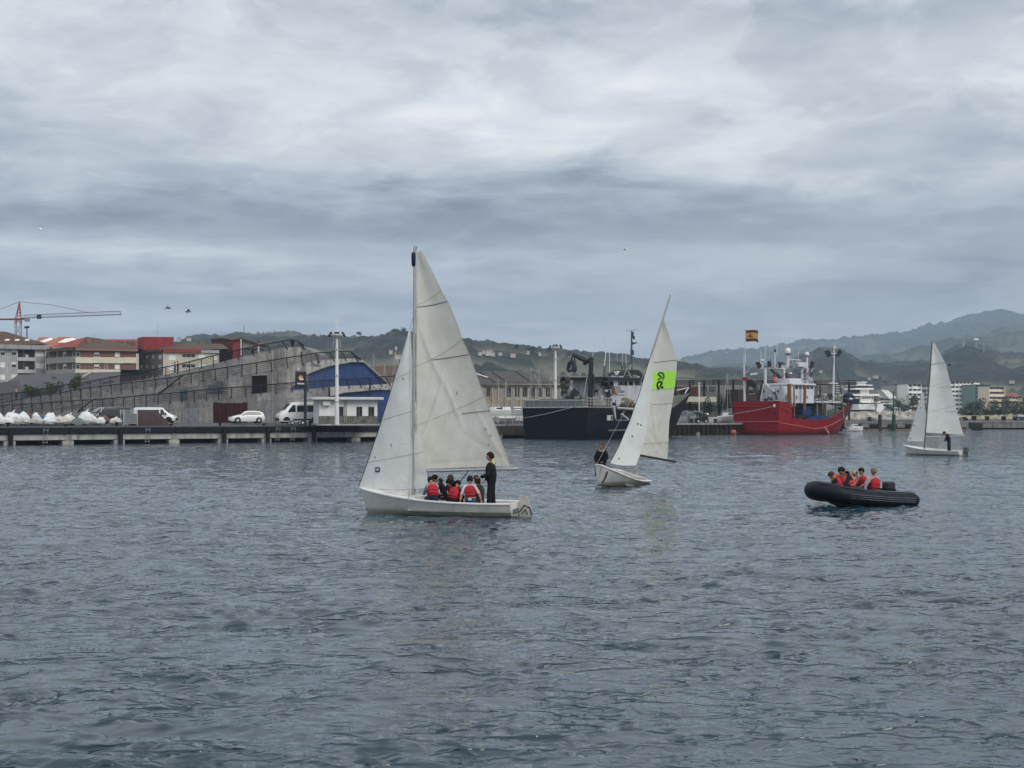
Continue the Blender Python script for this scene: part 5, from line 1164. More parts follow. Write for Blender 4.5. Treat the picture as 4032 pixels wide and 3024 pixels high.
# ------------------------------------------------------------------ people
SKIN = mat('skin', (0.36, 0.20, 0.14), 0.55, 0.06, 6)
def cloth(name, c, v=0.2): return mat(name, c, 0.85, v, 7, 0.2)
C_BLACK = cloth('black_cloth', (0.010, 0.011, 0.015)); C_NAVY = cloth('navy_cloth', (0.014, 0.018, 0.032)); C_GREY = cloth('grey_cloth', (0.24, 0.26, 0.28)); C_WHITE = cloth('white_cloth', (0.60, 0.60, 0.64), 0.08)
C_JEAN = cloth('blue_jeans', (0.05, 0.09, 0.17)); C_RED = cloth('red_life_vest', (0.38, 0.022, 0.035), 0.12); C_CORAL = cloth('coral_life_vest', (0.60, 0.10, 0.07), 0.12); C_CAMO = mat('camo_jacket', (0.09, 0.07, 0.05), 0.9, 0.7, 14); C_TEAL = cloth('teal_cloth', (0.06, 0.11, 0.12)); C_SAND = cloth('sand_cloth', (0.30, 0.24, 0.13)); C_NEON = cloth('neon_yellow_hood', (0.42, 0.56, 0.20), 0.05)
H_BLACK = mat('black_hair', (0.008, 0.007, 0.007), 0.7, 0.3, 20, 0.6); H_BROWN = mat('brown_hair', (0.06, 0.032, 0.02), 0.7, 0.3, 20, 0.6); H_FAIR = mat('fair_hair', (0.16, 0.12, 0.08), 0.7, 0.3, 20, 0.6); CAP_G = cloth('grey_cap', (0.22, 0.21, 0.19))
def V(*a): return Vector(a)
def skin_body(J, rad, edges):
    names = list(J); me = bpy.data.meshes.new('sk'); me.from_pydata([J[n] for n in names], [(names.index(a), names.index(b)) for a, b in edges], [])
    o = bpy.data.objects.new('sk', me); COL.objects.link(o)
    md = o.modifiers.new('s', 'SKIN'); md.use_smooth_shade = True
    sv = me.skin_vertices[0].data
    for i, n in enumerate(names):
        r = rad[n]; sv[i].radius = r if isinstance(r, tuple) else (r, r); sv[i].use_root = (n == 'pelvis')
    o.modifiers.new('u', 'SUBSURF').levels = 1; o.modifiers['u'].render_levels = 1
    dg = bpy.context.evaluated_depsgraph_get(); m2 = bpy.data.meshes.new_from_object(o.evaluated_get(dg))
    bpy.data.objects.remove(o, do_unlink=True); bpy.data.meshes.remove(me); return m2
def seg_d(p, a, b):
    ab = b - a; t = max(0, min(1, (p - a).dot(ab) / max(ab.length_squared, 1e-9))); return (p - (a + ab * t)).length
def person(label, loc, yaw, pose, top=C_BLACK, legs=C_BLACK, shoes=C_BLACK, hair=H_BLACK, vest=None, scale=1.0, hood=None, cap=None, long_hair=False, sleeves='long', name='person', group=None, spiky=False, bulk=1.0):
    """pose: dict(h pelvis height, t torso direction, arms [(up,fore)x2 L,R], legs [(thigh,shin)x2], head (dir forward), hn head tilt)"""
    s = scale; t = V(*pose['t']).normalized(); side = V(0, 1, 0); side = (side - t * side.dot(t)).normalized()
    if 'side' in pose: side = V(*pose['side']).normalized()
    pel = V(0, 0, pose['h']); J = {'pelvis': pel, 'waist': pel + t * 0.14 * s, 'chest': pel + t * 0.34 * s, 'neck': pel + t * 0.51 * s}
    bend = V(*pose.get('neckdir', tuple(t))).normalized()
    J['neck2'] = J['neck'] + bend * 0.07 * s
    hc = J['neck2'] + bend * 0.12 * s
    rad = {'pelvis': (0.175 * s, 0.14 * s), 'waist': (0.165 * s, 0.135 * s), 'chest': (0.20 * s, 0.15 * s), 'neck': 0.065 * s, 'neck2': 0.055 * s}
    hs = max(s, 0.96) * 1.04
    E = [('pelvis', 'waist'), ('waist', 'chest'), ('chest', 'neck'), ('neck', 'neck2')]
    hands = []
    for i, sg in enumerate((1, -1)):
        k = 'LR'[i]; u, f = [V(*a).normalized() for a in pose['arms'][i]]
        J['sh' + k] = pel + t * 0.45 * s + side * sg * 0.175 * s; J['el' + k] = J['sh' + k] + u * 0.285 * s; J['wr' + k] = J['el' + k] + f * 0.25 * s
        rad['sh' + k] = 0.088 * s; rad['el' + k] = 0.064 * s; rad['wr' + k] = 0.042 * s
        E += [('chest', 'sh' + k), ('sh' + k, 'el' + k), ('el' + k, 'wr' + k)]; hands.append((J['wr' + k], f, sg))
        a, b = [V(*q_).normalized() for q_ in pose['legs'][i]]
        J['hp' + k] = pel + side * sg * 0.09 * s - t * 0.04 * s; J['kn' + k] = J['hp' + k] + a * 0.43 * s; J['an' + k] = J['kn' + k] + b * 0.42 * s
        fw = V(1, 0, 0) if abs(b.z) > 0.5 else V(0, 0, 1)
        J['he' + k] = J['an' + k] + b * 0.05 * s; J['to' + k] = J['he' + k] + fw * 0.17 * s + V(0, sg * 0.02, 0)
        rad['hp' + k] = 0.115 * s; rad['kn' + k] = 0.085 * s; rad['an' + k] = 0.066 * s; rad['he' + k] = 0.045 * s; rad['to' + k] = (0.042 * s, 0.03 * s)
        E += [('pelvis', 'hp' + k), ('hp' + k, 'kn' + k), ('kn' + k, 'an' + k), ('an' + k, 'he' + k), ('he' + k, 'to' + k)]
    if bulk != 1: rad = {k_: (tuple(x * bulk for x in v_) if isinstance(v_, tuple) else v_ * (1 if k_[:2] in ('ne', 'wr', 'kn', 'an', 'he', 'to', 'hp') else bulk)) for k_, v_ in rad.items()}
    me = skin_body(J, rad, E)
    bones = [(J[a], J[b], (1 if a[:2] in ('sh', 'ch') or b[:2] in ('sh', 'el', 'wr') or a in ('pelvis', 'waist') and b in ('waist', 'chest') else 2), a, b) for a, b in E]
    def matof(p):
        d, a, b = min((seg_d(p, x[0], x[1]), x[3], x[4]) for x in bones)
        if b == 'neck2': return 0
        if b[:2] in ('he', 'to'): return 3
        if b[:2] in ('hp', 'kn', 'an'): return 2
        if b[:2] == 'wr' and sleeves == 'short': return 0
        if (p - pel).dot(t) < 0.02 * s: return 2
        return 1
    me.materials.clear()
    for m in (SKIN, top, legs, shoes, mat('dark_eyes', (0.01, 0.01, 0.01), 0.3), mat('lips', (0.25, 0.09, 0.08), 0.5)): me.materials.append(m)
    bm = bmesh.new(); bm.from_mesh(me)
    for f in bm.faces: f.material_index = matof(f.calc_center_median()); f.smooth = True
    # head, ears, nose, mouth and hands join the same body mesh
    fwd = V(*pose.get('look', (1, 0, 0))); fwd = (fwd - bend * fwd.dot(bend)).normalized(); lft = bend.cross(fwd)
    Mh = Matrix((fwd, lft, bend)).transposed()
    mb = MB()
    def hf(q):
        x, y, z = q
        if z < 0: x = x * (1 - 0.12 * -z) + 0.10 * -z; y *= 1 - 0.28 * -z
        if x > 0.5 and -0.1 < z < 0.25: x *= 0.95
        return Vector((x, y, z))
    mb.ell(hc, (0.098 * hs, 0.077 * hs, 0.118 * hs), 14, 12, Mh, 0, hf)
    def hp(x, y, z): return hc + (fwd * x + lft * y + bend * z) * hs
    mb.add([hp(0.092, 0.013, -0.028), hp(0.092, -0.013, -0.028), hp(0.094, 0, 0.022), hp(0.120, 0, -0.024)], [(0, 1, 3), (0, 3, 2), (1, 2, 3), (0, 2, 1)], 0)
    for sg in (1, -1):
        mb.ell(hp(-0.005, sg * 0.077, -0.012), (0.018 * s, 0.010 * s, 0.03 * s), 6, 4, Mh, 0)
        mb.ell(hp(0.083, sg * 0.030, 0.012), (0.010 * s, 0.013 * s, 0.007 * s), 6, 4, Mh, 4); mb.ell(hp(0.086, sg * 0.030, 0.030), (0.010 * s, 0.018 * s, 0.004 * s), 6, 4, Mh, 4)
    mb.ell(hp(0.090, 0, -0.058), (0.010 * s, 0.022 * s, 0.006 * s), 8, 4, Mh, 5)
    for (w, f, sg) in hands:
        sd = f.cross(V(0, 0, 1)); sd = sd.normalized() if sd.length > 0.2 else V(0, 1, 0)
        pn = f.cross(sd).normalized(); Mp = Matrix((f, sd, pn)).transposed()
        mb.ell(w + f * 0.045 * s, (0.052 * s, 0.040 * s, 0.018 * s), 8, 6, Mp, 0)
        for k in range(4):
            b0 = w + f * 0.075 * s + sd * (0.027 - 0.018 * k) * s; ln = (0.058, 0.068, 0.064, 0.05)[k] * s
            mb.tube([b0, b0 + f * ln * 0.55, b0 + f * ln * 0.85 - pn * ln * 0.4], [0.0095 * s, 0.009 * s, 0.007 * s], 5)
        b0 = w + f * 0.025 * s + sd * 0.032 * s; mb.tube([b0, b0 + (f * 0.5 + sd * 0.5) * 0.05 * s, b0 + (f * 0.85 + sd * 0.4) * 0.08 * s], [0.012 * s, 0.010 * s, 0.008 * s], 5)
    vs = [bm.verts.new(v) for v in mb.v]
    for f, mi in zip(mb.f, mb.m):
        try: nf = bm.faces.new([vs[i] for i in f]); nf.material_index = mi; nf.smooth = True
        except ValueError: pass
    bm.to_mesh(me); bm.free(); me.name = 'body'
    root = thing(name, label, 'person', loc, group, yaw, world=False)
    o = bpy.data.objects.new('body', me); COL.objects.link(o); o.parent = root
    if hair and not cap:
        h = MB()
        def hh(q):
            x, y, z = q
            if x > 0.15 and z < 0.45: x = 0.15 + (x - 0.15) * 0.1; y *= 0.9
            if z < -0.35 and not long_hair: z = -0.35 + (z + 0.35) * 0.2
            k = 1 + 0.05 * math.sin(9 * y + 4 * z) + (0.10 * math.sin(17 * y + 3) * max(z, 0) if spiky else 0)
            return Vector((x * k, y * k, z * (1.05 + (0.12 * math.sin(14 * x + 11 * y) if spiky and z > 0.5 else 0))))
        h.ell(hc + (bend * 0.014 - fwd * 0.012) * s, (0.120 * hs, 0.100 * hs, (0.130 if not long_hair else 0.16) * hs), 18, 12, Mh, 0, hh)
        h.build('hair', hair, root, True)
    if cap:
        h = MB(); h.ell(hc + bend * 0.03 * s, (0.112 * hs, 0.094 * hs, 0.105 * hs), 12, 8, Mh, 0, lambda q: Vector((q.x, q.y, max(q.z, 0))))
        h.add([hp(0.09, 0.06, 0.04), hp(0.09, -0.06, 0.04), hp(0.18, -0.045, 0.025), hp(0.18, 0.045, 0.025), hp(0.09, 0.06, 0.05), hp(0.09, -0.06, 0.05), hp(0.18, -0.045, 0.033), hp(0.18, 0.045, 0.033)], [(0, 1, 2, 3), (7, 6, 5, 4), (0, 4, 5, 1), (1, 5, 6, 2), (2, 6, 7, 3), (3, 7, 4, 0)])
        h.build('cap', cap, root, True)
        if hair: MB().ell(hc - fwd * 0.02 * s - bend * 0.01 * s, (0.10 * s, 0.086 * s, 0.09 * s), 10, 8, Mh, 0, lambda q: Vector((min(q.x, 0.2), q.y, q.z))).build('hair', hair, root, True)
    if vest:
        fw2 = side.cross(t)
        if fw2.dot(V(1, 0, 0)) < 0: fw2 = -fw2
        rows = []
        for (k, wx, wy) in ((0.06, 0.165, 0.135), (0.08, 0.185, 0.165), (0.2, 0.195, 0.18), (0.34, 0.205, 0.185), (0.44, 0.175, 0.165), (0.50, 0.10, 0.10), (0.505, 0.07, 0.07)):
            r = []
            for j in range(16):
                a = 2 * PI * j / 16; ca, sa = math.cos(a), math.sin(a); p_ = 0.75
                r.append(pel + t * k * s + side * (abs(ca) ** p_ * (1 if ca > 0 else -1)) * wx * s + fw2 * (abs(sa) ** p_ * (1 if sa > 0 else -1)) * wy * s)
            rows.append(r)
        v_ = MB().grid(rows, closed=True).build('life_vest', vest, root, True)
        for k in (0.12, 0.24):
            rr = [pel + t * k * s + side * math.cos(2 * PI * j / 16) * 0.207 * s + fw2 * math.sin(2 * PI * j / 16) * 0.188 * s for j in range(17)]
            MB().tube(rr, 0.012 * s, 4).build('strap', C_BLACK, v_)
    if hood:
        MB().ell(J['neck'] - fwd * 0.075 * s + bend * 0.01 * s, (0.055 * s, 0.125 * s, 0.085 * s), 12, 8, Mh).build('hood', hood, root, True)
    return root
DN = (0, 0, -1)
STAND = dict(h=0.92, t=(0.03, 0, 1), arms=[((0.1, 0.15, -1), (0.35, 0.02, -1)), ((0.1, -0.15, -1), (0.3, -0.02, -1))], legs=[((0.14, 0.05, -1), (0.0, 0.02, -1)), ((-0.06, -0.06, -1), (-0.14, -0.02, -1))])
SIT = dict(h=0.10, t=(0.35, 0, 1), arms=[((0.6, 0.2, -0.9), (1, -0.2, -0.3)), ((0.6, -0.2, -0.9), (1, 0.2, -0.3))], legs=[((1, 0.12, 0.05), (0.1, 0, -1)), ((1, -0.12, 0.05), (0.1, 0, -1))], neckdir=(0.6, 0, 1))
def P_(base_, **k): d = dict(base_); d.update(k); return d
# ------------------------------------------------------------------ sailing dinghies
HULLW = mat('white_gelcoat', (0.62, 0.63, 0.61), 0.35, 0.08, 1.2, streak=0.25, grime=0.15); HULLB = mat('grimy_underbody', (0.26, 0.25, 0.19), 0.6, 0.25, 2, grime=0.4); COCK = mat('grey_cockpit', (0.44, 0.45, 0.43), 0.7, 0.12, 2, grime=0.3)
def waterline(m, z0, z1, col, k=0.8):
    nt = m.node_tree; N = nt.nodes.new; L = nt.links.new; b = nt.nodes['Principled BSDF']; src = b.inputs['Base Color'].links[0].from_socket
    tc = N('ShaderNodeTexCoord'); sp = N('ShaderNodeSeparateXYZ'); L(tc.outputs['Object'], sp.inputs[0]); n = N('ShaderNodeTexNoise'); n.inputs['Scale'].default_value = 3; L(tc.outputs['Object'], n.inputs[0])
    a = N('ShaderNodeMath'); a.operation = 'MULTIPLY_ADD'; L(n.outputs[0], a.inputs[0]); a.inputs[1].default_value = -(z1 - z0) * 0.8; L(sp.outputs[2], a.inputs[2])
    q = N('ShaderNodeMapRange'); q.inputs[1].default_value = z0 - (z1 - z0) * .4; q.inputs[2].default_value = z1 - (z1 - z0) * .4; q.inputs[3].default_value = k; q.inputs[4].default_value = 0; L(a.outputs[0], q.inputs[0])
    mx = N('ShaderNodeMix'); mx.data_type = 'RGBA'; L(q.outputs[0], mx.inputs[0]); L(src, mx.inputs[6]); mx.inputs[7].default_value = (*col, 1); L(mx.outputs[2], b.inputs['Base Color'])
waterline(HULLW, 0.03, 0.16, (0.20, 0.19, 0.12), 0.75)
def sailcloth(name, c):
    m = bpy.data.materials.new(name); m.use_nodes = True; nt = m.node_tree; N = nt.nodes.new; L = nt.links.new; nt.nodes.clear()
    out = N('ShaderNodeOutputMaterial'); d = N('ShaderNodeBsdfDiffuse'); t = N('ShaderNodeBsdfTranslucent'); mx = N('ShaderNodeMixShader'); mx.inputs[0].default_value = 0.42
    tc = N('ShaderNodeTexCoord'); n = N('ShaderNodeTexNoise'); n.inputs['Scale'].default_value = 0.9; n.inputs['Detail'].default_value = 7; n.inputs['Roughness'].default_value = 0.65; L(tc.outputs['Object'], n.inputs[0])
    r = N('ShaderNodeValToRGB'); r.color_ramp.elements[0].position = 0.3; r.color_ramp.elements[1].position = 0.6
    r.color_ramp.elements[0].color = (c[0] * 0.86, c[1] * 0.85, c[2] * 0.80, 1); r.color_ramp.elements[1].color = (*c, 1); L(n.outputs[0], r.inputs[0])
    n2 = N('ShaderNodeTexNoise'); n2.inputs['Scale'].default_value = 3.5; n2.inputs['Detail'].default_value = 2; n2.inputs['Distortion'].default_value = 1.5; L(tc.outputs['Object'], n2.inputs[0])
    bp = N('ShaderNodeBump'); bp.inputs['Strength'].default_value = 0.5; bp.inputs['Distance'].default_value = 0.03; L(n2.outputs[0], bp.inputs['Height'])
    L(r.outputs[0], d.inputs[0]); L(r.outputs[0], t.inputs[0]); L(bp.outputs[0], d.inputs['Normal']); L(bp.outputs[0], t.inputs['Normal']); L(d.outputs[0], mx.inputs[1]); L(t.outputs[0], mx.inputs[2]); L(mx.outputs[0], out.inputs[0])
    return m
SAIL = sailcloth('old_sailcloth', (0.70, 0.705, 0.66)); SAILW = sailcloth('white_sailcloth', (0.76, 0.79, 0.80))
SEAM = mat('sail_seam', (0.34, 0.34, 0.31), 0.8); ROPE = mat('rope', (0.25, 0.24, 0.22), 0.9)
def hull_pts(s, lvl, L_, bd, bw, sheer, draft, rake, tr=0.0):
    zt = sheer(s); lv = {0: -draft, 1: -draft * 0.55, 2: 0.0, 3: zt * 0.5, 4: zt}[lvl]
    w = {0: 0.02, 1: bw(s) * 0.80, 2: bw(s), 3: bw(s) * 0.45 + bd(s) * 0.55, 4: bd(s)}[lvl]
    x = (s - 0.5) * L_ + rake * max(lv, -draft) * (s ** 5) - tr * max(0, lv) * ((1 - s) ** 6)
    return x, w, lv
def make_hull(L_, bd, bw, sheer, draft, rake, ns=22, tr=0.0):
    mb = MB(); rows = []
    for i in range(ns + 1):
        s = i / ns; s = s ** 0.9
        R_ = [hull_pts(s, l, L_, bd, bw, sheer, draft, rake, tr) for l in (4, 3, 2, 1, 0)]
        rows.append([(x, w, z) for x, w, z in R_] + [(x, -w, z) for x, w, z in reversed(R_)])
    mb.grid(rows)
    mb.f.append(tuple(range(10))); mb.m.append(0)
    return mb, rows
def dinghy(label, origin, yaw, heel=0.0, detail=True, pitch=0.0, name='sailing_boat'):
    M4 = Matrix.Translation(origin) @ Matrix.Rotation(yaw, 4, 'Z') @ Matrix.Rotation(heel, 4, 'X') @ Matrix.Rotation(pitch, 4, 'Y')
    t = thing(name, label, 'sailing boat', origin)
    t['_m'] = [list(r) for r in M4]
    L_ = 5.05
    bd = lambda s: 0.93 * (max(0.0, 1 - (abs(s - 0.40) / 0.60) ** 2.5) ** 0.75 if s > 0.40 else 1 - 0.20 * ((0.40 - s) / 0.40) ** 2) + 0.012
    bw = lambda s: bd(s) * (0.80 - 0.34 * s ** 3)
    sh = lambda s: 0.33 + 0.40 * s ** 2.6 + 0.03 * (1 - s)
    mb, rows = make_hull(L_, bd, bw, sh, 0.18, 0.35)
    mb.xf(M4).build('hull', HULLW, t, True)
    # rubbing strake, decks and cockpit
    for sg in (1, -1):
        pts = []
        for i in range(19):
            s = i / 18; x, w, z = hull_pts(s, 4, L_, bd, bw, sh, 0.18, 0.35); pts.append((x, sg * w, z))
        MB().tube(pts, 0.032, 5).xf(M4).build('gunwale', WHITE, t, True)
        d = MB(); r = []
        for i in range(19):
            s = i / 18; x, w, z = hull_pts(s, 4, L_, bd, bw, sh, 0.18, 0.35); iw = max(0, w - 0.20) if s < 0.66 else w * 0.0
            r.append([(x, sg * w, z + 0.005), (x, sg * iw, z + (0.05 if s >= 0.66 else 0.01)), (x, sg * iw, 0.10 if s < 0.66 else z)])
        d.grid(r).xf(M4).build('side_deck', HULLW, t)
    f = []
    for i in range(13):
        s = i / 18; x, w, z = hull_pts(s, 4, L_, bd, bw, sh, 0.18, 0.35); f.append([(x, w * 0.9, 0.10), (x, -w * 0.9, 0.10)])
    MB().grid(f).xf(M4).build('cockpit_floor', COCK, t)
    MB().box((0.80, 0, 0.26), (0.06, 1.36, 0.38)).xf(M4).build('bulkhead', HULLW, t)
    MB().box((-0.3, 0, 0.30), (0.25, 1.5, 0.06)).xf(M4).build('thwart', HULLW, t); MB().box((-0.1, 0, 0.24), (1.2, 0.12, 0.3)).xf(M4).build('centreboard_case', HULLW, t)
    MB().box((-L_ / 2 + 0.04, 0, 0.33), (0.05, 1.40, 0.12)).xf(M4).build('transom_top', HULLW, t)
    # rudder and tiller
    rd = MB().prism([(-L_ / 2 - 0.05, 0.60), (-L_ / 2 - 0.30, 0.56), (-L_ / 2 - 0.42, 0.25), (-L_ / 2 - 0.45, -0.35), (-L_ / 2 - 0.18, -0.4), (-L_ / 2 - 0.03, 0.2)], -0.025, 0.025).xf(M4).build('rudder', mat('grey_white_rudder', (0.40, 0.40, 0.36), 0.6, 0.2, 4), t)
    MB().tube([(-L_ / 2 - 0.15, 0, 0.58), (-L_ / 2 + 1.05, 0.1, 0.62)], 0.02, 5).xf(M4).build('tiller', ALU, t)
    return t, M4
def rig(t, M4, mast_px, Y, r=0.045, n='mast', m=None):
    pts = [at(px, py, y) for px, py, y in mast_px]; return MB().tube(pts, [r, r * 0.95, r * 0.75][:len(pts)] if len(pts) == 3 else r, 8).build(n, m or ALU, t, True)
def along(poly, t):
    P_l = [Vector((x, y)) for x, y in poly]; d = [0]
    for a, b in zip(P_l[:-1], P_l[1:]): d.append(d[-1] + (b - a).length)
    q_ = t * d[-1]
    for i in range(len(P_l) - 1):
        if q_ <= d[i + 1] + 1e-9: return P_l[i].lerp(P_l[i + 1], (q_ - d[i]) / max(d[i + 1] - d[i], 1e-9))
    return P_l[-1]
def sail(par, name, P, luff, leech, m, camber=0.25, nu=28, nv=44, wr=0.02, seed=1, foot_round=0.0, ex=1.0, creases=()):
    rg = random.Random(seed); ph = [rg.uniform(0, 6.3) for _ in range(6)]
    rows = []
    for j in range(nv + 1):
        tt = (j / nv); a = along(luff, tt); b = along(leech, tt); r = []
        for i in range(nu + 1):
            u = i / nu; p = a.lerp(b, u)
            if foot_round and j > nv * 0.85: p = p + Vector((0, 1)) * foot_round * math.sin(PI * u) * ((j / nv - 0.85) / 0.15) ** 2
            w = P.hit(p.x, p.y); env = math.sin(PI * min(1, u ** 0.8)) * (0.35 + 0.65 * math.sin(PI * min(1, tt * 0.75 + 0.12)))
            c = camber * env
            c += wr * math.sin(26 * (tt - 0.55 * u) + ph[0] + 2 * math.sin(5 * u + ph[1])) * math.exp(-3.5 * u) * (0.4 + 0.6 * tt)
            c += wr * 1.4 * math.sin(11 * (tt + 0.5 * u) + ph[2] + 1.5 * math.sin(4 * tt + ph[3])) * (0.25 + u * (1 - u) * 3) * tt
            c += wr * 0.9 * math.sin(34 * (tt * 0.8 + u * 0.5) + ph[4] + 2.5 * math.sin(6 * u + 3 * tt)) * tt ** 2 * math.exp(-1.5 * u)
            for (u0, v0, u1, v1, wd, am) in creases:
                du, dv = (u1 - u0), (v1 - v0) * 2.2; l2 = du * du + dv * dv; q0, q1 = u - u0, (tt - v0) * 2.2; k = max(0.0, min(1.0, (q0 * du + q1 * dv) / l2)); d2 = (q0 - du * k) ** 2 + (q1 - dv * k) ** 2
                c += 0.6 * am * math.exp(-d2 / (wd * wd)) * (1 - abs(2 * k - 0.8) ** 2 * 0.5)
            r.append(w - P.n * c)
        rows.append(r)
    o = MB().grid(rows).build(name, m, par, True, fix=False)
    def pt(u, v): 
        a = v * nv; j = min(int(a), nv - 1); b = u * nu; i = min(int(b), nu - 1); fa, fb = a - j, b - i
        return (rows[j][i] * (1 - fa) * (1 - fb) + rows[j + 1][i] * fa * (1 - fb) + rows[j][i + 1] * (1 - fa) * fb + rows[j + 1][i + 1] * fa * fb)
    return o, pt
def seamline(par, pt, P, u0, v0, u1, v1, r, name='seam', m=None, off=0.012, n=14):
    MB().tube([pt(u0 + (u1 - u0) * k / n, v0 + (v1 - v0) * k / n) + P.n * off for k in range(n + 1)], r, 4).build(name, m or SEAM, par)
def px_local(M4inv, px, py, Y): return M4inv @ at(px, py, Y)

# ---- nearest boat
Y1c = 44.3; o1 = at(1737, HZ, Y1c); o1 = Vector((o1.x, Y1c, 0.0))
b1, M1 = dinghy('nearest white sailing dinghy with a full crew of children in red vests', o1, R(161))
MI = M1
mY = (M1 @ Vector((0.93, 0, 0))).y
MP = at(1628, HZ, mY)
ms = MB().tube([(MP.x, MP.y, 0.12), at(1630, 1400, mY), at(1633, 969, mY)], [0.052, 0.05, 0.04], 10).build('mast', ALU, b1, True)
PM = Plane((MP.x, MP.y), (MP.x + 3, MP.y - 0.35)); PM2 = Plane((MP.x, MP.y), (MP.x - 3 * 0.945, MP.y + 3 * 0.326))
lf = [(1642, 985), (1639, 1200), (1637, 1500), (1637, 1848)]; le = [(1657, 985), (1700, 1065), (1739, 1146), (1768, 1196), (1797, 1265), (1821, 1336), (1853, 1404), (1886, 1500), (1924, 1600), (1960, 1700), (2012, 1834)]
s1, pt1 = sail(b1, 'mainsail', PM, lf, le, SAIL, 0.30, nu=64, nv=110, wr=0.030, seed=4, creases=[(0.0, 0.27, 0.42, 0.62, 0.05, -0.10), (0.02, 0.97, 0.55, 0.66, 0.035, 0.07), (0.0, 0.93, 0.45, 0.55, 0.03, -0.07), (0.0, 0.86, 0.38, 0.60, 0.025, 0.05), (0.0, 0.80, 0.30, 0.52, 0.025, -0.05), (0.0, 0.74, 0.22, 0.62, 0.02, 0.04), (0.0, 0.68, 0.20, 0.55, 0.02, -0.04),
    (0.25, 0.90, 0.62, 0.80, 0.03, 0.05), (0.45, 0.62, 0.58, 0.82, 0.03, -0.06), (0.97, 0.97, 0.6, 0.86, 0.03, 0.05), (0.95, 0.98, 0.8, 0.72, 0.03, -0.05), (0.1, 0.02, 0.35, 0.16, 0.05, 0.04), (0.0, 0.04, 0.2, 0.22, 0.05, -0.04), (0.02, 0.985, 0.9, 0.965, 0.02, 0.05)])
for v in (0.255, 0.50): seamline(s1, pt1, PM, 0.02 if v < 0.3 else 0.28, v + 0.004, 1.0, v - 0.008, 0.016, 'batten', mat('batten', (0.20, 0.20, 0.185), 0.7))
seamline(s1, pt1, PM, 0.60, 0.755, 1.0, 0.748, 0.014, 'batten', mat('batten', (0.20, 0.20, 0.185), 0.7))
for (v0, v1) in ((0.25, 0.19), (0.53, 0.42), (0.80, 0.68)): seamline(s1, pt1, PM, 0.0, v0, 1.0, v1, 0.006)
seamline(s1, pt1, PM, 0.995, 0.0, 0.995, 1.0, 0.008, 'leech_tape', n=40); seamline(s1, pt1, PM, 0.01, 0.0, 0.01, 1.0, 0.008, 'luff_tape', n=40)
MB().tube([at(1636, 1856, mY), at(2042, 1846, mY - 0.45)], 0.045, 8).build('boom', ALU, b1, True)
MB().lathe([(0.0, 0), (0.03, 0.01), (0.062, 0.06), (0.07, 0.38), (0.04, 0.46), (0.0, 0.47)], (at(1629, 1052, mY) + Vector((0, -0.1, 0.0))), 10).build('masthead_float', mat('navy_float', (0.01, 0.02, 0.05), 0.6), b1, True)
MB().tube([at(1637, 985, mY), at(1643, 969, mY)], 0.01, 4).build('wind_vane', DARKM, b1)
bowp = M1 @ Vector((2.72, 0, 0.72)); PJ = Plane((bowp.x, bowp.y), (MP.x + 0.5, MP.y - 0.15))
j1, pj = sail(b1, 'jib', PJ, [(1612, 1302), (1520, 1600), (1465, 1770), (1412, 1918)], [(1618, 1302), (1627, 1500), (1650, 1700), (1676, 1830), (1689, 1922)], SAILW, -0.16, wr=0.010, seed=9, foot_round=6)
for v in (0.3, 0.55, 0.82): seamline(j1, pj, PJ, 0.0, v + 0.02, 1.0, v - 0.05, 0.006)
seamline(j1, pj, PJ, 0.86, 0.0, 0.82, 0.95, 0.005); seamline(j1, pj, PJ, 0.0, 0.0, 0.0, 1.0, 0.012, 'luff_wire', DARKM, n=30)
lg = pj(0.23, 0.885); MB().box(lg + PJ.n * 0.02, (0.15, 0.02, 0.16), Matrix.Rotation(0.08, 3, 'Y')).build('sail_badge', mat('dark_badge', (0.04, 0.045, 0.06), 0.7), j1); MB().ell(lg + PJ.n * 0.035, (0.045, 0.01, 0.045), 10, 6).build('badge_centre', mat('pale_badge', (0.4, 0.4, 0.42), 0.7), j1)
for (u, v) in ((0.12, 0.8), (0.4, 0.72), (0.55, 0.3)): MB().tube([pj(u, v) + PJ.n * 0.02, pj(u + 0.02, v + 0.012) + PJ.n * 0.02], 0.012, 4).build('telltale', DARKM, j1)
for (u, v) in ((0.86, 0.83), (0.9, 0.86), (0.84, 0.9), (0.6, 0.66)): MB().ell(pt1(u, v) + PM.n * 0.006, (0.035, 0.012, 0.055), 8, 5).build('patch', SEAM, s1)
wires = [((1620, 1243), bowp, 'forestay'), ((1613, 1290), M1 @ Vector((0.70, -0.93, 0.36)), 'shroud'), ((1623, 1240), M1 @ Vector((0.70, 0.93, 0.36)), 'shroud')]
for (p, q_, n) in wires: MB().tube([at(p[0] + 8, p[1], mY), q_], 0.008, 4).build(n, GALV, b1)
MB().tube([at(1845, 1853, mY - 0.25), M1 @ Vector((-0.3, 0.05, 0.5)), M1 @ Vector((-0.35, 0.0, 0.33))], 0.018, 5).build('mainsheet', mat('blue_rope', (0.04, 0.06, 0.11), 0.8), b1)
MB().tube([at(1650, 1858, mY), at(1632, 1940, mY)], 0.012, 4).build('vang', DARKM, b1)
MB().tube([M1 @ Vector((2.66, 0.0, 0.66)), M1 @ Vector((2.60, -0.1, 0.40)), M1 @ Vector((2.58, -0.05, 0.02))], 0.02, 5).build('painter', mat('dark_rope', (0.05, 0.05, 0.06), 0.9), b1)
MB().box((1.35, 0.3, 0.66), (0.9, 0.05, 0.10)).box((1.0, 0, 0.58), (0.05, 1.0, 0.16)).xf(M1).build('coaming', HULLW, b1)
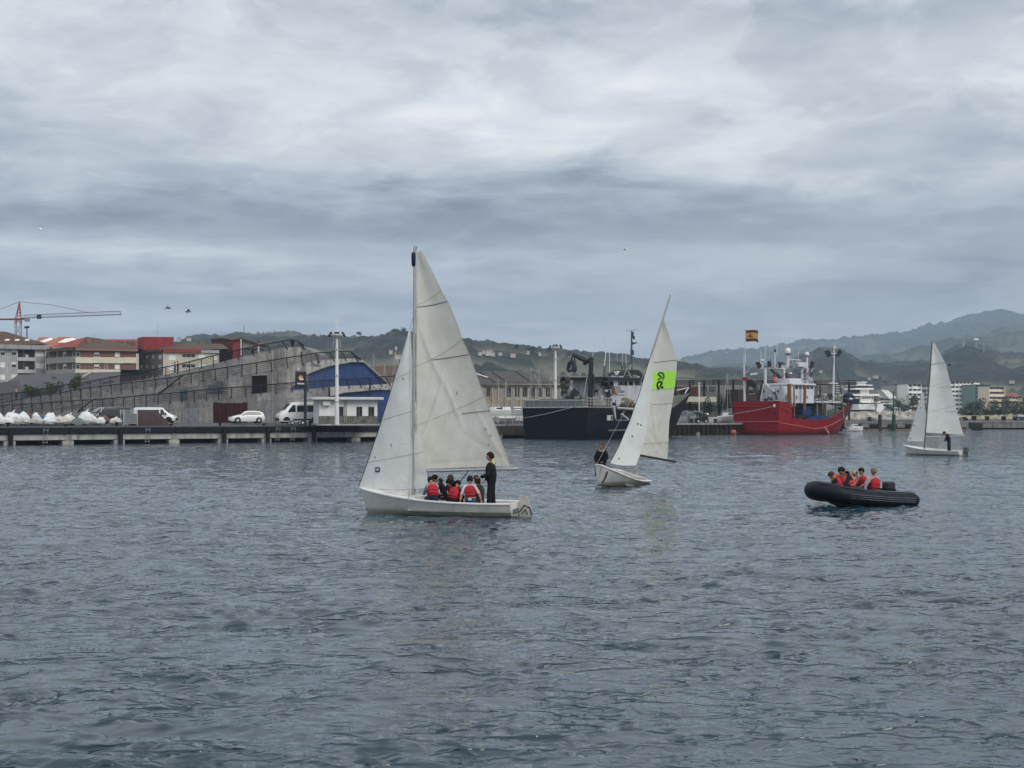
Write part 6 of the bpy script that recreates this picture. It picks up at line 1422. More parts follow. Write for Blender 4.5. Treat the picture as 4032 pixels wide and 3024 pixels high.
# lettering on the transom
def on_boat_text(body, size, M4, x, y, z, par, m, flip=1, rot=0):
    c = bpy.data.curves.new('tx', 'FONT'); c.body = body; c.size = size; c.extrude = 0.004; t_ = bpy.data.objects.new('tx', c); COL.objects.link(t_)
    dg = bpy.context.evaluated_depsgraph_get(); me = bpy.data.meshes.new_from_object(t_.evaluated_get(dg)); bpy.data.objects.remove(t_, do_unlink=True)
    off = Vector(par['_w'])
    for v in me.vertices: v.co = M4 @ Vector((x - v.co.z, y - flip * v.co.x, z + v.co.y)) - off
    me.materials.clear(); me.materials.append(m); o = bpy.data.objects.new('lettering', me); COL.objects.link(o); o.parent = par
INK = mat('black_lettering', (0.015, 0.015, 0.02), 0.6)
on_boat_text('UUZOTA', 0.21, M1, -2.525 - 0.03, 0.55, 0.06, b1, INK)
MB().tube([M1 @ Vector((-2.6, 0.035, 0.10)), M1 @ Vector((-2.75, 0.035, 0.30)), M1 @ Vector((-2.92, 0.035, 0.22)), M1 @ Vector((-3.0, 0.035, -0.02))], 0.018, 4).build('rudder_marking', INK, b1)
MB().tube([M1 @ Vector((-2.66, 0.035, 0.02)), M1 @ Vector((-2.78, 0.035, 0.18)), M1 @ Vector((-2.85, 0.035, 0.02))], 0.015, 4).build('rudder_marking', INK, b1)
# crew of the nearest boat
def seat(px, Y, z): p = at(px, HZ, Y); return (p.x, Y, z)
LEAN = P_(SIT, t=(0.45, 0, 1), neckdir=(1.0, 0, 0.8))
person('man in black foul weather gear with a neon yellow hood, standing in the nearest dinghy', seat(1935, 43.55, 0.08), PI - 0.05, P_(STAND, h=0.95, arms=[((0.25, 0.1, -1), (1, 0.1, -0.25)), ((0.05, -0.1, -1), (0.75, 0.1, -0.7))], neckdir=(0.15, 0, 1), look=(1, 0, -0.1)), C_BLACK, C_BLACK, C_BLACK, H_BLACK, hood=C_NEON, spiky=True, scale=1.04, bulk=1.5)
person('child in a grey hoodie and red vest, nearest the mast in the closest dinghy', seat(1707, 43.55, 0.40), PI / 2 + 0.35, LEAN, C_GREY, C_NAVY, C_BLACK, H_BLACK, vest=C_RED, scale=0.88)
person('child in black with a red vest, in the middle of the nearest dinghy', seat(1778, 43.60, 0.33), PI / 2 - 0.3, P_(LEAN, t=(0.5, -0.25, 1)), C_BLACK, C_BLACK, C_BLACK, H_BLACK, vest=C_RED, scale=0.84)
person('child in a white t-shirt, jeans and red vest, arms hanging over the side', seat(1853, 43.55, 0.36), PI / 2, P_(SIT, t=(0.15, 0.05, 1), neckdir=(0.5, 0, 1), arms=[((0.0, 0.5, -1), (-0.3, 0.2, -1)), ((0.0, -0.6, -1), (-0.35, -0.35, -1))]), C_WHITE, C_JEAN, C_BLACK, H_BLACK, vest=C_RED, scale=0.86, sleeves='short')
person('child in a navy hood leaning far forward, behind the grey hoodie child', seat(1752, 44.6, 0.42), PI, P_(SIT, t=(0.35, 0, 1), neckdir=(1, 0, 0.6)), C_NAVY, C_NAVY, C_BLACK, H_BLACK, hood=C_NAVY, scale=0.9)
person('child in a dark navy jacket seated on the far side, behind the middle child', seat(1790, 44.7, 0.38), -PI / 2 - 0.6, P_(SIT, t=(0.3, 0, 1)), C_NAVY, C_NAVY, C_BLACK, H_BROWN, vest=C_RED, scale=0.86, hood=C_NAVY)
person('brown haired child in a mottled brown jacket, next to the standing man', seat(1893, 43.95, 0.34), PI - 0.7, P_(SIT, t=(0.2, 0, 1), neckdir=(0.5, 0, 1)), C_CAMO, C_CAMO, C_BLACK, H_BROWN, scale=0.86, long_hair=True)
person('child with long dark hair bent between the two backs, nearest dinghy centre', seat(1812, 43.95, 0.34), PI - 0.2, P_(SIT, t=(0.45, 0, 1), neckdir=(0.9, 0, 0.7)), C_BLACK, C_BLACK, C_BLACK, H_BLACK, vest=C_RED, scale=0.84, long_hair=True)

# ---- leaning boat with the green patch
Y2c = 62.5; o2 = at(2428, HZ, Y2c); o2 = Vector((o2.x, Y2c, 0.10))
b2, M2 = dinghy('white sailing dinghy heeling over, its sail marked with a lime green patch', o2, R(-90 - 23), heel=R(-17), pitch=R(-3))
MB().xf(M2)
mb_ = M2 @ Vector((0.93, 0, 0.1)); yT = mb_.y + 0.3
PMs = Plane((mb_.x, mb_.y), (mb_.x + 2.2, mb_.y + 0.55))
mt = [PMs.hit(2517, 1838), PMs.hit(2580, 1500), PMs.hit(2640, 1160)]
mt = [mb_, PMs.hit(2576, 1420), PMs.hit(2640, 1160)]
MB().tube([PMs.hit(2508, 1838), PMs.hit(2567, 1390), PMs.hit(2608, 1262), PMs.hit(2640, 1160)], [0.05, 0.048, 0.045, 0.036], 8).build('mast', ALU, b2, True)
s2, pt2 = sail(b2, 'mainsail', PMs, [(2610, 1258), (2590, 1320), (2568, 1385), (2550, 1500), (2533, 1650), (2512, 1786)], [(2616, 1264), (2640, 1335), (2664, 1412), (2666, 1427), (2662, 1480), (2658, 1514), (2649, 1579), (2635, 1659), (2630, 1780), (2627, 1808)], SAIL, 0.22, nu=40, nv=70, wr=0.018, seed=21, creases=[(0.1, 0.98, 0.85, 0.90, 0.035, 0.06), (0.7, 0.97, 0.95, 0.8, 0.03, -0.05), (0.75, 0.93, 0.2, 0.8, 0.03, 0.05), (0.3, 0.6, 0.6, 0.85, 0.04, -0.05), (0.5, 0.62, 0.9, 0.55, 0.03, 0.04)])
MB().tube([PMs.hit(2512, 1791), PMs.hit(2662, 1819)], 0.045, 8).build('boom', DARKM, b2, True)
seamline(s2, pt2, PMs, 0.0, 0.33, 1.02, 0.29, 0.014, 'batten', mat('batten', (0.20, 0.20, 0.185), 0.7)); seamline(s2, pt2, PMs, 0.3, 0.63, 1.0, 0.60, 0.012); seamline(s2, pt2, PMs, 0.0, 0.93, 1.0, 0.88, 0.009)
bw2 = M2 @ Vector((2.72, 0, 0.72)); PJ2 = Plane((bw2.x + 0.35, bw2.y + 0.4), (PMs.hit(2560, 1500).x, PMs.hit(2560, 1500).y - 0.25))
j2, pj2 = sail(b2, 'jib', PJ2, [(2571, 1376), (2552, 1430), (2515, 1555), (2474, 1670), (2437, 1755), (2402, 1823)], [(2574, 1378), (2570, 1500), (2558, 1600), (2545, 1700), (2527, 1775), (2504, 1832)], SAILW, 0.10, wr=0.006, seed=5, foot_round=5)
seamline(j2, pj2, PJ2, 0.0, 0.0, 0.0, 1.0, 0.012, 'luff_wire', DARKM, n=30)
for (px, py) in ((2504, 1669), (2516, 1674), (2482, 1718), (2430, 1806)): MB().ell(PJ2.hit(px, py) + PJ2.n * 0.12, (0.035, 0.015, 0.04), 8, 6).build('telltale', DARKM, j2)
# patch: follows the sail cloth
LIME = mat('lime_green_patch', (0.36, 0.72, 0.10), 0.7, 0.05, 3)
def find_uv(pt, P, px, py):
    best = None; tgt = P.hit(px, py)
    for i in range(41):
        for j in range(81):
            q_ = pt(i / 40, j / 80); c = q_ - Vector((0, 0, CAMZ)); 
            sx = 2016 + F * c.x / c.y; sy = HZ - F * (c.z) / c.y
            d = (sx - px) ** 2 + (sy - py) ** 2
            if best is None or d < best[0]: best = (d, i / 40, j / 80)
    return best[1], best[2]
def ray_on_sail(pt, P, px, py, off):
    u, v = find_uv(pt, P, px, py)
    for _ in range(4):
        q_ = pt(u, v); c = q_ - Vector((0, 0, CAMZ)); sx = 2016 + F * c.x / c.y; sy = HZ - F * c.z / c.y
        du = 0.01; qa = pt(min(u + du, 1), v) - Vector((0, 0, CAMZ)); qb = pt(u, min(v + du, 1)) - Vector((0, 0, CAMZ))
        a = (2016 + F * qa.x / qa.y - sx) / du; b = (HZ - F * qa.z / qa.y - sy) / du; c_ = (2016 + F * qb.x / qb.y - sx) / du; d = (HZ - F * qb.z / qb.y - sy) / du
        det = a * d - b * c_
        if abs(det) < 1e-6: break
        ex, ey = px - sx, py - sy; u = min(1, max(0, u + (d * ex - c_ * ey) / det)); v = min(1, max(0, v + (-b * ex + a * ey) / det))
    return pt(u, v) + P.n * off
rows = []
for j in range(9):
    r = []
    for i in range(9):
        u, v = i / 8, j / 8
        px = 2567 * (1 - u) + 2659 * u + (-1 * v); py = (1465 * (1 - u) + 1459 * u) * (1 - v) + (1535 * (1 - u) + 1529 * u) * v
        r.append(ray_on_sail(pt2, PMs, px, py, 0.03))
    rows.append(r)
MB().grid(rows).build('lime_patch', LIME, s2, True, fix=False)
def stroke(pts, r, m, nm='marking'):
    MB().tube([ray_on_sail(pt2, PMs, x, y, 0.05) for x, y in pts], r, 5).build(nm, m, s2)
# handwritten shapes as they show through and on the cloth
stroke([(2590, 1494), (2600, 1489), (2605, 1485), (2597, 1479), (2591, 1473), (2593, 1468), (2602, 1466), (2610, 1470), (2614, 1480), (2610, 1495)], 0.032, mat('faded_marker', (0.05, 0.16, 0.03), 0.7))
stroke([(2595, 1533), (2588, 1523), (2587, 1510), (2592, 1503), (2602, 1502), (2606, 1507), (2604, 1514), (2599, 1520), (2604, 1525), (2611, 1525)], 0.040, INK)
for sg in (1, -1): MB().tube([PMs.hit(2575, 1400), M2 @ Vector((0.7, sg * 0.93, 0.36))], 0.008, 4).build('shroud', GALV, b2)
MB().tube([M2 @ Vector((-2.2, -0.2, 0.5)), M2 @ Vector((-1.2, -0.5, 0.75)), M2 @ Vector((-0.9, -0.55, 0.78))], 0.02, 5).build('tiller_extension', ALU, b2)
MB().tube([M2 @ Vector((2.5, 0.25, 0.55)), M2 @ Vector((2.42, 0.22, 0.3)), M2 @ Vector((2.38, 0.15, 0.0))], 0.03, 5).build('painter', mat('dark_rope', (0.05, 0.05, 0.06), 0.9), b2)
person('sunburnt sailor in a dark jacket sitting high on the side of the leaning dinghy', seat(2369, 63.3, 0.82), -PI / 2 - 0.25, P_(SIT, t=(0.1, 0, 1), neckdir=(0.1, 0, 1), arms=[((0.5, 0.35, -1), (0.6, -0.6, -0.5)), ((0.3, -0.3, -1), (0.8, 0.3, -0.6))]), C_BLACK, C_BLACK, C_BLACK, mat('auburn_hair', (0.16, 0.05, 0.04), 0.7, 0.3, 20), hood=mat('pale_yellow_hood', (0.40, 0.45, 0.30), 0.8), scale=1.06, bulk=1.3)

# ---- farthest boat
Y3c = 110.5; o3 = at(3680, HZ, Y3c); o3 = Vector((o3.x, Y3c, 0.0))
b3, M3 = dinghy('farthest white sailing dinghy at the right with a lone helmsman', o3, R(131))
m3 = M3 @ Vector((0.55, 0, 0.1)); PS3 = Plane((m3.x, m3.y), (m3.x + 3, m3.y - 0.3))
MB().tube([PS3.hit(3639, 1766), PS3.hit(3655, 1560), PS3.hit(3670, 1344)], [0.055, 0.05, 0.04], 8).build('mast', mat('dark_mast', (0.10, 0.105, 0.11), 0.5), b3, True)
s3, pt3 = sail(b3, 'mainsail', PS3, [(3673, 1350), (3664, 1480), (3654, 1590), (3645, 1703)], [(3681, 1353), (3724, 1433), (3738, 1489), (3756, 1570), (3771, 1633), (3793, 1712)], SAILW, 0.28, wr=0.008, seed=33)
MB().tube([PS3.hit(3641, 1721), PS3.hit(3798, 1717)], 0.05, 8).build('boom', ALU, b3, True)
seamline(s3, pt3, PS3, 0.0, 0.24, 1.0, 0.225, 0.02, 'batten', mat('batten', (0.20, 0.20, 0.185), 0.7)); seamline(s3, pt3, PS3, 0.5, 0.49, 1.0, 0.485, 0.016, 'batten'); seamline(s3, pt3, PS3, 0.6, 0.755, 1.0, 0.75, 0.014, 'batten')
for (v0, v1) in ((0.24, 0.18), (0.5, 0.4), (0.78, 0.68)): seamline(s3, pt3, PS3, 0.0, v0, 1.0, v1, 0.008)
bw3 = M3 @ Vector((2.72, 0, 0.72)); PJ3 = Plane((bw3.x, bw3.y), (m3.x + 0.3, m3.y - 0.1))
j3, pj3 = sail(b3, 'jib', PJ3, [(3634, 1546), (3614, 1600), (3592, 1675), (3572, 1737)], [(3637, 1548), (3641, 1592), (3646, 1625), (3643, 1690), (3637, 1738)], SAILW, -0.10, wr=0.005, seed=2)
for (px, py) in ((3628, 1606), (3603, 1676), (3587, 1727)): MB().ell(PJ3.hit(px, py) + PJ3.n * 0.1, (0.07, 0.02, 0.035), 8, 6).build('telltale', DARKM, j3)
MB().tube([PS3.hit(3665, 1440), bw3], 0.012, 4).build('forestay', GALV, b3)
fl = MB(); fl.ell(PS3.hit(3738, 1437), (0.14, 0.1, 0.1), 8, 6); fl.build('wind_pennant', DARKM, b3)
MB().box((-2.75, 0.05, 0.45), (0.35, 0.3, 0.42)).box((-2.8, 0.05, 0.1), (0.15, 0.15, 0.6)).xf(M3).build('outboard_motor', mat('grey_motor', (0.10, 0.10, 0.10), 0.6, 0.3, 6), b3, bevel=0.03)
person('helmsman in dark shorts and a jacket with pale yellow shoulders, in the farthest dinghy', seat(3736, 109.6, 0.22), PI - 0.3, P_(STAND, h=0.88, t=(0.28, 0, 1), neckdir=(1.0, 0, 0.5), look=(1, 0, -0.6), arms=[((0.3, 0.15, -1), (0.5, 0, -0.8)), ((0.0, -0.3, -1), (0.0, -0.2, -1))]), C_BLACK, C_BLACK, SKIN, H_BLACK, hood=C_NEON, scale=1.05, bulk=1.3)

# ---- inflatable
def rib():
    Yc = 48.6; o = at(3398, HZ, Yc); o = Vector((o.x, Yc, 0.0)); yaw = R(180 + 24)
    M4 = Matrix.Translation(o + Vector((0, 0, -0.05))) @ Matrix.Rotation(yaw, 4, 'Z') @ Matrix.Rotation(R(-2.2), 4, 'Y')
    t = thing('inflatable_boat', 'dark blue inflatable boat carrying six people in orange and red vests', 'inflatable boat', o)
    RUB = mat('blue_black_rubber', (0.007, 0.009, 0.017), 0.5, 0.25, 2.5); RUBT = mat('grey_blue_rubber', (0.035, 0.047, 0.066), 0.5, 0.15, 3)
    Lh = 1.36; W = 0.78; r = 0.27
    pts = []
    for i in range(41):
        k = i / 40
        if k < 0.33: x = -Lh + (k / 0.33) * (0.8 + Lh); y = -W; z = 0.27 + 0.07 * (k / 0.33) ** 2
        elif k > 0.67: x = -Lh + ((1 - k) / 0.33) * (0.8 + Lh); y = W; z = 0.27 + 0.07 * ((1 - k) / 0.33) ** 2
        else:
            a = (k - 0.33) / 0.34 * PI; x = 0.8 + 1.15 * math.sin(a) ** 0.8; y = -W * math.cos(a); z = 0.34 + 0.17 * math.sin(a) ** 1.3
        pts.append(Vector((x, y, z)))
    mb = MB(); mb.tube([Vector((-Lh - 0.25, -W, 0.26))] + pts + [Vector((-Lh - 0.25, W, 0.26))], [0.17] + [r * (1 + 0.12 * max(0.0, math.sin((i / 40 - 0.3) / 0.4 * PI)) if 0.3 < i / 40 < 0.7 else r / r) for i in range(41)] + [0.17], 18); mb.xf(M4).build('tube', RUB, t, True)
    # paler top strip and rubbing strakes, lying proud on the tube
    for sg in (1, -1):
        hp_ = [p for p in pts if (p.y * sg > 0.05)]
        if sg < 0: hp_ = hp_[::-1]
        outw = [Vector((0.0 if p.x < 0.8 else (p.x - 0.8) / 1.15, p.y / W, 0)).normalized() for p in hp_]
        rows = []
        for p, n_ in zip(hp_, outw):
            rows.append([p + (n_ * math.sin(a) + Vector((0, 0, 1)) * math.cos(a)) * (r + 0.006) for a in (R(-50), R(-25), 0, R(25), R(48))])
        MB().grid(rows).xf(M4).build('top_strip', RUBT, t, True)
        for a in (78, 92, 106): MB().tube([p + (n_ * math.sin(R(a)) + Vector((0, 0, 1)) * math.cos(R(a))) * (r + 0.005) for p, n_ in zip(hp_, outw)], 0.014, 4).xf(M4).build('rubbing_strake', mat('grey_strake', (0.10, 0.11, 0.13), 0.5), t)
        for k in range(4, len(hp_) - 3, 2):
            p, n_ = hp_[k], outw[k]; MB().tube([p + (n_ * math.sin(R(a)) + Vector((0, 0, 1)) * math.cos(R(a))) * (r + 0.01) for a in (58, 80, 105, 125)], 0.010, 4).xf(M4).build('rub_patch', RUBT, t)
        MB().tube([p + (n_ * math.sin(R(40)) + Vector((0, 0, 1)) * math.cos(R(40))) * (r + 0.03 + 0.015 * math.sin(i * 1.7)) for i, (p, n_) in enumerate(zip(hp_, outw))], 0.012, 5).xf(M4).build('grab_line', C_BLACK, t)
    hb = []
    for i in range(9):
        s = i / 8; x = -0.85 + s * 2.7; w = 0.55 * (1 - s ** 3) + 0.02; hb.append([(x, w, 0.12 + 0.25 * s ** 2), (x, w * 0.6, -0.1 + 0.35 * s ** 3), (x, 0, -0.22 + 0.5 * s ** 3), (x, -w * 0.6, -0.1 + 0.35 * s ** 3), (x, -w, 0.12 + 0.25 * s ** 2)])
    MB().grid(hb).xf(M4).build('keel', mat('grey_fibreglass', (0.12, 0.13, 0.15), 0.4), t)
    MB().box((0.1, 0, 0.14), (2.0, 1.2, 0.05)).xf(M4).build('floor', RUB, t); MB().box((-0.85, 0, 0.36), (0.08, 1.2, 0.5)).xf(M4).build('transom', RUB, t)
    m_ = MB().box((-1.05, 0, 0.70), (0.42, 0.30, 0.30)).box((-1.02, 0, 0.40), (0.18, 0.18, 0.7)).xf(M4).build('outboard_motor', mat('dark_motor', (0.03, 0.034, 0.04), 0.5, 0.3, 6), t, bevel=0.06)
    MB().box((-0.1, 0, 0.42), (0.7, 0.5, 0.45)).xf(M4).build('seat_box', RUBT, t, bevel=0.04)
    return t, M4
rb, MR = rib()
def rp_(x, y, z): v = MR @ Vector((x, y, z)); return (v.x, v.y, v.z)
SIT = P_(SIT, legs=[((0.75, 0.2, 0.45), (-0.35, 0, -0.9)), ((0.75, -0.2, 0.45), (-0.35, 0, -0.9))])
YW = R(204)
person('adult in a dark hoodie and coral vest leaning forward in the inflatable', seat(3352, 48.3, 0.42), PI + 0.25, P_(SIT, t=(0.42, 0, 1), neckdir=(0.9, 0, 0.75), look=(1, 0, -0.3)), C_NAVY, C_BLACK, C_BLACK, H_BLACK, vest=C_CORAL, hood=C_BLACK, scale=1.06)
person('child in an orange jacket and a pale cap at the bow of the inflatable', seat(3285, 48.5, 0.46), 0.3, P_(SIT, t=(0.3, 0, 1), neckdir=(0.9, 0, 0.7)), cloth('orange_jacket', (0.55, 0.07, 0.035)), C_NAVY, C_BLACK, H_BROWN, vest=cloth('orange_jacket', (0.55, 0.07, 0.035)), cap=CAP_G, scale=0.9)
person('brown haired child beside the adult, face lowered, near the inflatable bow', seat(3305, 47.9, 0.40), PI - 0.5, P_(SIT, t=(0.3, 0.1, 1), neckdir=(0.9, 0, 0.6)), C_NAVY, C_NAVY, C_BLACK, H_BROWN, vest=C_RED, scale=0.86)
person('child with dark hair and a red patterned vest, amidships in the inflatable', seat(3410, 49.0, 0.38), PI + 0.6, P_(SIT, t=(0.3, 0, 1), neckdir=(0.7, 0, 1)), cloth('red_white_shirt', (0.40, 0.20, 0.20), 0.5), C_NAVY, C_BLACK, H_BLACK, vest=C_RED, scale=0.97)
person('child with fair cropped hair seen from behind, grey sleeves, at the inflatable stern', seat(3440, 48.2, 0.34), PI / 2 + 0.5, P_(SIT, t=(0.1, -0.12, 1), neckdir=(0.2, 0, 1), arms=[((0.1, 0.9, -0.9), (-0.1, 0.3, -1)), ((0.3, -0.4, -1), (0.5, 0, -1))]), C_GREY, C_NAVY, C_BLACK, H_FAIR, vest=C_RED, scale=0.97)
person('child in a tan cap half hidden between the adult and the dark haired child', seat(3392, 49.4, 0.36), PI, P_(SIT, t=(0.25, 0, 1), neckdir=(0.8, 0, 0.7)), cloth('striped_shirt', (0.45, 0.25, 0.25), 0.5), C_NAVY, C_BLACK, H_BROWN, cap=mat('tan_cap', (0.33, 0.27, 0.19), 0.8), scale=0.9)
# ---- people on the ramps
def ramp_person(px, off, tab, label, top, legs, yaw=-PI / 2, sc=1.0, hide=0.0, **k):
    p = rp(px, I(tab, px), off + 1.0); person(label, (p.x, p.y, p.z - hide), yaw, STAND, top, legs, C_BLACK, k.pop('hair', H_BLACK), scale=sc, **k)
ramp_person(64, 5.2, Y3, 'person in a yellow top standing low on the ramp at the far left', C_SAND, C_BLACK, 0, hide=0.1)
ramp_person(90, 5.2, Y3, 'person in a teal top standing beside the green bush on the ramp', C_TEAL, C_TEAL, 0.4, hide=0.1)
ramp_person(688, 5.2, Y3, 'person in jeans walking on the top ramp, left one of the pair', cloth('pale_blue_shirt', (0.18, 0.22, 0.30)), C_JEAN, 0, sc=0.95, hide=0.3)
ramp_person(700, 5.2, Y3, 'dark haired walker on the top ramp, right one of the pair', C_NAVY, C_JEAN, 0.2, sc=0.95, hide=0.3)
ramp_person(1018, 6.2, Y3, 'woman with a pony tail sitting behind the top rail', cloth('rose_top', (0.30, 0.13, 0.12)), C_WHITE, PI, sc=0.9, hide=0.1, long_hair=True)
ramp_person(994, 6.4, Y3, 'person in a rose top left of the pony tailed woman', cloth('rose_top', (0.30, 0.13, 0.12)), C_BLACK, PI, sc=0.85, hide=0.2)
ramp_person(1152, 5.8, Y3, 'person in black leaning on the highest rail corner of the ramp building', C_BLACK, C_BLACK, -PI / 2, sc=1.0, hide=0.55)
# ------------------------------------------------------------------ working ships
class Ship:
    def __init__(s, corner_px, Yc, ang, beam):
        c = at(corner_px, HZ, Yc); h = Vector((math.cos(ang), math.sin(ang), 0)); p = Vector((-h.y, h.x, 0))
        s.h, s.p = h, p; s.st = Vector((c.x, Yc, 0)) + p * beam / 2; s.ang = ang; s.beam = beam
        s.M = Matrix.Translation(s.st) @ Matrix.Rotation(ang, 4, 'Z')
    def side(s, off):   # plane parallel to the keel, off metres to starboard (towards us)
        a = s.st - s.p * off; b = a + s.h * 10; return Plane((a.x, a.y), (b.x, b.y))
    def cross(s, off):  # plane across the ship, off metres forward of the stern
        a = s.st + s.h * off + s.p * 5; b = s.st + s.h * off - s.p * 5; return Plane((a.x, a.y), (b.x, b.y))
def ship_hull(S, par, L_, beam, sheer, m, draft, rake, bowfrom=0.55, wl=0.94, name='hull', ns=60, im=None):
    hb = beam / 2
    bd = lambda s: hb * (1.0 if s < bowfrom else max(0.0, 1 - ((s - bowfrom) / (1 - bowfrom)) ** 2.2) ** 0.9) + 0.02
    bw = lambda s: hb * wl * (1.0 if s < bowfrom * 0.8 else max(0.0, 1 - ((s - bowfrom * 0.8) / (1 - bowfrom * 0.8)) ** 1.7)) + 0.02
    T = Matrix.Translation((L_ / 2, 0, 0))
    mb = MB(); rows = []
    for i in range(ns + 1):
        s = i / ns
        R_ = [hull_pts(s, l, L_, bd, bw, sheer, draft, rake) for l in (4, 3, 2, 1, 0)]
        rows.append([(x, w, z) for x, w, z in R_] + [(x, -w, z) for x, w, z in reversed(R_)])
    mb.grid(rows); mb.f.append(tuple(range(10))); mb.m.append(0); mb.xf(S.M @ T)
    o = mb.build(name, m, par, True)
    dk = MB(); rr = []
    for i in range(ns + 1):
        x, w, z = hull_pts(i / ns, 4, L_, bd, bw, sheer, draft, rake); zz = max(0.6, z - 1.1); s = i / ns; k = zz / z; w = ((bw(s) * 0.45 + bd(s) * 0.55) * (1 - (k - .5) / .5) + bd(s) * (k - .5) / .5) if k > .5 else bw(s) * (1 - k / .5) + (bw(s) * .45 + bd(s) * .55) * k / .5; x = (s - .5) * L_ + rake * zz * s ** 5; rr.append([(x, w * 0.97, zz), (x, -w * 0.97, zz)])
    dk.grid(rr).xf(S.M @ T); dk.build('deck', mat('ship_deck', (0.10, 0.11, 0.10), 0.85, 0.2, 1.0), par)
    ib = MB()
    for sg in (1, -1):
        r2 = []
        for i in range(ns + 1):
            x, w, z = hull_pts(i / ns, 4, L_, bd, bw, sheer, draft, rake); q_ = rr[i]; r2.append([(x, sg * max(0, w - 0.12), z), (q_[0][0], sg * max(0, q_[0][1] - 0.1), q_[0][2])])
        ib.grid(r2)
    ib.xf(S.M @ T).build('bulwark_inside', im or mat('pale_bulwark', (0.38, 0.39, 0.38), 0.7, 0.1, streak=0.4), par)
    def line(zf, r, m2, nm, s0=0.0, s1=1.0, off=0.03, both=False):
        for sg in ((-1, 1) if both else (-1,)):
            pts = []
            for i in range(41):
                s = s0 + (s1 - s0) * i / 40; zt = sheer(s); z = min(zf(s), zt); k = max(0.0, min(1.0, z / zt))
                w = (bw(s) * (1 - k / 0.5) + (bw(s) * 0.45 + bd(s) * 0.55) * (k / 0.5)) if k < 0.5 else ((bw(s) * 0.45 + bd(s) * 0.55) * (1 - (k - 0.5) / 0.5) + bd(s) * (k - 0.5) / 0.5)
                x = (s - 0.5) * L_ + rake * z * (s ** 5); pts.append((x, sg * (w + off), z))
            MB().tube(pts, r, 5).xf(S.M @ T).build(nm, m2, par, True)
    return o, line
def rail_on(P, par, x0, x1, y0, y1, n, m=WHITE, d=0.0, r=0.03, bars=3, nm='railing'):
    a, b, z0, z1 = P.rect(x0, y0, x1, y1)
    mb = MB()
    for k in range(bars): z = z0 + (z1 - z0) * (k + 1) / bars; mb.tube([P.pt(a, z, d), P.pt(b, z, d)], r, 4)
    mb.build(nm, m, par)
    for k in range(n + 1): s = a + (b - a) * k / n; MB().tube([P.pt(s, z0, d), P.pt(s, z1, d)], r, 4).build('stanchion', m, par)
def whip(P, par, x, y0, y1, r=0.03, m=WHITE, lean=0, nm='whip_aerial'): MB().tube([P.hit(x, y0), P.hit(x + lean, y1)], [r, r * 0.6], 4).build(nm, m, par)
# ---- navy ship
S = Ship(2315, 184.0, R(50), 11.0)
HN = mat('navy_hull_paint', (0.0035, 0.005, 0.012), 0.6, 0.25, 0.6, streak=0.3); WH = mat('dull_white_ship_paint', (0.44, 0.46, 0.49), 0.5, 0.08, 0.8, streak=0.35); GRN = mat('green_grey_paint', (0.17, 0.19, 0.18), 0.7, 0.15, 1, streak=0.4)
n = thing('fishing_ship', 'navy blue trawler with a black folding deck crane and white wheelhouse, moored stern first', 'ship', tuple(S.st))
def shn(s):
    if s < 0.245: return 4.16 - 0.25 * s
    if s < 0.265: return 4.1 - (s - 0.245) / 0.02 * 1.5
    if s < 0.45: return 2.6
    return 2.6 + 3.9 * ((s - 0.45) / 0.55) ** 1.3
o_, ln = ship_hull(S, n, 27.5, 11.0, shn, HN, 1.5, 0.82, 0.55, im=mat('grey_green_bulwark', (0.12, 0.13, 0.125), 0.7, 0.15, streak=0.4))
ln(lambda s: 1.15, 0.10, mat('grey_rub_rail', (0.13, 0.14, 0.16), 0.6), 'rub_rail', 0.17, 0.33)
T0 = S.cross(-0.05); C0 = S.side(0); SB = S.side(5.55)
MB().pbox(T0, 2064, 1577, 2296, 1604, -0.35, 0.0).build('stern_bulwark', GRN, n)
for k in range(7): MB().pbox(T0, 2068 + k * 33, 1580, 2071 + k * 33, 1602, 0.0, 0.08).build('bulwark_rib', mat('grey_rib', (0.24, 0.26, 0.25), 0.7), n)
MB().tube([T0.hit(2062, 1576), T0.hit(2296, 1576)], 0.07, 5).build('top_rail', WH, n); MB().tube([T0.hit(2058, 1605.5), T0.hit(2316, 1603)], 0.07, 5).build('top_rail', WH, n)
MB().pbox(T0, 2115, 1571, 2200, 1576, -1.5, -0.4).build('dark_net_pile', BLACK, n)
MB().tube([T0.hit(2058, 1648) + T0.n * 0.2, T0.hit(2150, 1632) + T0.n * 0.5, T0.hit(2262, 1603) + T0.n * 0.1], 0.06, 5).build('mooring_rope', ROPE, n)
K = mat('black_crane_paint', (0.009, 0.010, 0.014), 0.4, 0.3, 2)
PK = S.cross(3.0)
MB().tube([PK.hit(2325, 1600), PK.hit(2324, 1520), PK.hit(2328, 1425), PK.hit(2327, 1408)], [0.42, 0.36, 0.34, 0.3], 6).build('crane_column', K, n)
MB().tube([PK.hit(2334, 1408), PK.hit(2316, 1421), PK.hit(2290, 1410), PK.hit(2264, 1396), PK.hit(2258, 1392)], [0.3, 0.42, 0.40, 0.34, 0.22], 6).build('crane_boom', K, n)
MB().tube([PK.hit(2300, 1431), PK.hit(2312, 1424)], [0.3, 0.25], 6).build('crane_knuckle', K, n)
MB().tube([PK.hit(2340, 1560), PK.hit(2336, 1500), PK.hit(2331, 1440)], 0.10, 5).build('hydraulic_ram', K, n); MB().tube([PK.hit(2345, 1515), PK.hit(2336, 1470)], 0.05, 4).build('hose', K, n)
MB().tube([PK.hit(2258, 1392), PK.hit(2252, 1408), PK.hit(2250, 1420)], 0.09, 5).tube([PK.hit(2262, 1394), PK.hit(2262, 1420)], 0.09, 5).build('crane_tip', K, n)
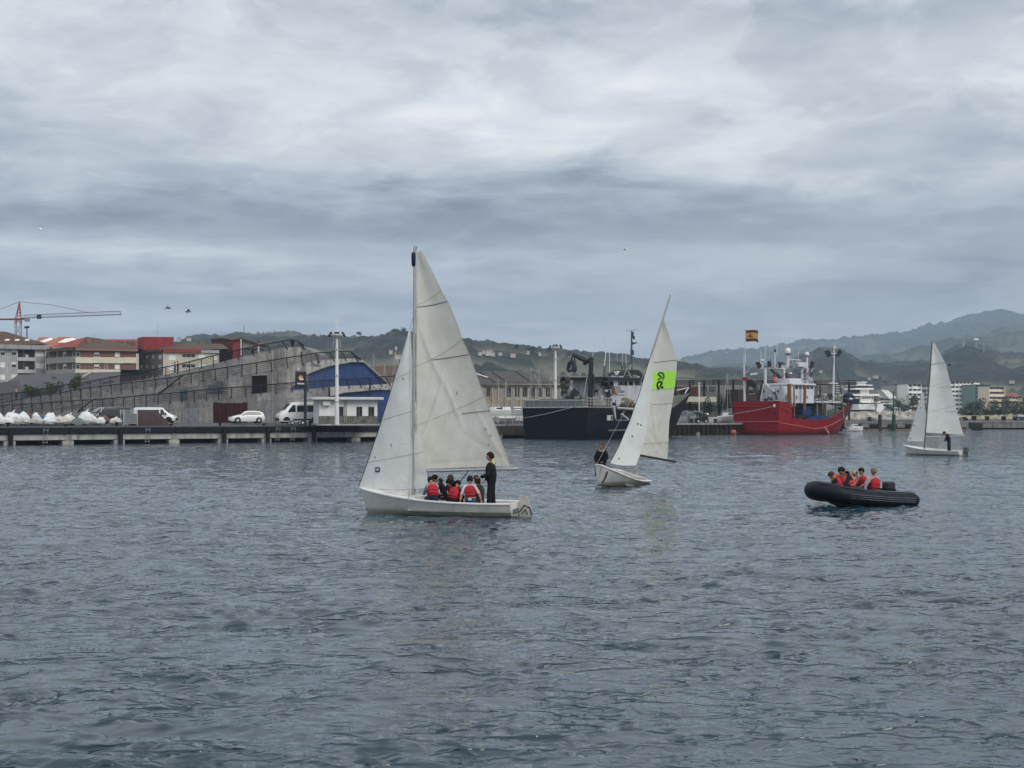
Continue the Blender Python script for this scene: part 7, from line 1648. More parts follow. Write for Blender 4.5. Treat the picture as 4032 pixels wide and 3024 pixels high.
g = MB(); g.slab([PK.hit(2248, 1419), PK.hit(2266, 1420), PK.hit(2272, 1448), PK.hit(2272, 1460), PK.hit(2265, 1466), PK.hit(2257, 1458), PK.hit(2263, 1450), PK.hit(2258, 1425)], PK.n * 0.6).build('grab', K, n)
MB().slab([PK.hit(2246, 1424), PK.hit(2250, 1425), PK.hit(2246, 1450), PK.hit(2256, 1459), PK.hit(2247, 1466), PK.hit(2240, 1456)], PK.n * 0.6).build('grab', K, n)
MB().slab([PK.hit(2243, 1458), PK.hit(2262, 1456), PK.hit(2262, 1460), PK.hit(2243, 1462)], PK.n * 0.5).build('grab', K, n)
def ring(P, px, py, rpx, ri, m, par, nm, wid=0.8):
    c = P.hit(px, py); k = rpx / ppm(c.y); mb = MB(); nn = 18
    A = []; 
    for j in range(nn):
        a = 2 * PI * j / nn; e = P.u * math.cos(a) + Vector((0, 0, 1)) * math.sin(a)
        A.append((c + e * k, c + e * k + P.n * wid, c + e * k * ri + P.n * wid, c + e * k * ri))
    mb.grid(A + [A[0]], closed=True); return mb.build(nm, m, par, True)
PD = S.cross(1.2)
ring(PD, 2232, 1499, 17, 0.55, mat('worn_black_drum', (0.04, 0.036, 0.036), 0.6), n, 'net_drum'); ring(PD, 2233, 1520, 15, 0.1, mat('green_grey_net', (0.05, 0.06, 0.05), 0.9), n, 'net_drum', 0.9)
MB().pbox(PD, 2224, 1503, 2242, 1510, 0.1, 0.7).build('drum_cover', WH, n)
for (a, b) in ((2220, 2216), (2230, 2229), (2242, 2240)): MB().tube([PD.hit(a, 1530), PD.hit(b, 1578)], 0.13, 6).build('gallows_leg', WH, n)
MB().tube([PD.hit(2240, 1518), PD.hit(2262, 1552), PD.hit(2290, 1572)], 0.10, 6).build('boom_arm', WH, n); MB().box(PD.hit(2262, 1549), (1.0, 1.2, 0.9), Matrix.Rotation(0.6, 3, 'Y')).build('winch', K, n); MB().box(PD.hit(2258, 1568), (2.2, 1.2, 0.5)).build('winch_bed', K, n)
MB().tube([PD.hit(2295, 1576), PD.hit(2312, 1482), PD.hit(2309, 1482)], 0.05, 4).build('stay', WH, n); MB().tube([PD.hit(2200, 1480), PD.hit(2308, 1484)], 0.03, 4).build('stay', WH, n)
PV = S.side(3.0)
ring(PV, 2378, 1512, 20, 0.45, K, n, 'net_drum', 1.2); MB().box(PV.hit(2360, 1500), (0.8, 1.5, 0.4)).build('drum_hood', K, n)
MB().pbox(PV, 2366, 1533, 2390, 1598, -1.5, 0).build('deck_locker', WH, n, bevel=0.04)
rail_on(SB, n, 2318, 2412, 1568, 1603, 8, mat('rusty_white_rail', (0.32, 0.31, 0.29), 0.7), -0.2, 0.05)
MB().slab([PV.hit(2370, 1490), PV.hit(2377, 1440), PV.hit(2384, 1478), PV.hit(2390, 1488)], PV.n * 0.4).build('net_funnel', mat('grey_green_net', (0.13, 0.15, 0.14), 0.9, 0.3, 6, 0.5), n)
# wheelhouse
PW = S.side(3.2)
hw = [(2433, 1500, 2470, 1517), (2474, 1500, 2493, 1517), (2498, 1500, 2522, 1517)]
holed_wall(PW, 2404, 1497, 2585, 1600, hw, 0.25).build('wheelhouse_wall', WH, n)
s0, s1, z0, z1 = PW.rect(2404, 1497, 2585, 1600); MB().fbox(PW, s0, s1, z0, z1, -6.4, -0.3).build('wheelhouse', WH, n)
n['_w'] = tuple(S.st)
for h in hw: window(PW, n, *h, 'glass', fm=K, mull=1)
MB().pbox(PW, 2372, 1487, 2590, 1496, -7.0, 0.7).build('wheelhouse_roof', mat('dark_roof_edge', (0.03, 0.032, 0.036), 0.6), n, bevel=0.04)
text_obj('ship_name', 'ETUZIA', 0.46, PW, 2432, 1546, 0.03, INK, n)
MB().pbox(PW, 2408, 1520, 2430, 1544, 0.05, 0.6).build('grey_cabinet', mat('worn_grey_box', (0.20, 0.21, 0.21), 0.7, 0.2, 2), n)
MB().prism([(-3.2, 0), (-2.6, 0.7), (-1.4, 1.05), (1.2, 1.1), (2.2, 0.7), (2.6, 0)], -1.2, 1.2).xf(Matrix.Translation(C0.hit(2466, 1487)) @ Matrix.Rotation(S.ang, 4, 'Z')).build('covered_tender', mat('dark_green_cover', (0.03, 0.036, 0.035), 0.7), n)
MB().tube([C0.hit(2487, 1487), C0.hit(2487, 1400), C0.hit(2487, 1304)], [0.2, 0.15, 0.11], 8).build('mast', mat('dark_grey_mast', (0.08, 0.09, 0.11), 0.6), n)
MB().box(C0.hit(2487, 1301), (1.6, 0.2, 0.12), Matrix.Rotation(-0.1, 3, 'Y')).build('radar_scanner', WH, n); MB().tube([C0.hit(2489, 1352), C0.hit(2510, 1349)], [0.22, 0.04], 6).build('loudhailer', K, n)
for (x, y, w, h) in ((2491, 1319, 0.3, 0.9), (2496, 1330, 0.25, 0.45), (2489, 1388, 0.5, 0.7)): MB().box(C0.hit(x, y), (w, 0.3, h)).build('mast_light', K, n)
MB().tube([C0.hit(2499, 1480), C0.hit(2489, 1430)], 0.06, 4).tube([C0.hit(2476, 1480), C0.hit(2486, 1430)], 0.06, 4).build('mast_strut', WH, n)
for (x, y0, y1, r, l) in ((2400, 1470, 1255, 0.05, -1), (2384, 1400, 1290, 0.03, 0), (2334, 1420, 1372, 0.05, 1), (2379, 1440, 1380, 0.06, 8), (2465, 1440, 1348, 0.04, 0), (2451, 1440, 1358, 0.025, 0), (2430, 1440, 1340, 0.02, 0), (2485, 1300, 1254, 0.02, 0)): whip(C0, n, x, y0, y1, r, lean=l)
rail_on(C0, n, 2429, 2468, 1427, 1440, 6, mat('dark_grey_mast', (0.08, 0.09, 0.11), 0.6), 0, 0.05, 2); MB().tube([C0.hit(2450, 1440), C0.hit(2450, 1475)], 0.08, 5).tube([C0.hit(2461, 1440), C0.hit(2461, 1478)], 0.06, 5).build('platform_post', K, n)
MB().pbox(C0, 2417, 1462, 2426, 1478, 0, 0.6).build('life_raft', WHITE, n)
for x in (2418, 2446, 2510): MB().pbox(PW, x - 8, 1481, x + 8, 1486, -1, 0).build('hatch', WH, n)
# main deck opening with gear
sc_ = MB(); sc_.ell(PV.hit(2450, 1588), (1.7, 1.1, 0.75), 18, 12, fn=lambda q: Vector((q.x * (1 + 0.2 * math.sin(5 * q.z)), q.y, q.z * (1 + 0.15 * math.sin(4 * q.x))))).build('net_heap', mat('khaki_net', (0.15, 0.14, 0.11), 0.9, 0.35, 4, 0.6), n, True)
MB().tube([SB.hit(2430, 1606), SB.hit(2520, 1611)], 0.12, 6).build('beam', WH, n); MB().tube([SB.hit(2415, 1600), SB.hit(2424, 1650)], [0.28, 0.1], 6).build('frame_leg', WH, n); MB().tube([SB.hit(2446, 1630), SB.hit(2474, 1651)], 0.13, 6).build('frame_leg', WH, n)
MB().pbox(SB, 2420, 1614, 2580, 1652, -4, -3.8).build('dark_opening', mat('dark_room', (0.03, 0.03, 0.032), 0.8), n); MB().tube([SB.hit(2424, 1655), SB.hit(2560, 1655)], 0.10, 6).build('bulwark_cap', mat('grey_rub_rail', (0.13, 0.14, 0.16), 0.6), n)
MB().pbox(SB, 2389, 1635, 2412, 1655, 0.0, 0.08).build('freeing_port', mat('pale_port', (0.42, 0.42, 0.40), 0.6), n); MB().pbox(SB, 2404, 1638, 2410, 1652, 0.08, 0.12).build('port_flap', K, n)
MB().pbox(T0, 2353 - 2, 1680, 2353 + 3, 1690, 0.0, 0.02)
MB().tube([S.M @ Vector((28.6, -1.8, 6.4)), S.M @ Vector((30.5, -0.9, 6.9)), S.M @ Vector((32.4, 0, 7.3)), S.M @ Vector((30.5, 0.9, 6.9))], 0.09, 5).build('bow_rail', WH, n)

# ---- red ship
S = Ship(3070, 233.0, R(45), 9.3)
HR = mat('red_hull_paint', (0.225, 0.008, 0.011), 0.5, 0.14, 0.5, streak=0.22); WR = mat('white_ship_paint', (0.56, 0.58, 0.62), 0.5, 0.07, 0.8, streak=0.3)
waterline(HR, 0.2, 0.8, (0.05, 0.008, 0.008), 0.8); waterline(HN, 0.2, 0.7, (0.004, 0.005, 0.008), 0.8)
r_ = thing('fishing_ship', 'red hulled fishing ship with a white wheelhouse, radar domes and a high bow', 'ship', tuple(S.st))
def shr(s):
    if s < 0.13: return 5.55 - 4.5 * s
    if s < 0.155: return 4.95 - (s - 0.13) / 0.025 * 2.25
    if s < 0.4: return 2.70 - (s - 0.155) * 1.2
    return 2.41 + 4.2 * ((s - 0.4) / 0.6) ** 2.1
o_, ln = ship_hull(S, r_, 25.0, 9.3, shr, HR, 1.6, 0.92, 0.50, 0.93)
PINK = mat('pale_red_strake', (0.40, 0.12, 0.12), 0.5)
ln(lambda s: 2.0 - 2.6 * s if s < 0.42 else 0.91 + 2.6 * ((s - 0.42) / 0.58) ** 1.5, 0.075, PINK, 'rub_strake', 0, 1, both=True)
ln(lambda s: 4.6 - 8.0 * s, 0.07, HR, 'rub_strake', 0, 0.25)
T0 = S.cross(-0.05); C0 = S.side(0); SB = S.side(4.7); S2 = S.side(3.0)
MB().tube([T0.hit(2886, 1662), T0.hit(3068, 1660)], 0.075, 5).build('rub_strake', PINK, r_); MB().tube([T0.hit(2887, 1602), T0.hit(3050, 1603)], 0.08, 5).build('rub_strake', HR, r_)
MB().tube([T0.hit(2889, 1630) + T0.n * 0.1, T0.hit(2980, 1616) + T0.n * 0.4, T0.hit(3048, 1600) + T0.n * 0.1], 0.055, 5).build('mooring_rope', mat('pink_rope', (0.42, 0.28, 0.27), 0.9), r_)
MB().ell(T0.hit(3049, 1598), (0.2, 0.2, 0.3), 8, 6).build('fairlead', WHITE, r_); MB().ell(T0.hit(3050, 1624), (0.3, 0.2, 0.2), 8, 6).build('hawse_hole', BLACK, r_)
MB().slab([SB.hit(3243, 1683), SB.hit(3252, 1683), SB.hit(3266, 1706), SB.hit(3260, 1707)], SB.n * 0.1).build('boarding_line', PINK, r_)
# stern pole + struts
PQ = S.cross(0.6)
MB().tube([PQ.hit(2932, 1582), PQ.hit(2930, 1480), PQ.hit(2929, 1392)], [0.2, 0.18, 0.1], 8).build('stern_pole', WR, r_, True)
MB().tube([PQ.hit(2934, 1470), PQ.hit(2982, 1420)], 0.07, 5).build('strut', WR, r_); MB().tube([PQ.hit(2935, 1396), PQ.hit(2935, 1428)], 0.08, 5).build('whip_aerial', WR, r_)
MB().box(PQ.hit(2968, 1472), (1.2, 0.2, 0.35), Matrix.Rotation(-0.15, 3, 'Y')).build('signal_arm', WR, r_); MB().slab([PQ.hit(2926, 1485), PQ.hit(2936, 1485), PQ.hit(2949, 1490), PQ.hit(2948, 1500), PQ.hit(2926, 1498)], PQ.n * 0.2).build('red_board', REDW, r_)
MB().tube([PQ.hit(2935, 1400), PQ.hit(2934, 1296)], 0.04, 5).build('flagstaff', WR, r_)
# superstructure: lower house, wheelhouse, top deck
holed = [(3122, 1542, 3145, 1570), (3165, 1530, 3180, 1556)]
MB().pbox(S2, 3084, 1522, 3110, 1583, -4.6, 0.0).build('deck_house', WR, r_, bevel=0.05)
MB().pbox(S2, 3108, 1517, 3200, 1588, -6, 0.3).build('wheelhouse', WR, r_, bevel=0.05)
MB().pbox(S2, 3104, 1510, 3200, 1517, -5.2, 0.7).build('bridge_deck', WR, r_, bevel=0.05)
MB().pbox(S2, 3125, 1490, 3172, 1510, -4, -0.8).build('bridge', WR, r_, bevel=0.05)
for k in range(5): MB().pbox(S2, 3125 + k * 15, 1520, 3135 + k * 15, 1531, 0.3, 0.36).build('window', GLASS, r_)
for (x, y, w) in ((3120, 1555, 9), (3092, 1550, 9)): MB().pbox(S2, x, y, x + w, y + 24, 0.3, 0.36).build('door', mat('grey_ship_door', (0.30, 0.33, 0.38), 0.6), r_)
REDL = mat('red_lettering', (0.33, 0.03, 0.03), 0.6)
text_obj('lettering', 'M', 0.85, S2, 3166, 1572, 0.34, REDL, r_); text_obj('lettering', 'E', 0.85, S2, 3129, 1572, 0.34, INK, r_)
rust = mat('rust_orange_post', (0.20, 0.09, 0.035), 0.85, 0.25, 3, streak=0.3)
MB().tube([S.side(4.2).hit(3110, 1605), S.side(4.2).hit(3107, 1512)], 0.32, 8).build('gallows_post', rust, r_); MB().tube([S.side(4.2).hit(3167, 1612), S.side(4.2).hit(3170, 1516)], 0.24, 8).build('gallows_post', rust, r_)
MB().tube([S.side(4.2).hit(3127, 1640), S.side(4.2).hit(3126, 1520)], 0.12, 6).build('gallows_post', rust, r_)
for x in (3120, 3131): MB().tube([SB.hit(x, 1600), SB.hit(x - 2, 1518)], 0.05, 4).build('pipe', WR, r_)
# top gantry deck on four legs
MB().pbox(C0, 3055, 1449, 3112, 1453, -3.2, 0.0).build('gantry_deck', WR, r_, bevel=0.03); MB().pbox(C0, 3118, 1445, 3188, 1450, -2.0, 0.0).build('gantry_deck', WR, r_, bevel=0.03)
for (x, y0, y1) in ((3013, 1453, 1510), (3086, 1453, 1585), (3158, 1450, 1512), (3178, 1450, 1512)): MB().tube([C0.hit(x, y1), C0.hit(x, y0)], 0.24, 8).build('gantry_leg', WR, r_, True)
def floodl(P, x, y, a, par, sz=0.75, m=K):
    c = P.hit(x, y); MB().hexa([c + Matrix.Rotation(a, 3, 'Y') @ Vector(v) * sz for v in ((-0.3, -0.4, -0.6), (0.3, -0.4, -0.45), (0.3, 0.4, -0.45), (-0.3, 0.4, -0.6), (-0.3, -0.4, 0.6), (0.3, -0.4, 0.45), (0.3, 0.4, 0.45), (-0.3, 0.4, 0.6))]).build('floodlight', m, par, bevel=0.03)
for (x, y, a, sz) in ((2987, 1436, -0.5, 1.0), (3029, 1433, 0, 0.9), (3069, 1437, 0.1, 0.9), (3193, 1437, 0.5, 1.2), (3081, 1430, 0.2, 0.4)): floodl(C0, x, y, a, r_, sz)
for (x, y) in ((3161, 1466), (3185, 1472)): floodl(C0, x, y, 0.4, r_, 0.7, mat('grey_green_lamp', (0.07, 0.08, 0.075), 0.6))
floodl(C0, 3195, 1474, 0.6, r_, 0.45)
for (x, y, r, base_) in ((3102, 1381, 12, 1395), (3178, 1393, 8, 1402), (3002, 1419, 5, 1424)):
    c = C0.hit(x, y); k = r / ppm(c.y); MB().lathe([(k * 0.85, -k * 0.9), (k, -k * 0.6), (k, 0), (k * 0.85, k * 0.55), (k * 0.5, k * 0.85), (0, k)], c, 14).build('radar_dome', mat('white_dome', (0.66, 0.67, 0.66), 0.4, 0.03), r_, True)
    MB().tube([C0.hit(x, base_), C0.hit(x, base_ + (48 if r > 6 else 26))], 0.55 * k if r > 10 else 0.16, 8).build('dome_pedestal', WR, r_, True); MB().lathe([(0, 0), (k * 0.9, 0), (k * 0.9, 0.2), (0, 0.2)], C0.hit(x, base_ + 2), 12).build('dome_ring', K, r_)
MB().pbox(C0, 3098, 1415, 3152, 1418, -0.2, 0.2).build('radar_scanner', WR, r_); MB().pbox(C0, 3103, 1425, 3121, 1446, -0.4, 0.4).build('grey_locker', mat('worn_grey_box', (0.20, 0.21, 0.21), 0.7, 0.2, 2), r_); MB().pbox(C0, 3128, 1427, 3165, 1444, -0.8, 0.8).build('vent_house', WR, r_)
MB().tube([C0.hit(3051, 1450), C0.hit(3051, 1384)], 0.12, 6).build('light_mast', WR, r_); MB().box(C0.hit(3051, 1381), (0.3, 0.3, 0.45)).build('mast_light', K, r_)
for (x, y0, y1, r, l) in ((3012, 1430, 1260, 0.05, 4), (3060, 1400, 1268, 0.045, 1), (3096, 1400, 1262, 0.02, 0), (2996, 1445, 1380, 0.07, 0), (3143, 1440, 1368, 0.03, 2)): whip(C0, r_, x, y0, y1, r, lean=l)
MB().tube([C0.hit(3036, 1456), C0.hit(3060, 1475), C0.hit(3076, 1490), C0.hit(3080, 1510)], [0.2, 0.3, 0.28, 0.2], 6).build('deck_crane', K, r_)
MB().ell(C0.hit(3052, 1497), (0.5, 0.5, 0.5), 12, 8).build('orange_buoy', mat('orange_float', (0.42, 0.16, 0.13), 0.6), r_, True); MB().ell(C0.hit(3098, 1490), (0.7, 0.6, 0.9), 12, 8).build('funnel', K, r_, True); MB().pbox(C0, 3071, 1495, 3083, 1512, 0.5, 1.2).build('red_tank', REDW, r_); MB().pbox(C0, 3091, 1488, 3106, 1510, 1.0, 1.3).build('red_funnel_band', REDW, r_)
# stern gear: net drum arm, green frame, ram crane
ring(S.cross(1.5), 2970, 1509, 15, 0.1, K, r_, 'net_drum', 1.0); MB().tube([S.cross(1.5).hit(2974, 1522), S.cross(1.5).hit(2988, 1578)], [0.5, 0.2], 6).build('drum_arm', mat('grey_green_lamp', (0.07, 0.08, 0.075), 0.6), r_)
for k in range(3): MB().tube([S.cross(1.2).hit(3006 - k * 5, 1515), S.cross(1.2).hit(2994 - k * 4, 1580)], 0.12, 5).build('stern_frame', K if k else WR, r_)
MB().tube([S.cross(1.5).hit(3014, 1512), S.cross(1.5).hit(3045, 1543), S.cross(1.5).hit(3052, 1546), S.cross(1.5).hit(3049, 1584)], [0.25, 0.3, 0.3, 0.25], 6).build('folding_arm', mat('pale_grey_green', (0.42, 0.44, 0.42), 0.6), r_)
MB().tube([S.cross(1.4).hit(3050, 1535), S.cross(1.4).hit(3060, 1575)], 0.14, 5).build('hydraulic_ram', K, r_)
# fore deck: mast with floodlights, gear, blue boxes
PM_ = S.side(0.0)
MB().tube([PM_.hit(3280, 1600), PM_.hit(3283, 1470), PM_.hit(3284, 1362)], [0.24, 0.18, 0.10], 8).build('fore_mast', WR, r_, True)
floodl(PM_, 3261, 1391, -0.5, r_, 1.15); floodl(PM_, 3301, 1391, 0.6, r_, 1.15); MB().tube([PM_.hit(3266, 1392), PM_.hit(3298, 1392)], 0.08, 5).build('crosstree', WR, r_)
MB().pbox(PM_, 3264, 1507, 3297, 1511, -0.2, 0.2).build('crosstree', WR, r_); MB().tube([PM_.hit(3284, 1362), PM_.hit(3286, 1345)], 0.04, 4).build('whip_aerial', WR, r_); MB().ell(PM_.hit(3289, 1369), (0.22, 0.2, 0.25), 8, 6).build('mast_light', WR, r_)
for (a, b) in (((3284, 1410), (3313, 1560)), ((3282, 1410), (3262, 1560)), ((3284, 1400), (3306, 1540))): MB().tube([PM_.hit(*a), PM_.hit(*b)], 0.045, 4).build('shroud', mat('dark_grey_mast', (0.08, 0.09, 0.11), 0.6), r_)
MB().tube([PM_.hit(3296, 1470), PM_.hit(3314, 1550)], 0.11, 5).build('derrick', mat('dark_grey_mast', (0.08, 0.09, 0.11), 0.6), r_)
for k in range(4): MB().pbox(PM_, 3289, 1517 + k * 9, 3304, 1519 + k * 9, 0, 0.1).build('ladder_rung', WR, r_)
GE = mat('jumbled_gear', (0.09, 0.10, 0.085), 0.85, 0.5, 3, 0.5); rg = random.Random(8)
PG_ = S.side(1.5)
for k in range(46):
    x = rg.uniform(3196, 3352); y = rg.uniform(1558, 1600) + (x - 3270) * 0.03; c = PG_.hit(x, y) + PG_.n * rg.uniform(-2, 1.5)
    m_ = rg.choice([GE, GE, K, mat('dark_brown_sheet', (0.05, 0.033, 0.032), 0.8), GRN, WR if rg.random() < 0.45 else GE]); rt = Matrix.Rotation(rg.uniform(-0.6, 0.6), 3, 'Y') @ Matrix.Rotation(rg.uniform(0, 3), 3, 'Z')
    if k % 3: MB().box(c, (rg.uniform(0.3, 1.6), rg.uniform(0.3, 0.9), rg.uniform(0.12, 0.6)), rt).build('deck_gear', m_, r_)
    else: MB().ell(c, (rg.uniform(0.3, 0.8), 0.5, rg.uniform(0.2, 0.5)), 8, 6).build('deck_gear', m_, r_, True)
MB().pbox(S2, 3205, 1580, 3300, 1586, -5.5, 0.5).build('shelter_deck', WR, r_); MB().pbox(S2, 3210, 1588, 3320, 1650, -5.5, -3.5).build('shelter_wall', mat('brown_gear_wall', (0.085, 0.07, 0.055), 0.9, 0.4, 2), r_)
for (x, w) in ((3216, 3), (3250, 3), (3292, 3), (3318, 3)): MB().pbox(S2, x, 1586, x + w, 1650, -0.2, 0.1).build('deck_post', GRN, r_)
BP = mat('blue_fish_box', (0.012, 0.042, 0.12), 0.5)
MB().pbox(S2, 3170, 1601, 3204, 1634, -2, -0.5).build('blue_tank', BP, r_)
for (a, b, c_, d) in ((3200, 1640, 3238, 1656), (3240, 1638, 3272, 1654), (3190, 1644, 3206, 1656), (3222, 1632, 3240, 1642)): MB().pbox(SB, a, b, c_, d, -1.6, -0.6).build('fish_box', BP, r_, bevel=0.03)
MB().ell(PG_.hit(3340, 1562), (1.0, 1.0, 0.75), 12, 8).build('blue_cover', mat('navy_float', (0.01, 0.02, 0.05), 0.6), r_, True); MB().box(PG_.hit(3350, 1580), (2.6, 1.2, 0.9)).build('net_bin', mat('navy_net', (0.03, 0.035, 0.07), 0.9, 0.4, 4), r_)
MB().pbox(C0, 3298, 1604, 3318, 1636, 0.0, 1.5).build('winch', K, r_); ring(C0, 3293, 1620, 9, 0.6, WR, r_, 'winch_wheel', 0.3)
def clutter(P, par, x0, x1, y0, y1, n, seed, mats, dm=1.5, big=1.0):
    rg = random.Random(seed)
    for k in range(n):
        c = P.hit(rg.uniform(x0, x1), rg.uniform(y0, y1)) + P.n * rg.uniform(-dm, dm); m_ = rg.choice(mats)
        q_ = k % 4
        if q_ == 0: MB().tube([c, c + Vector((rg.uniform(-0.6, 0.6), 0, rg.uniform(0.5, 1.6)))], 0.05, 5).build('pipe', m_, par)
        elif q_ == 3: MB().tube([c, c + P.u * rg.uniform(0.6, 2.0) + Vector((0, 0, rg.uniform(-0.3, 0.3)))], 0.06, 5).build('spar', m_, par)
        else: MB().box(c, (rg.uniform(0.25, 0.8) * big, 0.4, rg.uniform(0.2, 0.6) * big), Matrix.Rotation(rg.uniform(0, 3), 3, 'Z')).build('deck_gear', m_, par, bevel=0.03)
for (P_l, a, b, y0, y1, n_) in ((S2, 3108, 3200, 1499, 1510, 8), (C0, 3060, 3110, 1441, 1449, 5), (C0, 3122, 3186, 1434, 1445, 6)): rail_on(P_l, r_, a, b, y0, y1, n_, WR, 0.1, 0.035, 2)
clutter(C0, r_, 3020, 3180, 1468, 1508, 26, 5, [WR, WR, K, REDW, GRN], 1.5, 0.8); clutter(C0, r_, 3000, 3180, 1428, 1446, 12, 6, [WR, K, WR], 1.0, 0.6)
clutter(S2, r_, 3020, 3100, 1535, 1580, 14, 7, [WR, K, GRN, BP], 1.2, 0.8); clutter(S2, r_, 3200, 3300, 1552, 1580, 14, 9, [WR, K, GRN, GE], 1.5, 1.0)
clutter(S.cross(2), r_, 2940, 3040, 1540, 1576, 14, 4, [K, GRN, WR, K], 0.6, 0.9)
NS = Ship(2315, 184.0, R(50), 11.0)
clutter(NS.side(1.5), n, 2400, 2530, 1470, 1487, 24, 15, [K, K, WH, GRN], 2.0, 0.9); clutter(NS.side(4.2), n, 2350, 2420, 1520, 1598, 26, 16, [K, K, WH, GRN, rust], 1.0, 1.0); clutter(NS.side(4.6), n, 2425, 2560, 1575, 1650, 34, 17, [K, GRN, WH, K, rust, GE], 0.6, 1.1); clutter(NS.cross(1.5), n, 2205, 2310, 1540, 1576, 22, 18, [K, GRN, K, WH], 0.8, 0.9)
# flag
Fz = PQ
rows = []
for j in range(13):
    r = []
    for i in range(17):
        u, v = i / 16, j / 12; px = 2936 + 52 * u; py = 1298 + 6 * u * u + (45 - 0.0 * u) * v + 2.0 * math.sin(5 * u + 1) ; r.append(Fz.hit(px, py) + Fz.n * (0.25 * math.sin(7 * u + 2 * v) * u))
    rows.append(r)
fm = [mat('flag_red', (0.22, 0.025, 0.03), 0.8, 0.05), mat('flag_yellow', (0.52, 0.42, 0.10), 0.8, 0.05)]
fl = thing('flag', 'red and yellow striped flag with an emblem, flying above the red ship stern', 'flag', tuple(Fz.hit(2936, 1343)))
for (a, b, mi, nm) in ((0, 3, 0, 'red_band'), (3, 9, 1, 'yellow_band'), (9, 12, 0, 'red_band')): MB().grid(rows[a:b + 1]).build(nm, fm[mi], fl, True, fix=False)
em = MB()
for (x, y, w, h) in ((2958, 1323, 5.5, 7), (2949, 1325, 1.2, 6), (2967, 1326, 1.2, 6)):
    c = Fz.hit(x, y) + Fz.n * 0.28; em.ell(c, (w / 24, 0.03, h / 24), 8, 6)
em.build('emblem', fm[0], fl, True); MB().ell(Fz.hit(2958, 1315) + Fz.n * 0.3, (0.16, 0.04, 0.13), 8, 5).build('emblem_crown', mat('flag_gold', (0.35, 0.16, 0.03), 0.7), fl, True)
o = MB().ell((0, 0, 0), (0.48, 0.48, 0.46), 14, 10).build('mooring_buoy', mat('faded_orange_buoy', (0.36, 0.09, 0.06), 0.6, 0.15, 3, streak=0.4), None, True); p = at(2888, 1701, 230); o.location = (p.x, 230, 0.42); tag(o, 'round faded orange buoy floating at the red ship stern corner', 'buoy')
# ------------------------------------------------------------------ marina bits and the far shore on the right
# fence and dinghies ashore, left of the navy ship
P = Plane((FRONT[4][0] + 1.5, FRONT[4][1] + 4.2), (FRONT[5][0], FRONT[5][1] + 1.6))
f = thing('railing', 'grey steel railing along the quay left of the navy ship', 'railing', tuple(P.pt(0, 1.95)))
k = 0.0
while k < P.len - 1: MB().tube([P.pt(k, 1.95), P.pt(k, 3.15)], 0.045, 5).build('post', GALV, f); k += 1.6
for z in (2.4, 2.75, 3.1): MB().tube([P.pt(0, z), P.pt(P.len - 0.5, z)], 0.03, 4).build('rail', GALV, f)
def small_hull(label, loc, yaw, L_=3.6, b=0.7, h=0.55, m=WHITE, roll=0.0, name='dinghy', cat='dinghy', group=None, mast=0, cover=None, keel=0.0, cabin=False):
    t = thing(name, label, cat, loc, group, yaw, world=False)
    bd = lambda s: b * (1 - (abs(s - 0.4) / 0.62) ** 2.4) if s > 0.4 else b * (1 - 0.2 * ((0.4 - s) / 0.4) ** 2)
    bw = lambda s: max(bd(s), 0) * 0.7
    mb, rows = make_hull(L_, lambda s: max(bd(s), 0.01), bw, lambda s: h + 0.15 * s ** 2, 0.15, 0.2, 10)
    mb.xf(Matrix.Rotation(roll, 4, 'X')).build('hull', m, t, True)
    d = [[(r[0][0], r[0][1], r[0][2] - 0.02), (r[0][0], -r[0][1], r[0][2] - 0.02)] for r in rows]; MB().grid(d).xf(Matrix.Rotation(roll, 4, 'X')).build('cover' if cover else 'deck', cover or COCK, t)
    if keel: MB().box((0, 0, -keel / 2), (1.2, 0.15, keel)).build('keel', m, t)
    if cabin: MB().hexa([(-0.9, -b * 0.6, h), (0.9, -b * 0.45, h), (0.9, b * 0.45, h), (-0.9, b * 0.6, h), (-0.7, -b * 0.5, h + 0.6), (0.4, -b * 0.4, h + 0.55), (0.4, b * 0.4, h + 0.55), (-0.7, b * 0.5, h + 0.6)]).build('cabin', m, t); 
    if cabin: MB().box((0, 0, h + 0.32), (1.3, b * 1.06, 0.2)).build('cabin_window', GLASS, t)
    if mast:
        MB().tube([(0.3, 0, h), (0.3, 0, mast)], [0.06, 0.04], 6).build('mast', ALU, t); MB().tube([(0.3, 0, h + 0.9), (-L_ * 0.4, 0, h + 0.8)], 0.05, 6).build('boom', ALU, t)
        for q_ in ((-L_ * 0.48, 0, h), (L_ * 0.5, 0, h + 0.1), (0.2, b, h), (0.2, -b, h)): MB().tube([(0.3, 0, mast), q_], 0.014, 3).build('stay', GALV, t)
        MB().tube([(0.3, -b * 0.7, mast * 0.6), (0.3, b * 0.7, mast * 0.6)], 0.02, 4).build('spreader', ALU, t)
    return t
GB_ = 'small boats stored on the quay left of the navy ship'
for i, (px, Y, yaw, m, cv, ro) in enumerate(((1905, 200, 0.3, WHITE, None, 0.1), (1955, 203, 2.4, WHITE, BP, 0), (1992, 201, 0.9, mat('grey_hull', (0.3, 0.31, 0.32), 0.6), None, 0.3), (2028, 204, 0.1, WHITE, None, -0.2), (1935, 207, 1.7, WHITE, mat('grey_cover', (0.22, 0.24, 0.26), 0.8), 0))):
    small_hull(['white dinghy ashore nearest the big sail', 'white dinghy ashore under a blue cover', 'grey dinghy ashore in the middle of the stored boats', 'white dinghy ashore closest to the navy hull', 'white dinghy with a grey cover, farthest back on the quay'][i], gp(px, Y, 2.35), yaw, 4.0, 0.75, 0.6, m, ro, cover=cv, group=GB_)
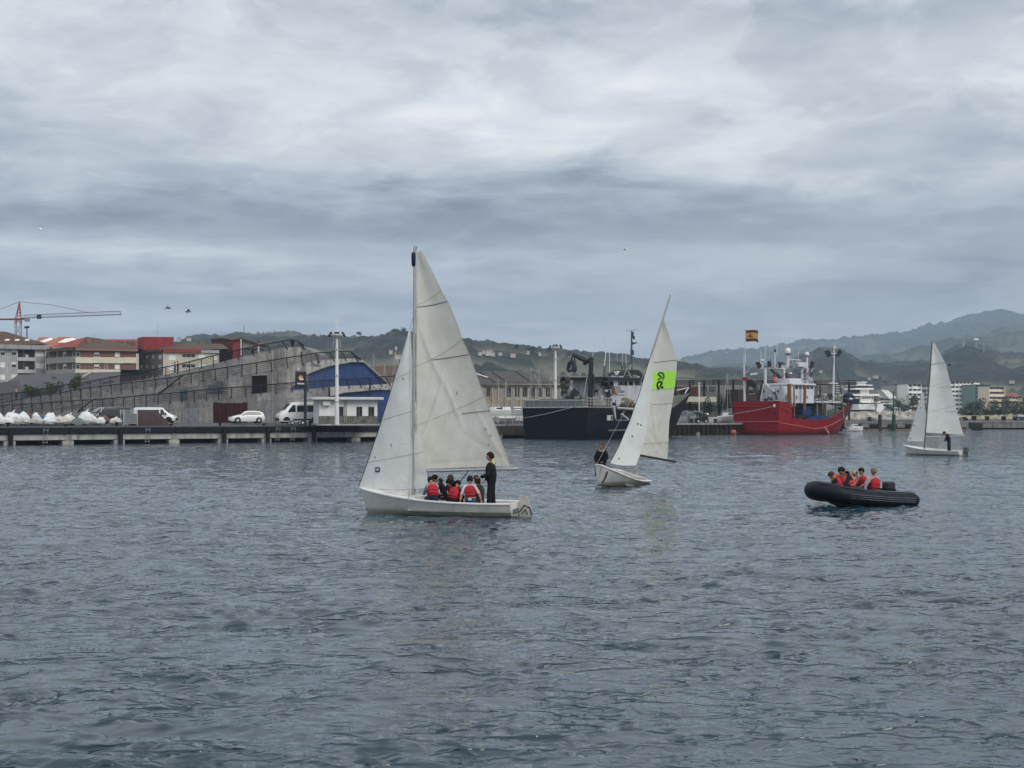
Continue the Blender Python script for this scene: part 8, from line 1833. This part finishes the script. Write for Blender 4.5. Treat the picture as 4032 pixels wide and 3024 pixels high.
for i, (px, yt, Y) in enumerate(((1955, 1500, 214), (1992, 1500, 222), (2098, 1456, 209), (2128, 1455, 213), (2037, 1530, 218), (1548, 1392, 205), (1464, 1400, 212), (1512, 1440, 210), (2172, 1490, 222))):
    h = at(px, yt, Y).z - 2.6
    small_hull(['leftmost yacht before the warehouse, its mast close to the big sail', 'second yacht mast in front of the stone warehouse', 'tall white yacht mast before the right end of the warehouse', 'tallest yacht mast, just right of its twin before the warehouse', 'short yacht mast between the warehouse windows', 'yacht mast rising beside the big jib, left of it', 'thin pale yacht mast above the brown hipped roof', 'slanting stays and mast behind the upper blue cladding end', 'low yacht mast at the right corner of the warehouse'][i][:88], gp(px, Y, 2.9), R(40) + i, 6.5, 1.2, 1.0, WHITE, 0, 'yacht', 'yacht', 'yachts standing on the yard', mast=h, keel=0.8, cabin=True)
# yard between the leaning sail and the red ship
P = Plane((FRONT[6][0] + 1, FRONT[6][1] + 2.0), (FRONT[7][0], FRONT[7][1] + 2.0))
f = thing('glass_fence', 'see through grey panel fence behind the equipment on the quay', 'fence', tuple(P.pt(0, 1.95)))
mg = bpy.data.materials.new('smoky_panel'); mg.use_nodes = True; b_ = mg.node_tree.nodes['Principled BSDF']; b_.inputs['Base Color'].default_value = (0.16, 0.19, 0.22, 1); b_.inputs['Alpha'].default_value = 0.55; b_.inputs['Roughness'].default_value = 0.3
n_ = 8; st = P.len / n_
for k in range(n_):
    if k * st > 10.5: break
    MB().fbox(P, k * st + 0.05, (k + 1) * st - 0.05, 2.1, 3.95, -3.0, -2.96).build('panel', mg, f); MB().fbox(P, k * st - 0.04, k * st + 0.04, 1.95, 4.05, -3.05, -2.92).build('post', GALV, f)
e = thing('hand_truck', 'dark engine driven hose reel cart parked on the quay edge left of the red ship', 'cart', gp(2760, 233.0, 1.95), rotz=0.2, world=False)
MB().box((0, 0, 0.55), (1.8, 0.9, 0.5)).build('chassis', BLACK, e, bevel=0.05); MB().box((0.3, 0, 1.2), (1.2, 0.8, 0.75)).build('engine', K, e, bevel=0.08); MB().ell((-0.7, 0, 1.65), (0.55, 0.4, 0.22), 10, 6).build('reel', K, e, True); MB().tube([(-0.6, 0, 0.7), (-0.7, 0, 1.6)], 0.1, 6).build('reel_post', K, e); MB().box((1.0, 0, 1.45), (0.5, 0.5, 0.35)).build('fuel_can', WHITE, e, bevel=0.05)
for x in (-0.6, 0.7):
    for y in (-0.45, 0.45): wheel(None, e, x, y, 0.28, 0.16)
for i, px in enumerate((2703, 2797)):
    o = MB().lathe([(0.26, 0), (0.22, 0.15), (0.2, 0.4), (0.36, 0.52), (0.34, 0.66), (0, 0.7)], n=12).build('bollard', BLACK, None, True); o.location = P.pt(P.sz(px, 1650)[0], 1.94, 1.2); tag(o, ['black mooring bollard left of the hose reel cart', 'black mooring bollard right of the hose reel cart'][i], 'bollard')
o = MB().lathe([(0.3, 0), (0.3, 1.35), (0.48, 1.4), (0.15, 1.85), (0, 1.9)], n=12).build('service_post', mat('grey_cover', (0.22, 0.24, 0.26), 0.8), None, True); o.location = gp(2711, 235, 1.95); tag(o, 'grey service post with a pale pointed cap behind the left bollard', 'post')
o = MB().box((0, 0, 0.8), (0.7, 0.7, 1.6)).box((0.05, 0, 1.75), (0.4, 0.4, 0.3)).build('blue_locker', BP, None, bevel=0.05); o.location = gp(2652, 236, 1.95); tag(o, 'blue locker on the quay at the edge of the leaning sail', 'locker')
small_hull('white launch lying ashore behind the fence beside the blue locker', gp(2690, 241, 2.1), 0.1, 5.0, 0.9, 0.9, WHITE); small_hull('white launch ashore just right of the hose reel cart', gp(2838, 243, 2.1), 0.5, 4.2, 0.9, 0.8, WHITE)
small_hull('small yacht with a thin mast left of the red stern', gp(2862, 246, 2.3), 1.0, 5.0, 0.9, 0.8, WHITE, 0, 'yacht', 'yacht', mast=8.2, cabin=True)
t = thing('lamp_mast', 'plain thin pale pole in front of the cream canopy', 'pole', gp(2753, 248, 2.1)); MB().tube([at(2753, 1640, 248), at(2753, 1508, 248)], 0.1, 6).build('pole', WHITE, t); MB().box(at(2753, 1508, 248), (0.5, 0.2, 0.1)).build('lamp', WHITE, t)
for i, (px, py, w, h, s_) in enumerate(((2785, 1640, 3.0, 3.6, 2), (2842, 1640, 3.2, 4.4, 3))): plant('bush', ['dark bush behind the fence left of the container', 'taller dark bush below the brown container'][i], 'bush', gp(px, 252, 2.1), w, h, s_ + 50, LEAFD, n=1400, size=0.12)
# right quay furniture
def post(name, label, cat, px, Y, parts):
    t = thing(name, label, cat, gp(px, Y, 0))
    for (nm, x, y0, y1, r, m) in parts: MB().tube([at(x, y1, Y), at(x, y0, Y)], r, 10).build(nm, m, t, True)
    return t
GRN_P = mat('dark_green_paint', (0.015, 0.055, 0.035), 0.5); TIM = mat('dark_timber_pile', (0.035, 0.038, 0.042), 0.8, 0.2, 2)
post('navigation_light', 'dark green harbour light post standing on the right quay', 'light', 3517, 292.5, [('drum', 3519, 1631, 1697, 0.38, GRN_P), ('pole', 3518, 1541, 1632, 0.13, GRN_P)])
post('mooring_pile', 'thick dark timber pile before the right quay, left of the green light', 'pile', 3465, 293, [('pile', 3465, 1633, 1698, 0.36, TIM), ('cap', 3465, 1631, 1634, 0.40, mat('grey_rib', (0.24, 0.26, 0.25), 0.7))])
small_hull('small white and blue motor boat tied between the red bow and the dark quay', gp(3366, 289, 0.1), 0.3, 3.4, 0.8, 0.8, WHITE, name='motor_boat', cat='motor boat', cover=BP, cabin=True)
for i, (px, w, h, lab) in enumerate(((3423, 10, 15, 'small black bin on the right quay near the red bow'), (3835, 14, 18, 'square dark cage crate, leftmost on the right jetty'), (3886, 12, 16, 'dark crate in the middle of the right jetty'), (3952, 13, 16, 'black bin right of the middle crate on the jetty'))):
    Y = 301 if px < 3600 else 339; k = 1 / ppm(Y); o = MB().hexa([(-w * k * .5, -.4, 0), (w * k * .5, -.4, 0), (w * k * .5, .4, 0), (-w * k * .5, .4, 0), (-w * k * .55, -.45, h * k), (w * k * .55, -.45, h * k), (w * k * .55, .45, h * k), (-w * k * .55, .45, h * k)]).box((0, 0, h * k + 0.05), (w * k * 1.2, 1.0, 0.1)).build('bin', BLACK, None); o.location = gp(px, Y, 2.0); tag(o, lab, 'bin')
t = thing('gangway_arch', 'curved black pipe rail at the left end of the right jetty', 'rail', gp(3795, 338, 2)); MB().tube([at(3779, 1656, 338), at(3780, 1647, 338), at(3790, 1643, 338), at(3805, 1644, 338), at(3812, 1656, 338)], 0.14, 6).build('pipe', BLACK, t); MB().box(at(3800, 1651, 338), (0.9, 0.6, 0.8)).build('valve_box', BLACK, t)
hatchback('dark blue car parked at the far right end of the jetty', gp(4024, 339, 2.05), 0.1)
for c in kids([o for o in bpy.data.objects if o.name.startswith('car.') or o.name == 'car'][-1]):
    pass
_cars = [o for o in bpy.data.objects if o.name in ('car', 'car.001')]
for c in kids(_cars[-1]):
    if c.name.startswith('body'): c.data.materials[0] = mat('dark_blue_car_paint', (0.01, 0.015, 0.05), 0.25, coat=0.4)
for i, (px, Y, L_, yaw) in enumerate(((3485, 300, 4.4, 0.1), (3560, 300, 5.0, 3.1), (3590, 301, 5.5, 0.2), (3445, 301, 4.0, 2.7))):
    small_hull(['white launch ashore between the dark pile and the green light', 'white launch ashore right of the green light', 'long white launch behind the farthest jib', 'small white launch left of the dark pile'][i], gp(px, Y, 2.2), yaw, L_, 0.9, 0.55, WHITE, cover=[None, BLACK, None, BLACK][i], name='launch', cat='boat', group='boats ashore on the right quay')
# shingle bank and dune grass behind
def strip(name, pts, m, z=2.6): 
    o = MB().add([(x, y, z) for x, y in pts], [tuple(range(len(pts)))]).build(name, m, None); o['kind'] = 'structure'
def bank(name, px0, px1, Y, yt, m, dep=14, label=None):
    rows = []; n = 40
    for i in range(n + 1):
        px = px0 + (px1 - px0) * i / n; z = at(px, yt, Y).z + 0.35 * math.sin(i * 1.3) + 0.2 * math.sin(i * 3.1); x = at(px, HZ, Y).x
        rows.append([(x, Y, 1.6), (x, Y + 0.8, 1.6 + (z - 1.6) * 0.6), (x, Y + 2.5, z), (x, Y + dep, z), (x, Y + dep + 2, 1.6)])
    o = MB().grid(rows).build(name, m, None, True); o['kind'] = 'structure'
bank('sand_bank', 3700, 4300, 420, 1641, mat('dune_grass', (0.16, 0.15, 0.07), 0.95, 0.4, 0.5, 0.3, col2=(0.28, 0.26, 0.17)), 30)
bank('rock_bank', 3330, 3690, 330, 1626, mat('pale_rocks', (0.20, 0.185, 0.16), 0.95, 0.55, 0.8, 0.8, col2=(0.33, 0.31, 0.27)), 10)
# villas and blocks
SW = mat('sunny_white_wall', (0.80, 0.80, 0.78), 0.6, 0.03); SC_ = mat('sunny_cream_wall', (0.74, 0.62, 0.48), 0.7, 0.05); DK = mat('dark_recess', (0.035, 0.037, 0.04), 0.8); SG = mat('silver_grey_wall', (0.34, 0.34, 0.33), 0.7, 0.1)
def block(label, x0, x1, yt, yb, nf, Y, m, ncol=4, seed=1, band=0.55, name='apartment_block', roof=None, back=14, skew=3, pier=True):
    P = Plane.px(x0, Y, x1, Y + skew); t = thing(name, label, 'building', base(P, (x0 + x1) / 2)); rg = random.Random(seed)
    MB().pbox(P, x0, yt, x1, yb, -back, -1.2).build('wall', m, t)
    fh = (yb - yt) / nf; cw = (x1 - x0) / ncol
    for f in range(nf):
        y = yt + f * fh
        for c in range(ncol):
            xa = x0 + c * cw
            MB().pbox(P, xa + 0.6, y + 0.4, xa + cw - 0.6, y + fh * (1 - band) + 0.6, -1.2, -1.1).build('window', GLASS if rg.random() < 0.7 else GLASSB, t)
            if rg.random() < 0.9: MB().pbox(P, xa + 0.3, y + fh * (1 - band), xa + cw - 0.3, y + fh, -1.1, 0.0 if rg.random() < 0.7 else -0.6).build('balcony', m, t)
        MB().pbox(P, x0 - 0.5, y + fh - 1.0, x1 + 0.5, y + fh, -1.1, 0.25).build('floor_slab', m, t)
    if pier:
        for c in range(ncol + 1):
            if rg.random() < 0.75: MB().pbox(P, x0 + c * cw - 1.1, yt, x0 + c * cw + 1.1, yb, -1.1, -0.2).build('pier', m, t)
    MB().pbox(P, x0 - 1.5, yt - 2.0, x1 + 1.5, yt, -back, 0.5).build('roof_slab', roof or mat('brown_roof_edge', (0.10, 0.09, 0.085), 0.8), t)
    return t, P
block('tall white seven storey block, brightest one right of the farthest sail', 3748, 3838, 1503, 1640, 8, 760, SW, 6, 2)
block('narrow white wing right of the tall white block', 3832, 3858, 1500, 1640, 8, 768, SW, 2, 3)
t, P = block('block wrapped in green scaffold netting between white and cream blocks', 3842, 3900, 1516, 1640, 7, 750, mat('netted_wall', (0.16, 0.24, 0.22), 0.8), 3, 4)
NET = mat('green_scaffold_net', (0.075, 0.18, 0.155), 0.8, 0.2, 0.15)
for f in range(7):
    for c in range(3): MB().pbox(P, 3842 + c * 18, 1520 + f * 17, 3842 + c * 18 + 17.3, 1520 + f * 17 + 16, 0.6, 0.75).build('scaffold_net', NET, t)
block('cream block with salmon penthouse, right of the green netting', 3897, 3958, 1523, 1640, 6, 740, SC_, 4, 5, roof=SG)
block('low cream house with a long pink tiled roof at the far right', 3958, 4028, 1560, 1640, 4, 745, SC_, 5, 6, roof=TILEO)
P = Plane.px(3958, 744, 4028, 747); t = [o for o in bpy.data.objects if o.get('label', '').startswith('low cream house')][0]
MB().slab([P.hit(3956, 1561), P.hit(4022, 1564), P.hit(4000, 1547), P.hit(3964, 1546)], (0, 8, 0)).build('roof', mat('pink_roof_tile', (0.34, 0.15, 0.12), 0.8), t)
block('grey banded block behind the trees left of the farthest jib', 3525, 3578, 1516, 1640, 8, 800, SG, 3, 7); block('white block with round balconies just left of the farthest sail', 3578, 3630, 1513, 1640, 7, 790, SW, 3, 8); block('grey and white block half hidden by the farthest sail', 3628, 3752, 1516, 1640, 7, 795, SG, 6, 9)
# stepped white clubhouse like a ship's bridge
t = thing('clubhouse', 'bright white stepped clubhouse with wide flat roofs, right of the red bow', 'building', tuple(at(3400, HZ, 600)[:2]) + (2.2,))
P = Plane.px(3330, 600, 3460, 603)
for (x0, y0, x1, y1, d0, d1, nm, m) in ((3387, 1503, 3407, 1506.5, -4, 2, 'roof_slab', SW), (3389, 1509, 3404, 1516, -3, 1, 'tower', SW), (3359, 1515, 3424, 1519, -7, 3, 'roof_slab', SW), (3366, 1520, 3418, 1528, -6, 0, 'glazing', GLASS), (3356, 1528, 3428, 1534.5, -8, 3, 'roof_slab', SW), (3385, 1535, 3418, 1552, -7, 1, 'storey', SW), (3364, 1535, 3385, 1545, -7, 0, 'glazing', DK),
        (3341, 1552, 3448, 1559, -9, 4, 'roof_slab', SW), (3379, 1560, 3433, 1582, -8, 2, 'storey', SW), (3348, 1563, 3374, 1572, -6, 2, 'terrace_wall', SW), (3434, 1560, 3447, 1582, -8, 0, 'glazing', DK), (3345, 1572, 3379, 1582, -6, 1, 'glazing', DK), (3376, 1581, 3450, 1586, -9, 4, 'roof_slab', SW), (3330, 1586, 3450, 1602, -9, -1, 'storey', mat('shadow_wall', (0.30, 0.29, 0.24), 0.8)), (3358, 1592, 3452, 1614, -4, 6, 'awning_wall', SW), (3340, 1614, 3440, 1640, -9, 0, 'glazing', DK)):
    MB().pbox(P, x0, y0, x1, y1, d0, d1).build(nm, m, t)
MB().slab([P.hit(3356, 1613), P.hit(3368, 1592), P.hit(3420, 1590), P.hit(3452, 1604), P.hit(3425, 1625), P.hit(3400, 1612)], P.n * 9).build('awning', SW, t)
for k in range(5): MB().pbox(P, 3388 + k * 9, 1563, 3393 + k * 9, 1570, 2.0, 2.06).build('window', GLASSB, t)
t = thing('house', 'white house with a steep slanting white roof and rounded balconies beside the clubhouse', 'building', tuple(at(3480, HZ, 640)[:2]) + (2.2,)); P = Plane.px(3440, 640, 3520, 643)
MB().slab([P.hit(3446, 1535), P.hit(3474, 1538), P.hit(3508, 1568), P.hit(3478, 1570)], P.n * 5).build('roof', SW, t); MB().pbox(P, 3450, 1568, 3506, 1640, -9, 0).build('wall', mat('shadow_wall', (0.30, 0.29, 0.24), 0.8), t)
for y in (1577, 1587, 1560): MB().pbox(P, 3462, y, 3507, y + 6, 0, 3).build('balcony', SW, t, bevel=0.3)
for y in (1570, 1583, 1593): MB().pbox(P, 3466, y - 1, 3500, y + 3, 0.0, 0.1).build('window', GLASS, t)
t = thing('building', 'long low white building behind the green harbour light', 'building', tuple(at(3565, HZ, 520)[:2]) + (2.2,)); P = Plane.px(3515, 520, 3612, 523)
MB().pbox(P, 3522, 1607, 3572, 1624, -7, 0).build('wall', SW, t); MB().pbox(P, 3518, 1604, 3545, 1607, -7, 1).build('roof_slab', SW, t)
for x in range(3526, 3568, 10): MB().pbox(P, x, 1611, x + 6, 1617, 0, 0.1).build('window', GLASS, t)
t = thing('wall', 'white garden wall in front of the trees left of the farthest jib', 'wall', tuple(at(3600, HZ, 470)[:2]) + (2.2,)); P = Plane.px(3440, 470, 3620, 472); MB().pbox(P, 3455, 1620, 3495, 1626, -1, 0).build('coping', SW, t); MB().pbox(P, 3522, 1624, 3620, 1628, -1, 0).build('coping', mat('pale_roof_slab', (0.55, 0.56, 0.55), 0.7), t); MB().pbox(P, 3455, 1626, 3620, 1640, -1, -0.1).build('masonry', CONC_D, t)
# trees of the far shore
rg = random.Random(12)
tr = [(3592, 1558, 62, 480, 'big dark tree in front of the white block with round balconies'), (3560, 1590, 46, 470, 'bushy tree right of the green harbour light'), (3535, 1575, 40, 560, 'tree behind the low white building'), (3500, 1598, 34, 500, 'small tree between clubhouse and harbour light'), (3625, 1600, 50, 460, 'tree at the edge of the farthest jib'), (3447, 1575, 26, 590, 'narrow tree right of the clubhouse'),
      (3790, 1610, 40, 560, 'tree at the foot of the tall white block'), (3830, 1592, 70, 600, 'wide dark pine before the narrow white wing'), (3880, 1582, 60, 620, 'dark pine in front of the green netting'), (3915, 1590, 44, 600, 'pine right of the green netting'), (3955, 1572, 56, 640, 'tall pine before the cream block'), (3990, 1578, 50, 630, 'pine before the low cream house'), (4020, 1582, 44, 620, 'pine near the right edge'), (4050, 1580, 60, 640, 'pine cut off by the right edge'),
      (3815, 1622, 44, 470, 'low rounded shrub on the shore, leftmost of the row'), (3850, 1618, 40, 475, 'second rounded shrub on the shore'), (3888, 1610, 58, 480, 'broad rounded shrub under the green netting'), (3930, 1612, 46, 470, 'rounded shrub on the shore below the cream block'), (3965, 1604, 60, 490, 'large rounded shrub below the low cream house'), (4005, 1608, 50, 480, 'rounded shrub near the right edge of the shore'), (4040, 1606, 50, 480, 'last rounded shrub, at the right edge'),
      (3245, 1600, 40, 330, 'tree behind the foredeck of the red ship'), (2990, 1560, 40, 320, 'tree behind the stern gear of the red ship')]
for i, (px, yt, w, Y, lab) in enumerate(tr):
    h = at(px, yt, Y).z - 2.2; ww = w / ppm(Y); plant('tree', lab, 'tree', gp(px, Y), ww * 1.1, h * 1.12, 100 + i, LEAFD if i % 3 else LEAF, trunk=h * (0.25 if i < 14 else 0.08), n=900, size=ww * 0.05, group='trees along the far shore', d=ww * 0.8)
# hill houses
def hill_point(name, px, py):
    xs, t, X, Yd, Z = HILLZ[name]; c = int(round((px - xs[0]) / (xs[1] - xs[0]))); c = max(0, min(len(xs) - 1, c))
    col = HZ - F * (Z[:, c] - CAMZ) / Yd[:, c]
    for r in range(len(t) - 5):
        if col[r] <= py: return Vector((float(X[r, c]), float(Yd[r, c]), float(Z[r, c])))
    r = len(t) - 6; return Vector((float(X[r, c]), float(Yd[r, c]), float(Z[r, c])))
hh = [('hill', 1924, 1398, 26, 16, 'cluster of white farmhouses high on the green hill, main house'), ('hill', 1942, 1404, 16, 9, 'small white annexe right of the main hill farmhouse'), ('hill', 1906, 1394, 12, 8, 'pinkish house left of the main hill farmhouse'), ('hill', 2019, 1412, 20, 9, 'lone white house with red roof on the hill, above the warehouse'), ('hill', 2079, 1398, 9, 6, 'tiny white house near the ridge right of the lone house'), ('hill', 1971, 1400, 13, 4, 'low white shed between the farmhouses'), ('hill', 2125, 1402, 8, 5, 'small pale house left of the right floodlight mast'),
      ('hill', 1888, 1402, 9, 6, 'small pale house left on the hill near the sail edge'), ('hill', 1572, 1412, 22, 10, 'white roofed house on the hill beside the jib'), ('hill', 1540, 1392, 12, 9, 'pale house on the hill above the brown roofs'), ('hill', 705, 1345, 14, 8, 'white house on the ridge right of the red box tower'), ('hill', 745, 1344, 16, 8, 'white dome like house on the ridge behind the brown roof'), ('hill', 1560, 1380, 8, 8, 'slim pale house close to the ridge beside the jib'),
      ('mountain', 2861, 1394, 10, 3, 'tiny white house on the far mountain above the flag'), ('hill.001', 3445, 1493, 20, 6, 'white farmhouse on the wooded slope right of the clubhouse'), ('hill.001', 3420, 1497, 12, 5, 'pinkish farmhouse left of the slope farmhouse'), ('hill.001', 3228, 1470, 12, 5, 'pale house on the slope behind the fore mast'), ('hill.001', 3160, 1440, 8, 4, 'tiny white building behind the gantry'), ('hill.001', 3980, 1512, 20, 5, 'pale farm building on the slope at far right')]
for i, (hn, px, py, w, h, lab) in enumerate(hh):
    p = hill_point(hn, px, py); k = 1 / ppm(p.y); W_, H_ = w * k, h * k * 0.8; t = thing('house', lab, 'house', (p.x, p.y - 3, p.z - 1), 'houses scattered on the hills', random.uniform(-0.3, 0.3), world=False)
    MB().box((0, 0, H_ * 0.35 + 1), (W_, W_ * 0.6 + 3, H_ * 0.7 + 2)).build('wall', mat('hill_house_white', (0.48, 0.46, 0.43), 0.7), t)
    z0 = H_ * 0.7 + 2; MB().add([(-W_ * .55, -W_ * .35 - 1.7, z0), (W_ * .55, -W_ * .35 - 1.7, z0), (W_ * .55, W_ * .35 + 1.7, z0), (-W_ * .55, W_ * .35 + 1.7, z0), (-W_ * .5, 0, z0 + H_ * .35), (W_ * .5, 0, z0 + H_ * .35)], [(0, 1, 5, 4), (1, 2, 5), (2, 3, 4, 5), (3, 0, 4)]).build('roof', TILEO if i % 2 else mat('pale_red_tile', (0.30, 0.16, 0.12), 0.8), t)
    if W_ > 5:
        for c in range(3): MB().box((-W_ * 0.3 + c * W_ * 0.3, -(W_ * 0.3 + 1.55), H_ * 0.4 + 1), (W_ * 0.1, 0.1, H_ * 0.25)).build('window', GLASS, t)
# ridge trees
for i, (px, yt, w, lab) in enumerate(((1556, 1297, 34, 'large round tree standing out on the ridge left of the big sail'), (1590, 1304, 24, 'second tree on the ridge, right beside the large round one'), (1525, 1318, 12, 'pointed small tree left of the large ridge tree'), (1415, 1323, 26, 'low hedge like tree group alone on the bare ridge'), (1600, 1312, 20, 'ridge tree touching the jib edge'), (2033, 1364, 26, 'rounded tree on the ridge above the stone warehouse'), (2090, 1372, 40, 'broad ridge tree right of the rounded one'), (2158, 1378, 24, 'ridge tree just left of the floodlight mast'), (2238, 1390, 22, 'ridge tree left of the crane'), (706, 1334, 10, 'small ridge tree beside the white ridge house'))):
    p = hill_point('hill', px, yt + 14); w_ = w / ppm(p.y); h = max(4, at(px, yt, p.y).z - p.z); plant('tree', lab, 'tree', (p.x, p.y, p.z - 1), w_ * 1.1, h + 1, 300 + i, LEAFD, trunk=h * 0.2, n=700, size=w_ * 0.06, group='trees on the ridge')
# masts on the right hill
for i, (px, yt, yb) in enumerate(((3794, 1333, 1375), (3845, 1338, 1370), (3876, 1345, 1390))):
    p = hill_point('hill.001', px, yb); t = thing('antenna_mast', ['leftmost and thickest antenna mast on the wooded right hill', 'antenna mast with a white top light on the right hill', 'thin rightmost antenna mast on the right hill'][i], 'mast', tuple(p)); z1 = at(px, yt, p.y).z
    MB().tube([p, (p.x, p.y, z1)], [1.4 - 0.4 * i, 0.6], 6).build('mast', mat('pale_crane_steel', (0.24, 0.25, 0.27), 0.6), t)
    if i == 1: MB().ell((p.x, p.y, z1), (3, 2, 1.5), 8, 6).build('beacon', WHITE, t)
p = hill_point('hill', 962, 1314); t = thing('antenna_mast', 'thin aerial mast on the bare hill above the ramp building', 'mast', tuple(p)); MB().tube([p, (p.x, p.y, at(962, 1279, p.y).z)], 0.35, 5).build('mast', DARKM, t)
# gulls
def gull(px, py, Y, span, label, roll=0.2, m=mat('gull_grey', (0.16, 0.16, 0.17), 0.8), name='gull'):
    t = thing(name, label, 'bird', tuple(at(px, py, Y)), None, 0.4, world=False)
    b_ = MB(); b_.tube([(-0.28, 0, 0), (-0.1, 0, 0.01), (0.12, 0, 0.02), (0.24, 0, 0.03), (0.32, 0, 0.01)], [0.015, 0.06, 0.075, 0.045, 0.008], 8)
    b_.xf(Matrix.Rotation(roll, 4, 'X')).build('body', m, t, True)
    for sg in (1, -1):
        w = MB(); w.grid([[(0.12, sg * 0.03, 0.03), (0.14, sg * span * 0.22, 0.16), (0.02, sg * span * 0.5, 0.08)], [(0.02, sg * 0.03, 0.045), (0.02, sg * span * 0.22, 0.175), (-0.05, sg * span * 0.5, 0.082)], [(-0.10, sg * 0.03, 0.03), (-0.07, sg * span * 0.22, 0.155), (-0.08, sg * span * 0.48, 0.078)]]); w.xf(Matrix.Rotation(roll, 4, 'X')).build('wing', m, t)
gull(661, 1214, 120, 0.95, 'left one of two dark gulls flying above the ramp building'); gull(740, 1228, 120, 0.85, 'right and lower one of two dark gulls above the ramp building', -0.3)
gull(158, 905, 150, 1.2, 'lone pale gull high in the sky at the left', 0.3, mat('gull_white', (0.6, 0.6, 0.6), 0.8)); gull(2459, 983, 150, 1.1, 'lone pale gull in the sky right of the big mast', 0.1, mat('gull_white', (0.6, 0.6, 0.6), 0.8))
t = thing('gull', 'white gull perched on top of the dark sign', 'bird', tuple(at(1170, 1462, 158.5)), world=False)
MB().ell((0, 0, 0.16), (0.24, 0.10, 0.11), 10, 8).ell((0.2, 0, 0.30), (0.075, 0.06, 0.07), 8, 6).tube([(0.12, 0, 0.2), (0.19, 0, 0.3)], 0.05, 6).build('body', mat('gull_white', (0.6, 0.6, 0.6), 0.8), t, True); MB().ell((-0.05, 0, 0.2), (0.24, 0.11, 0.07), 8, 6).build('wing', mat('gull_grey', (0.10, 0.10, 0.11), 0.8), t, True)
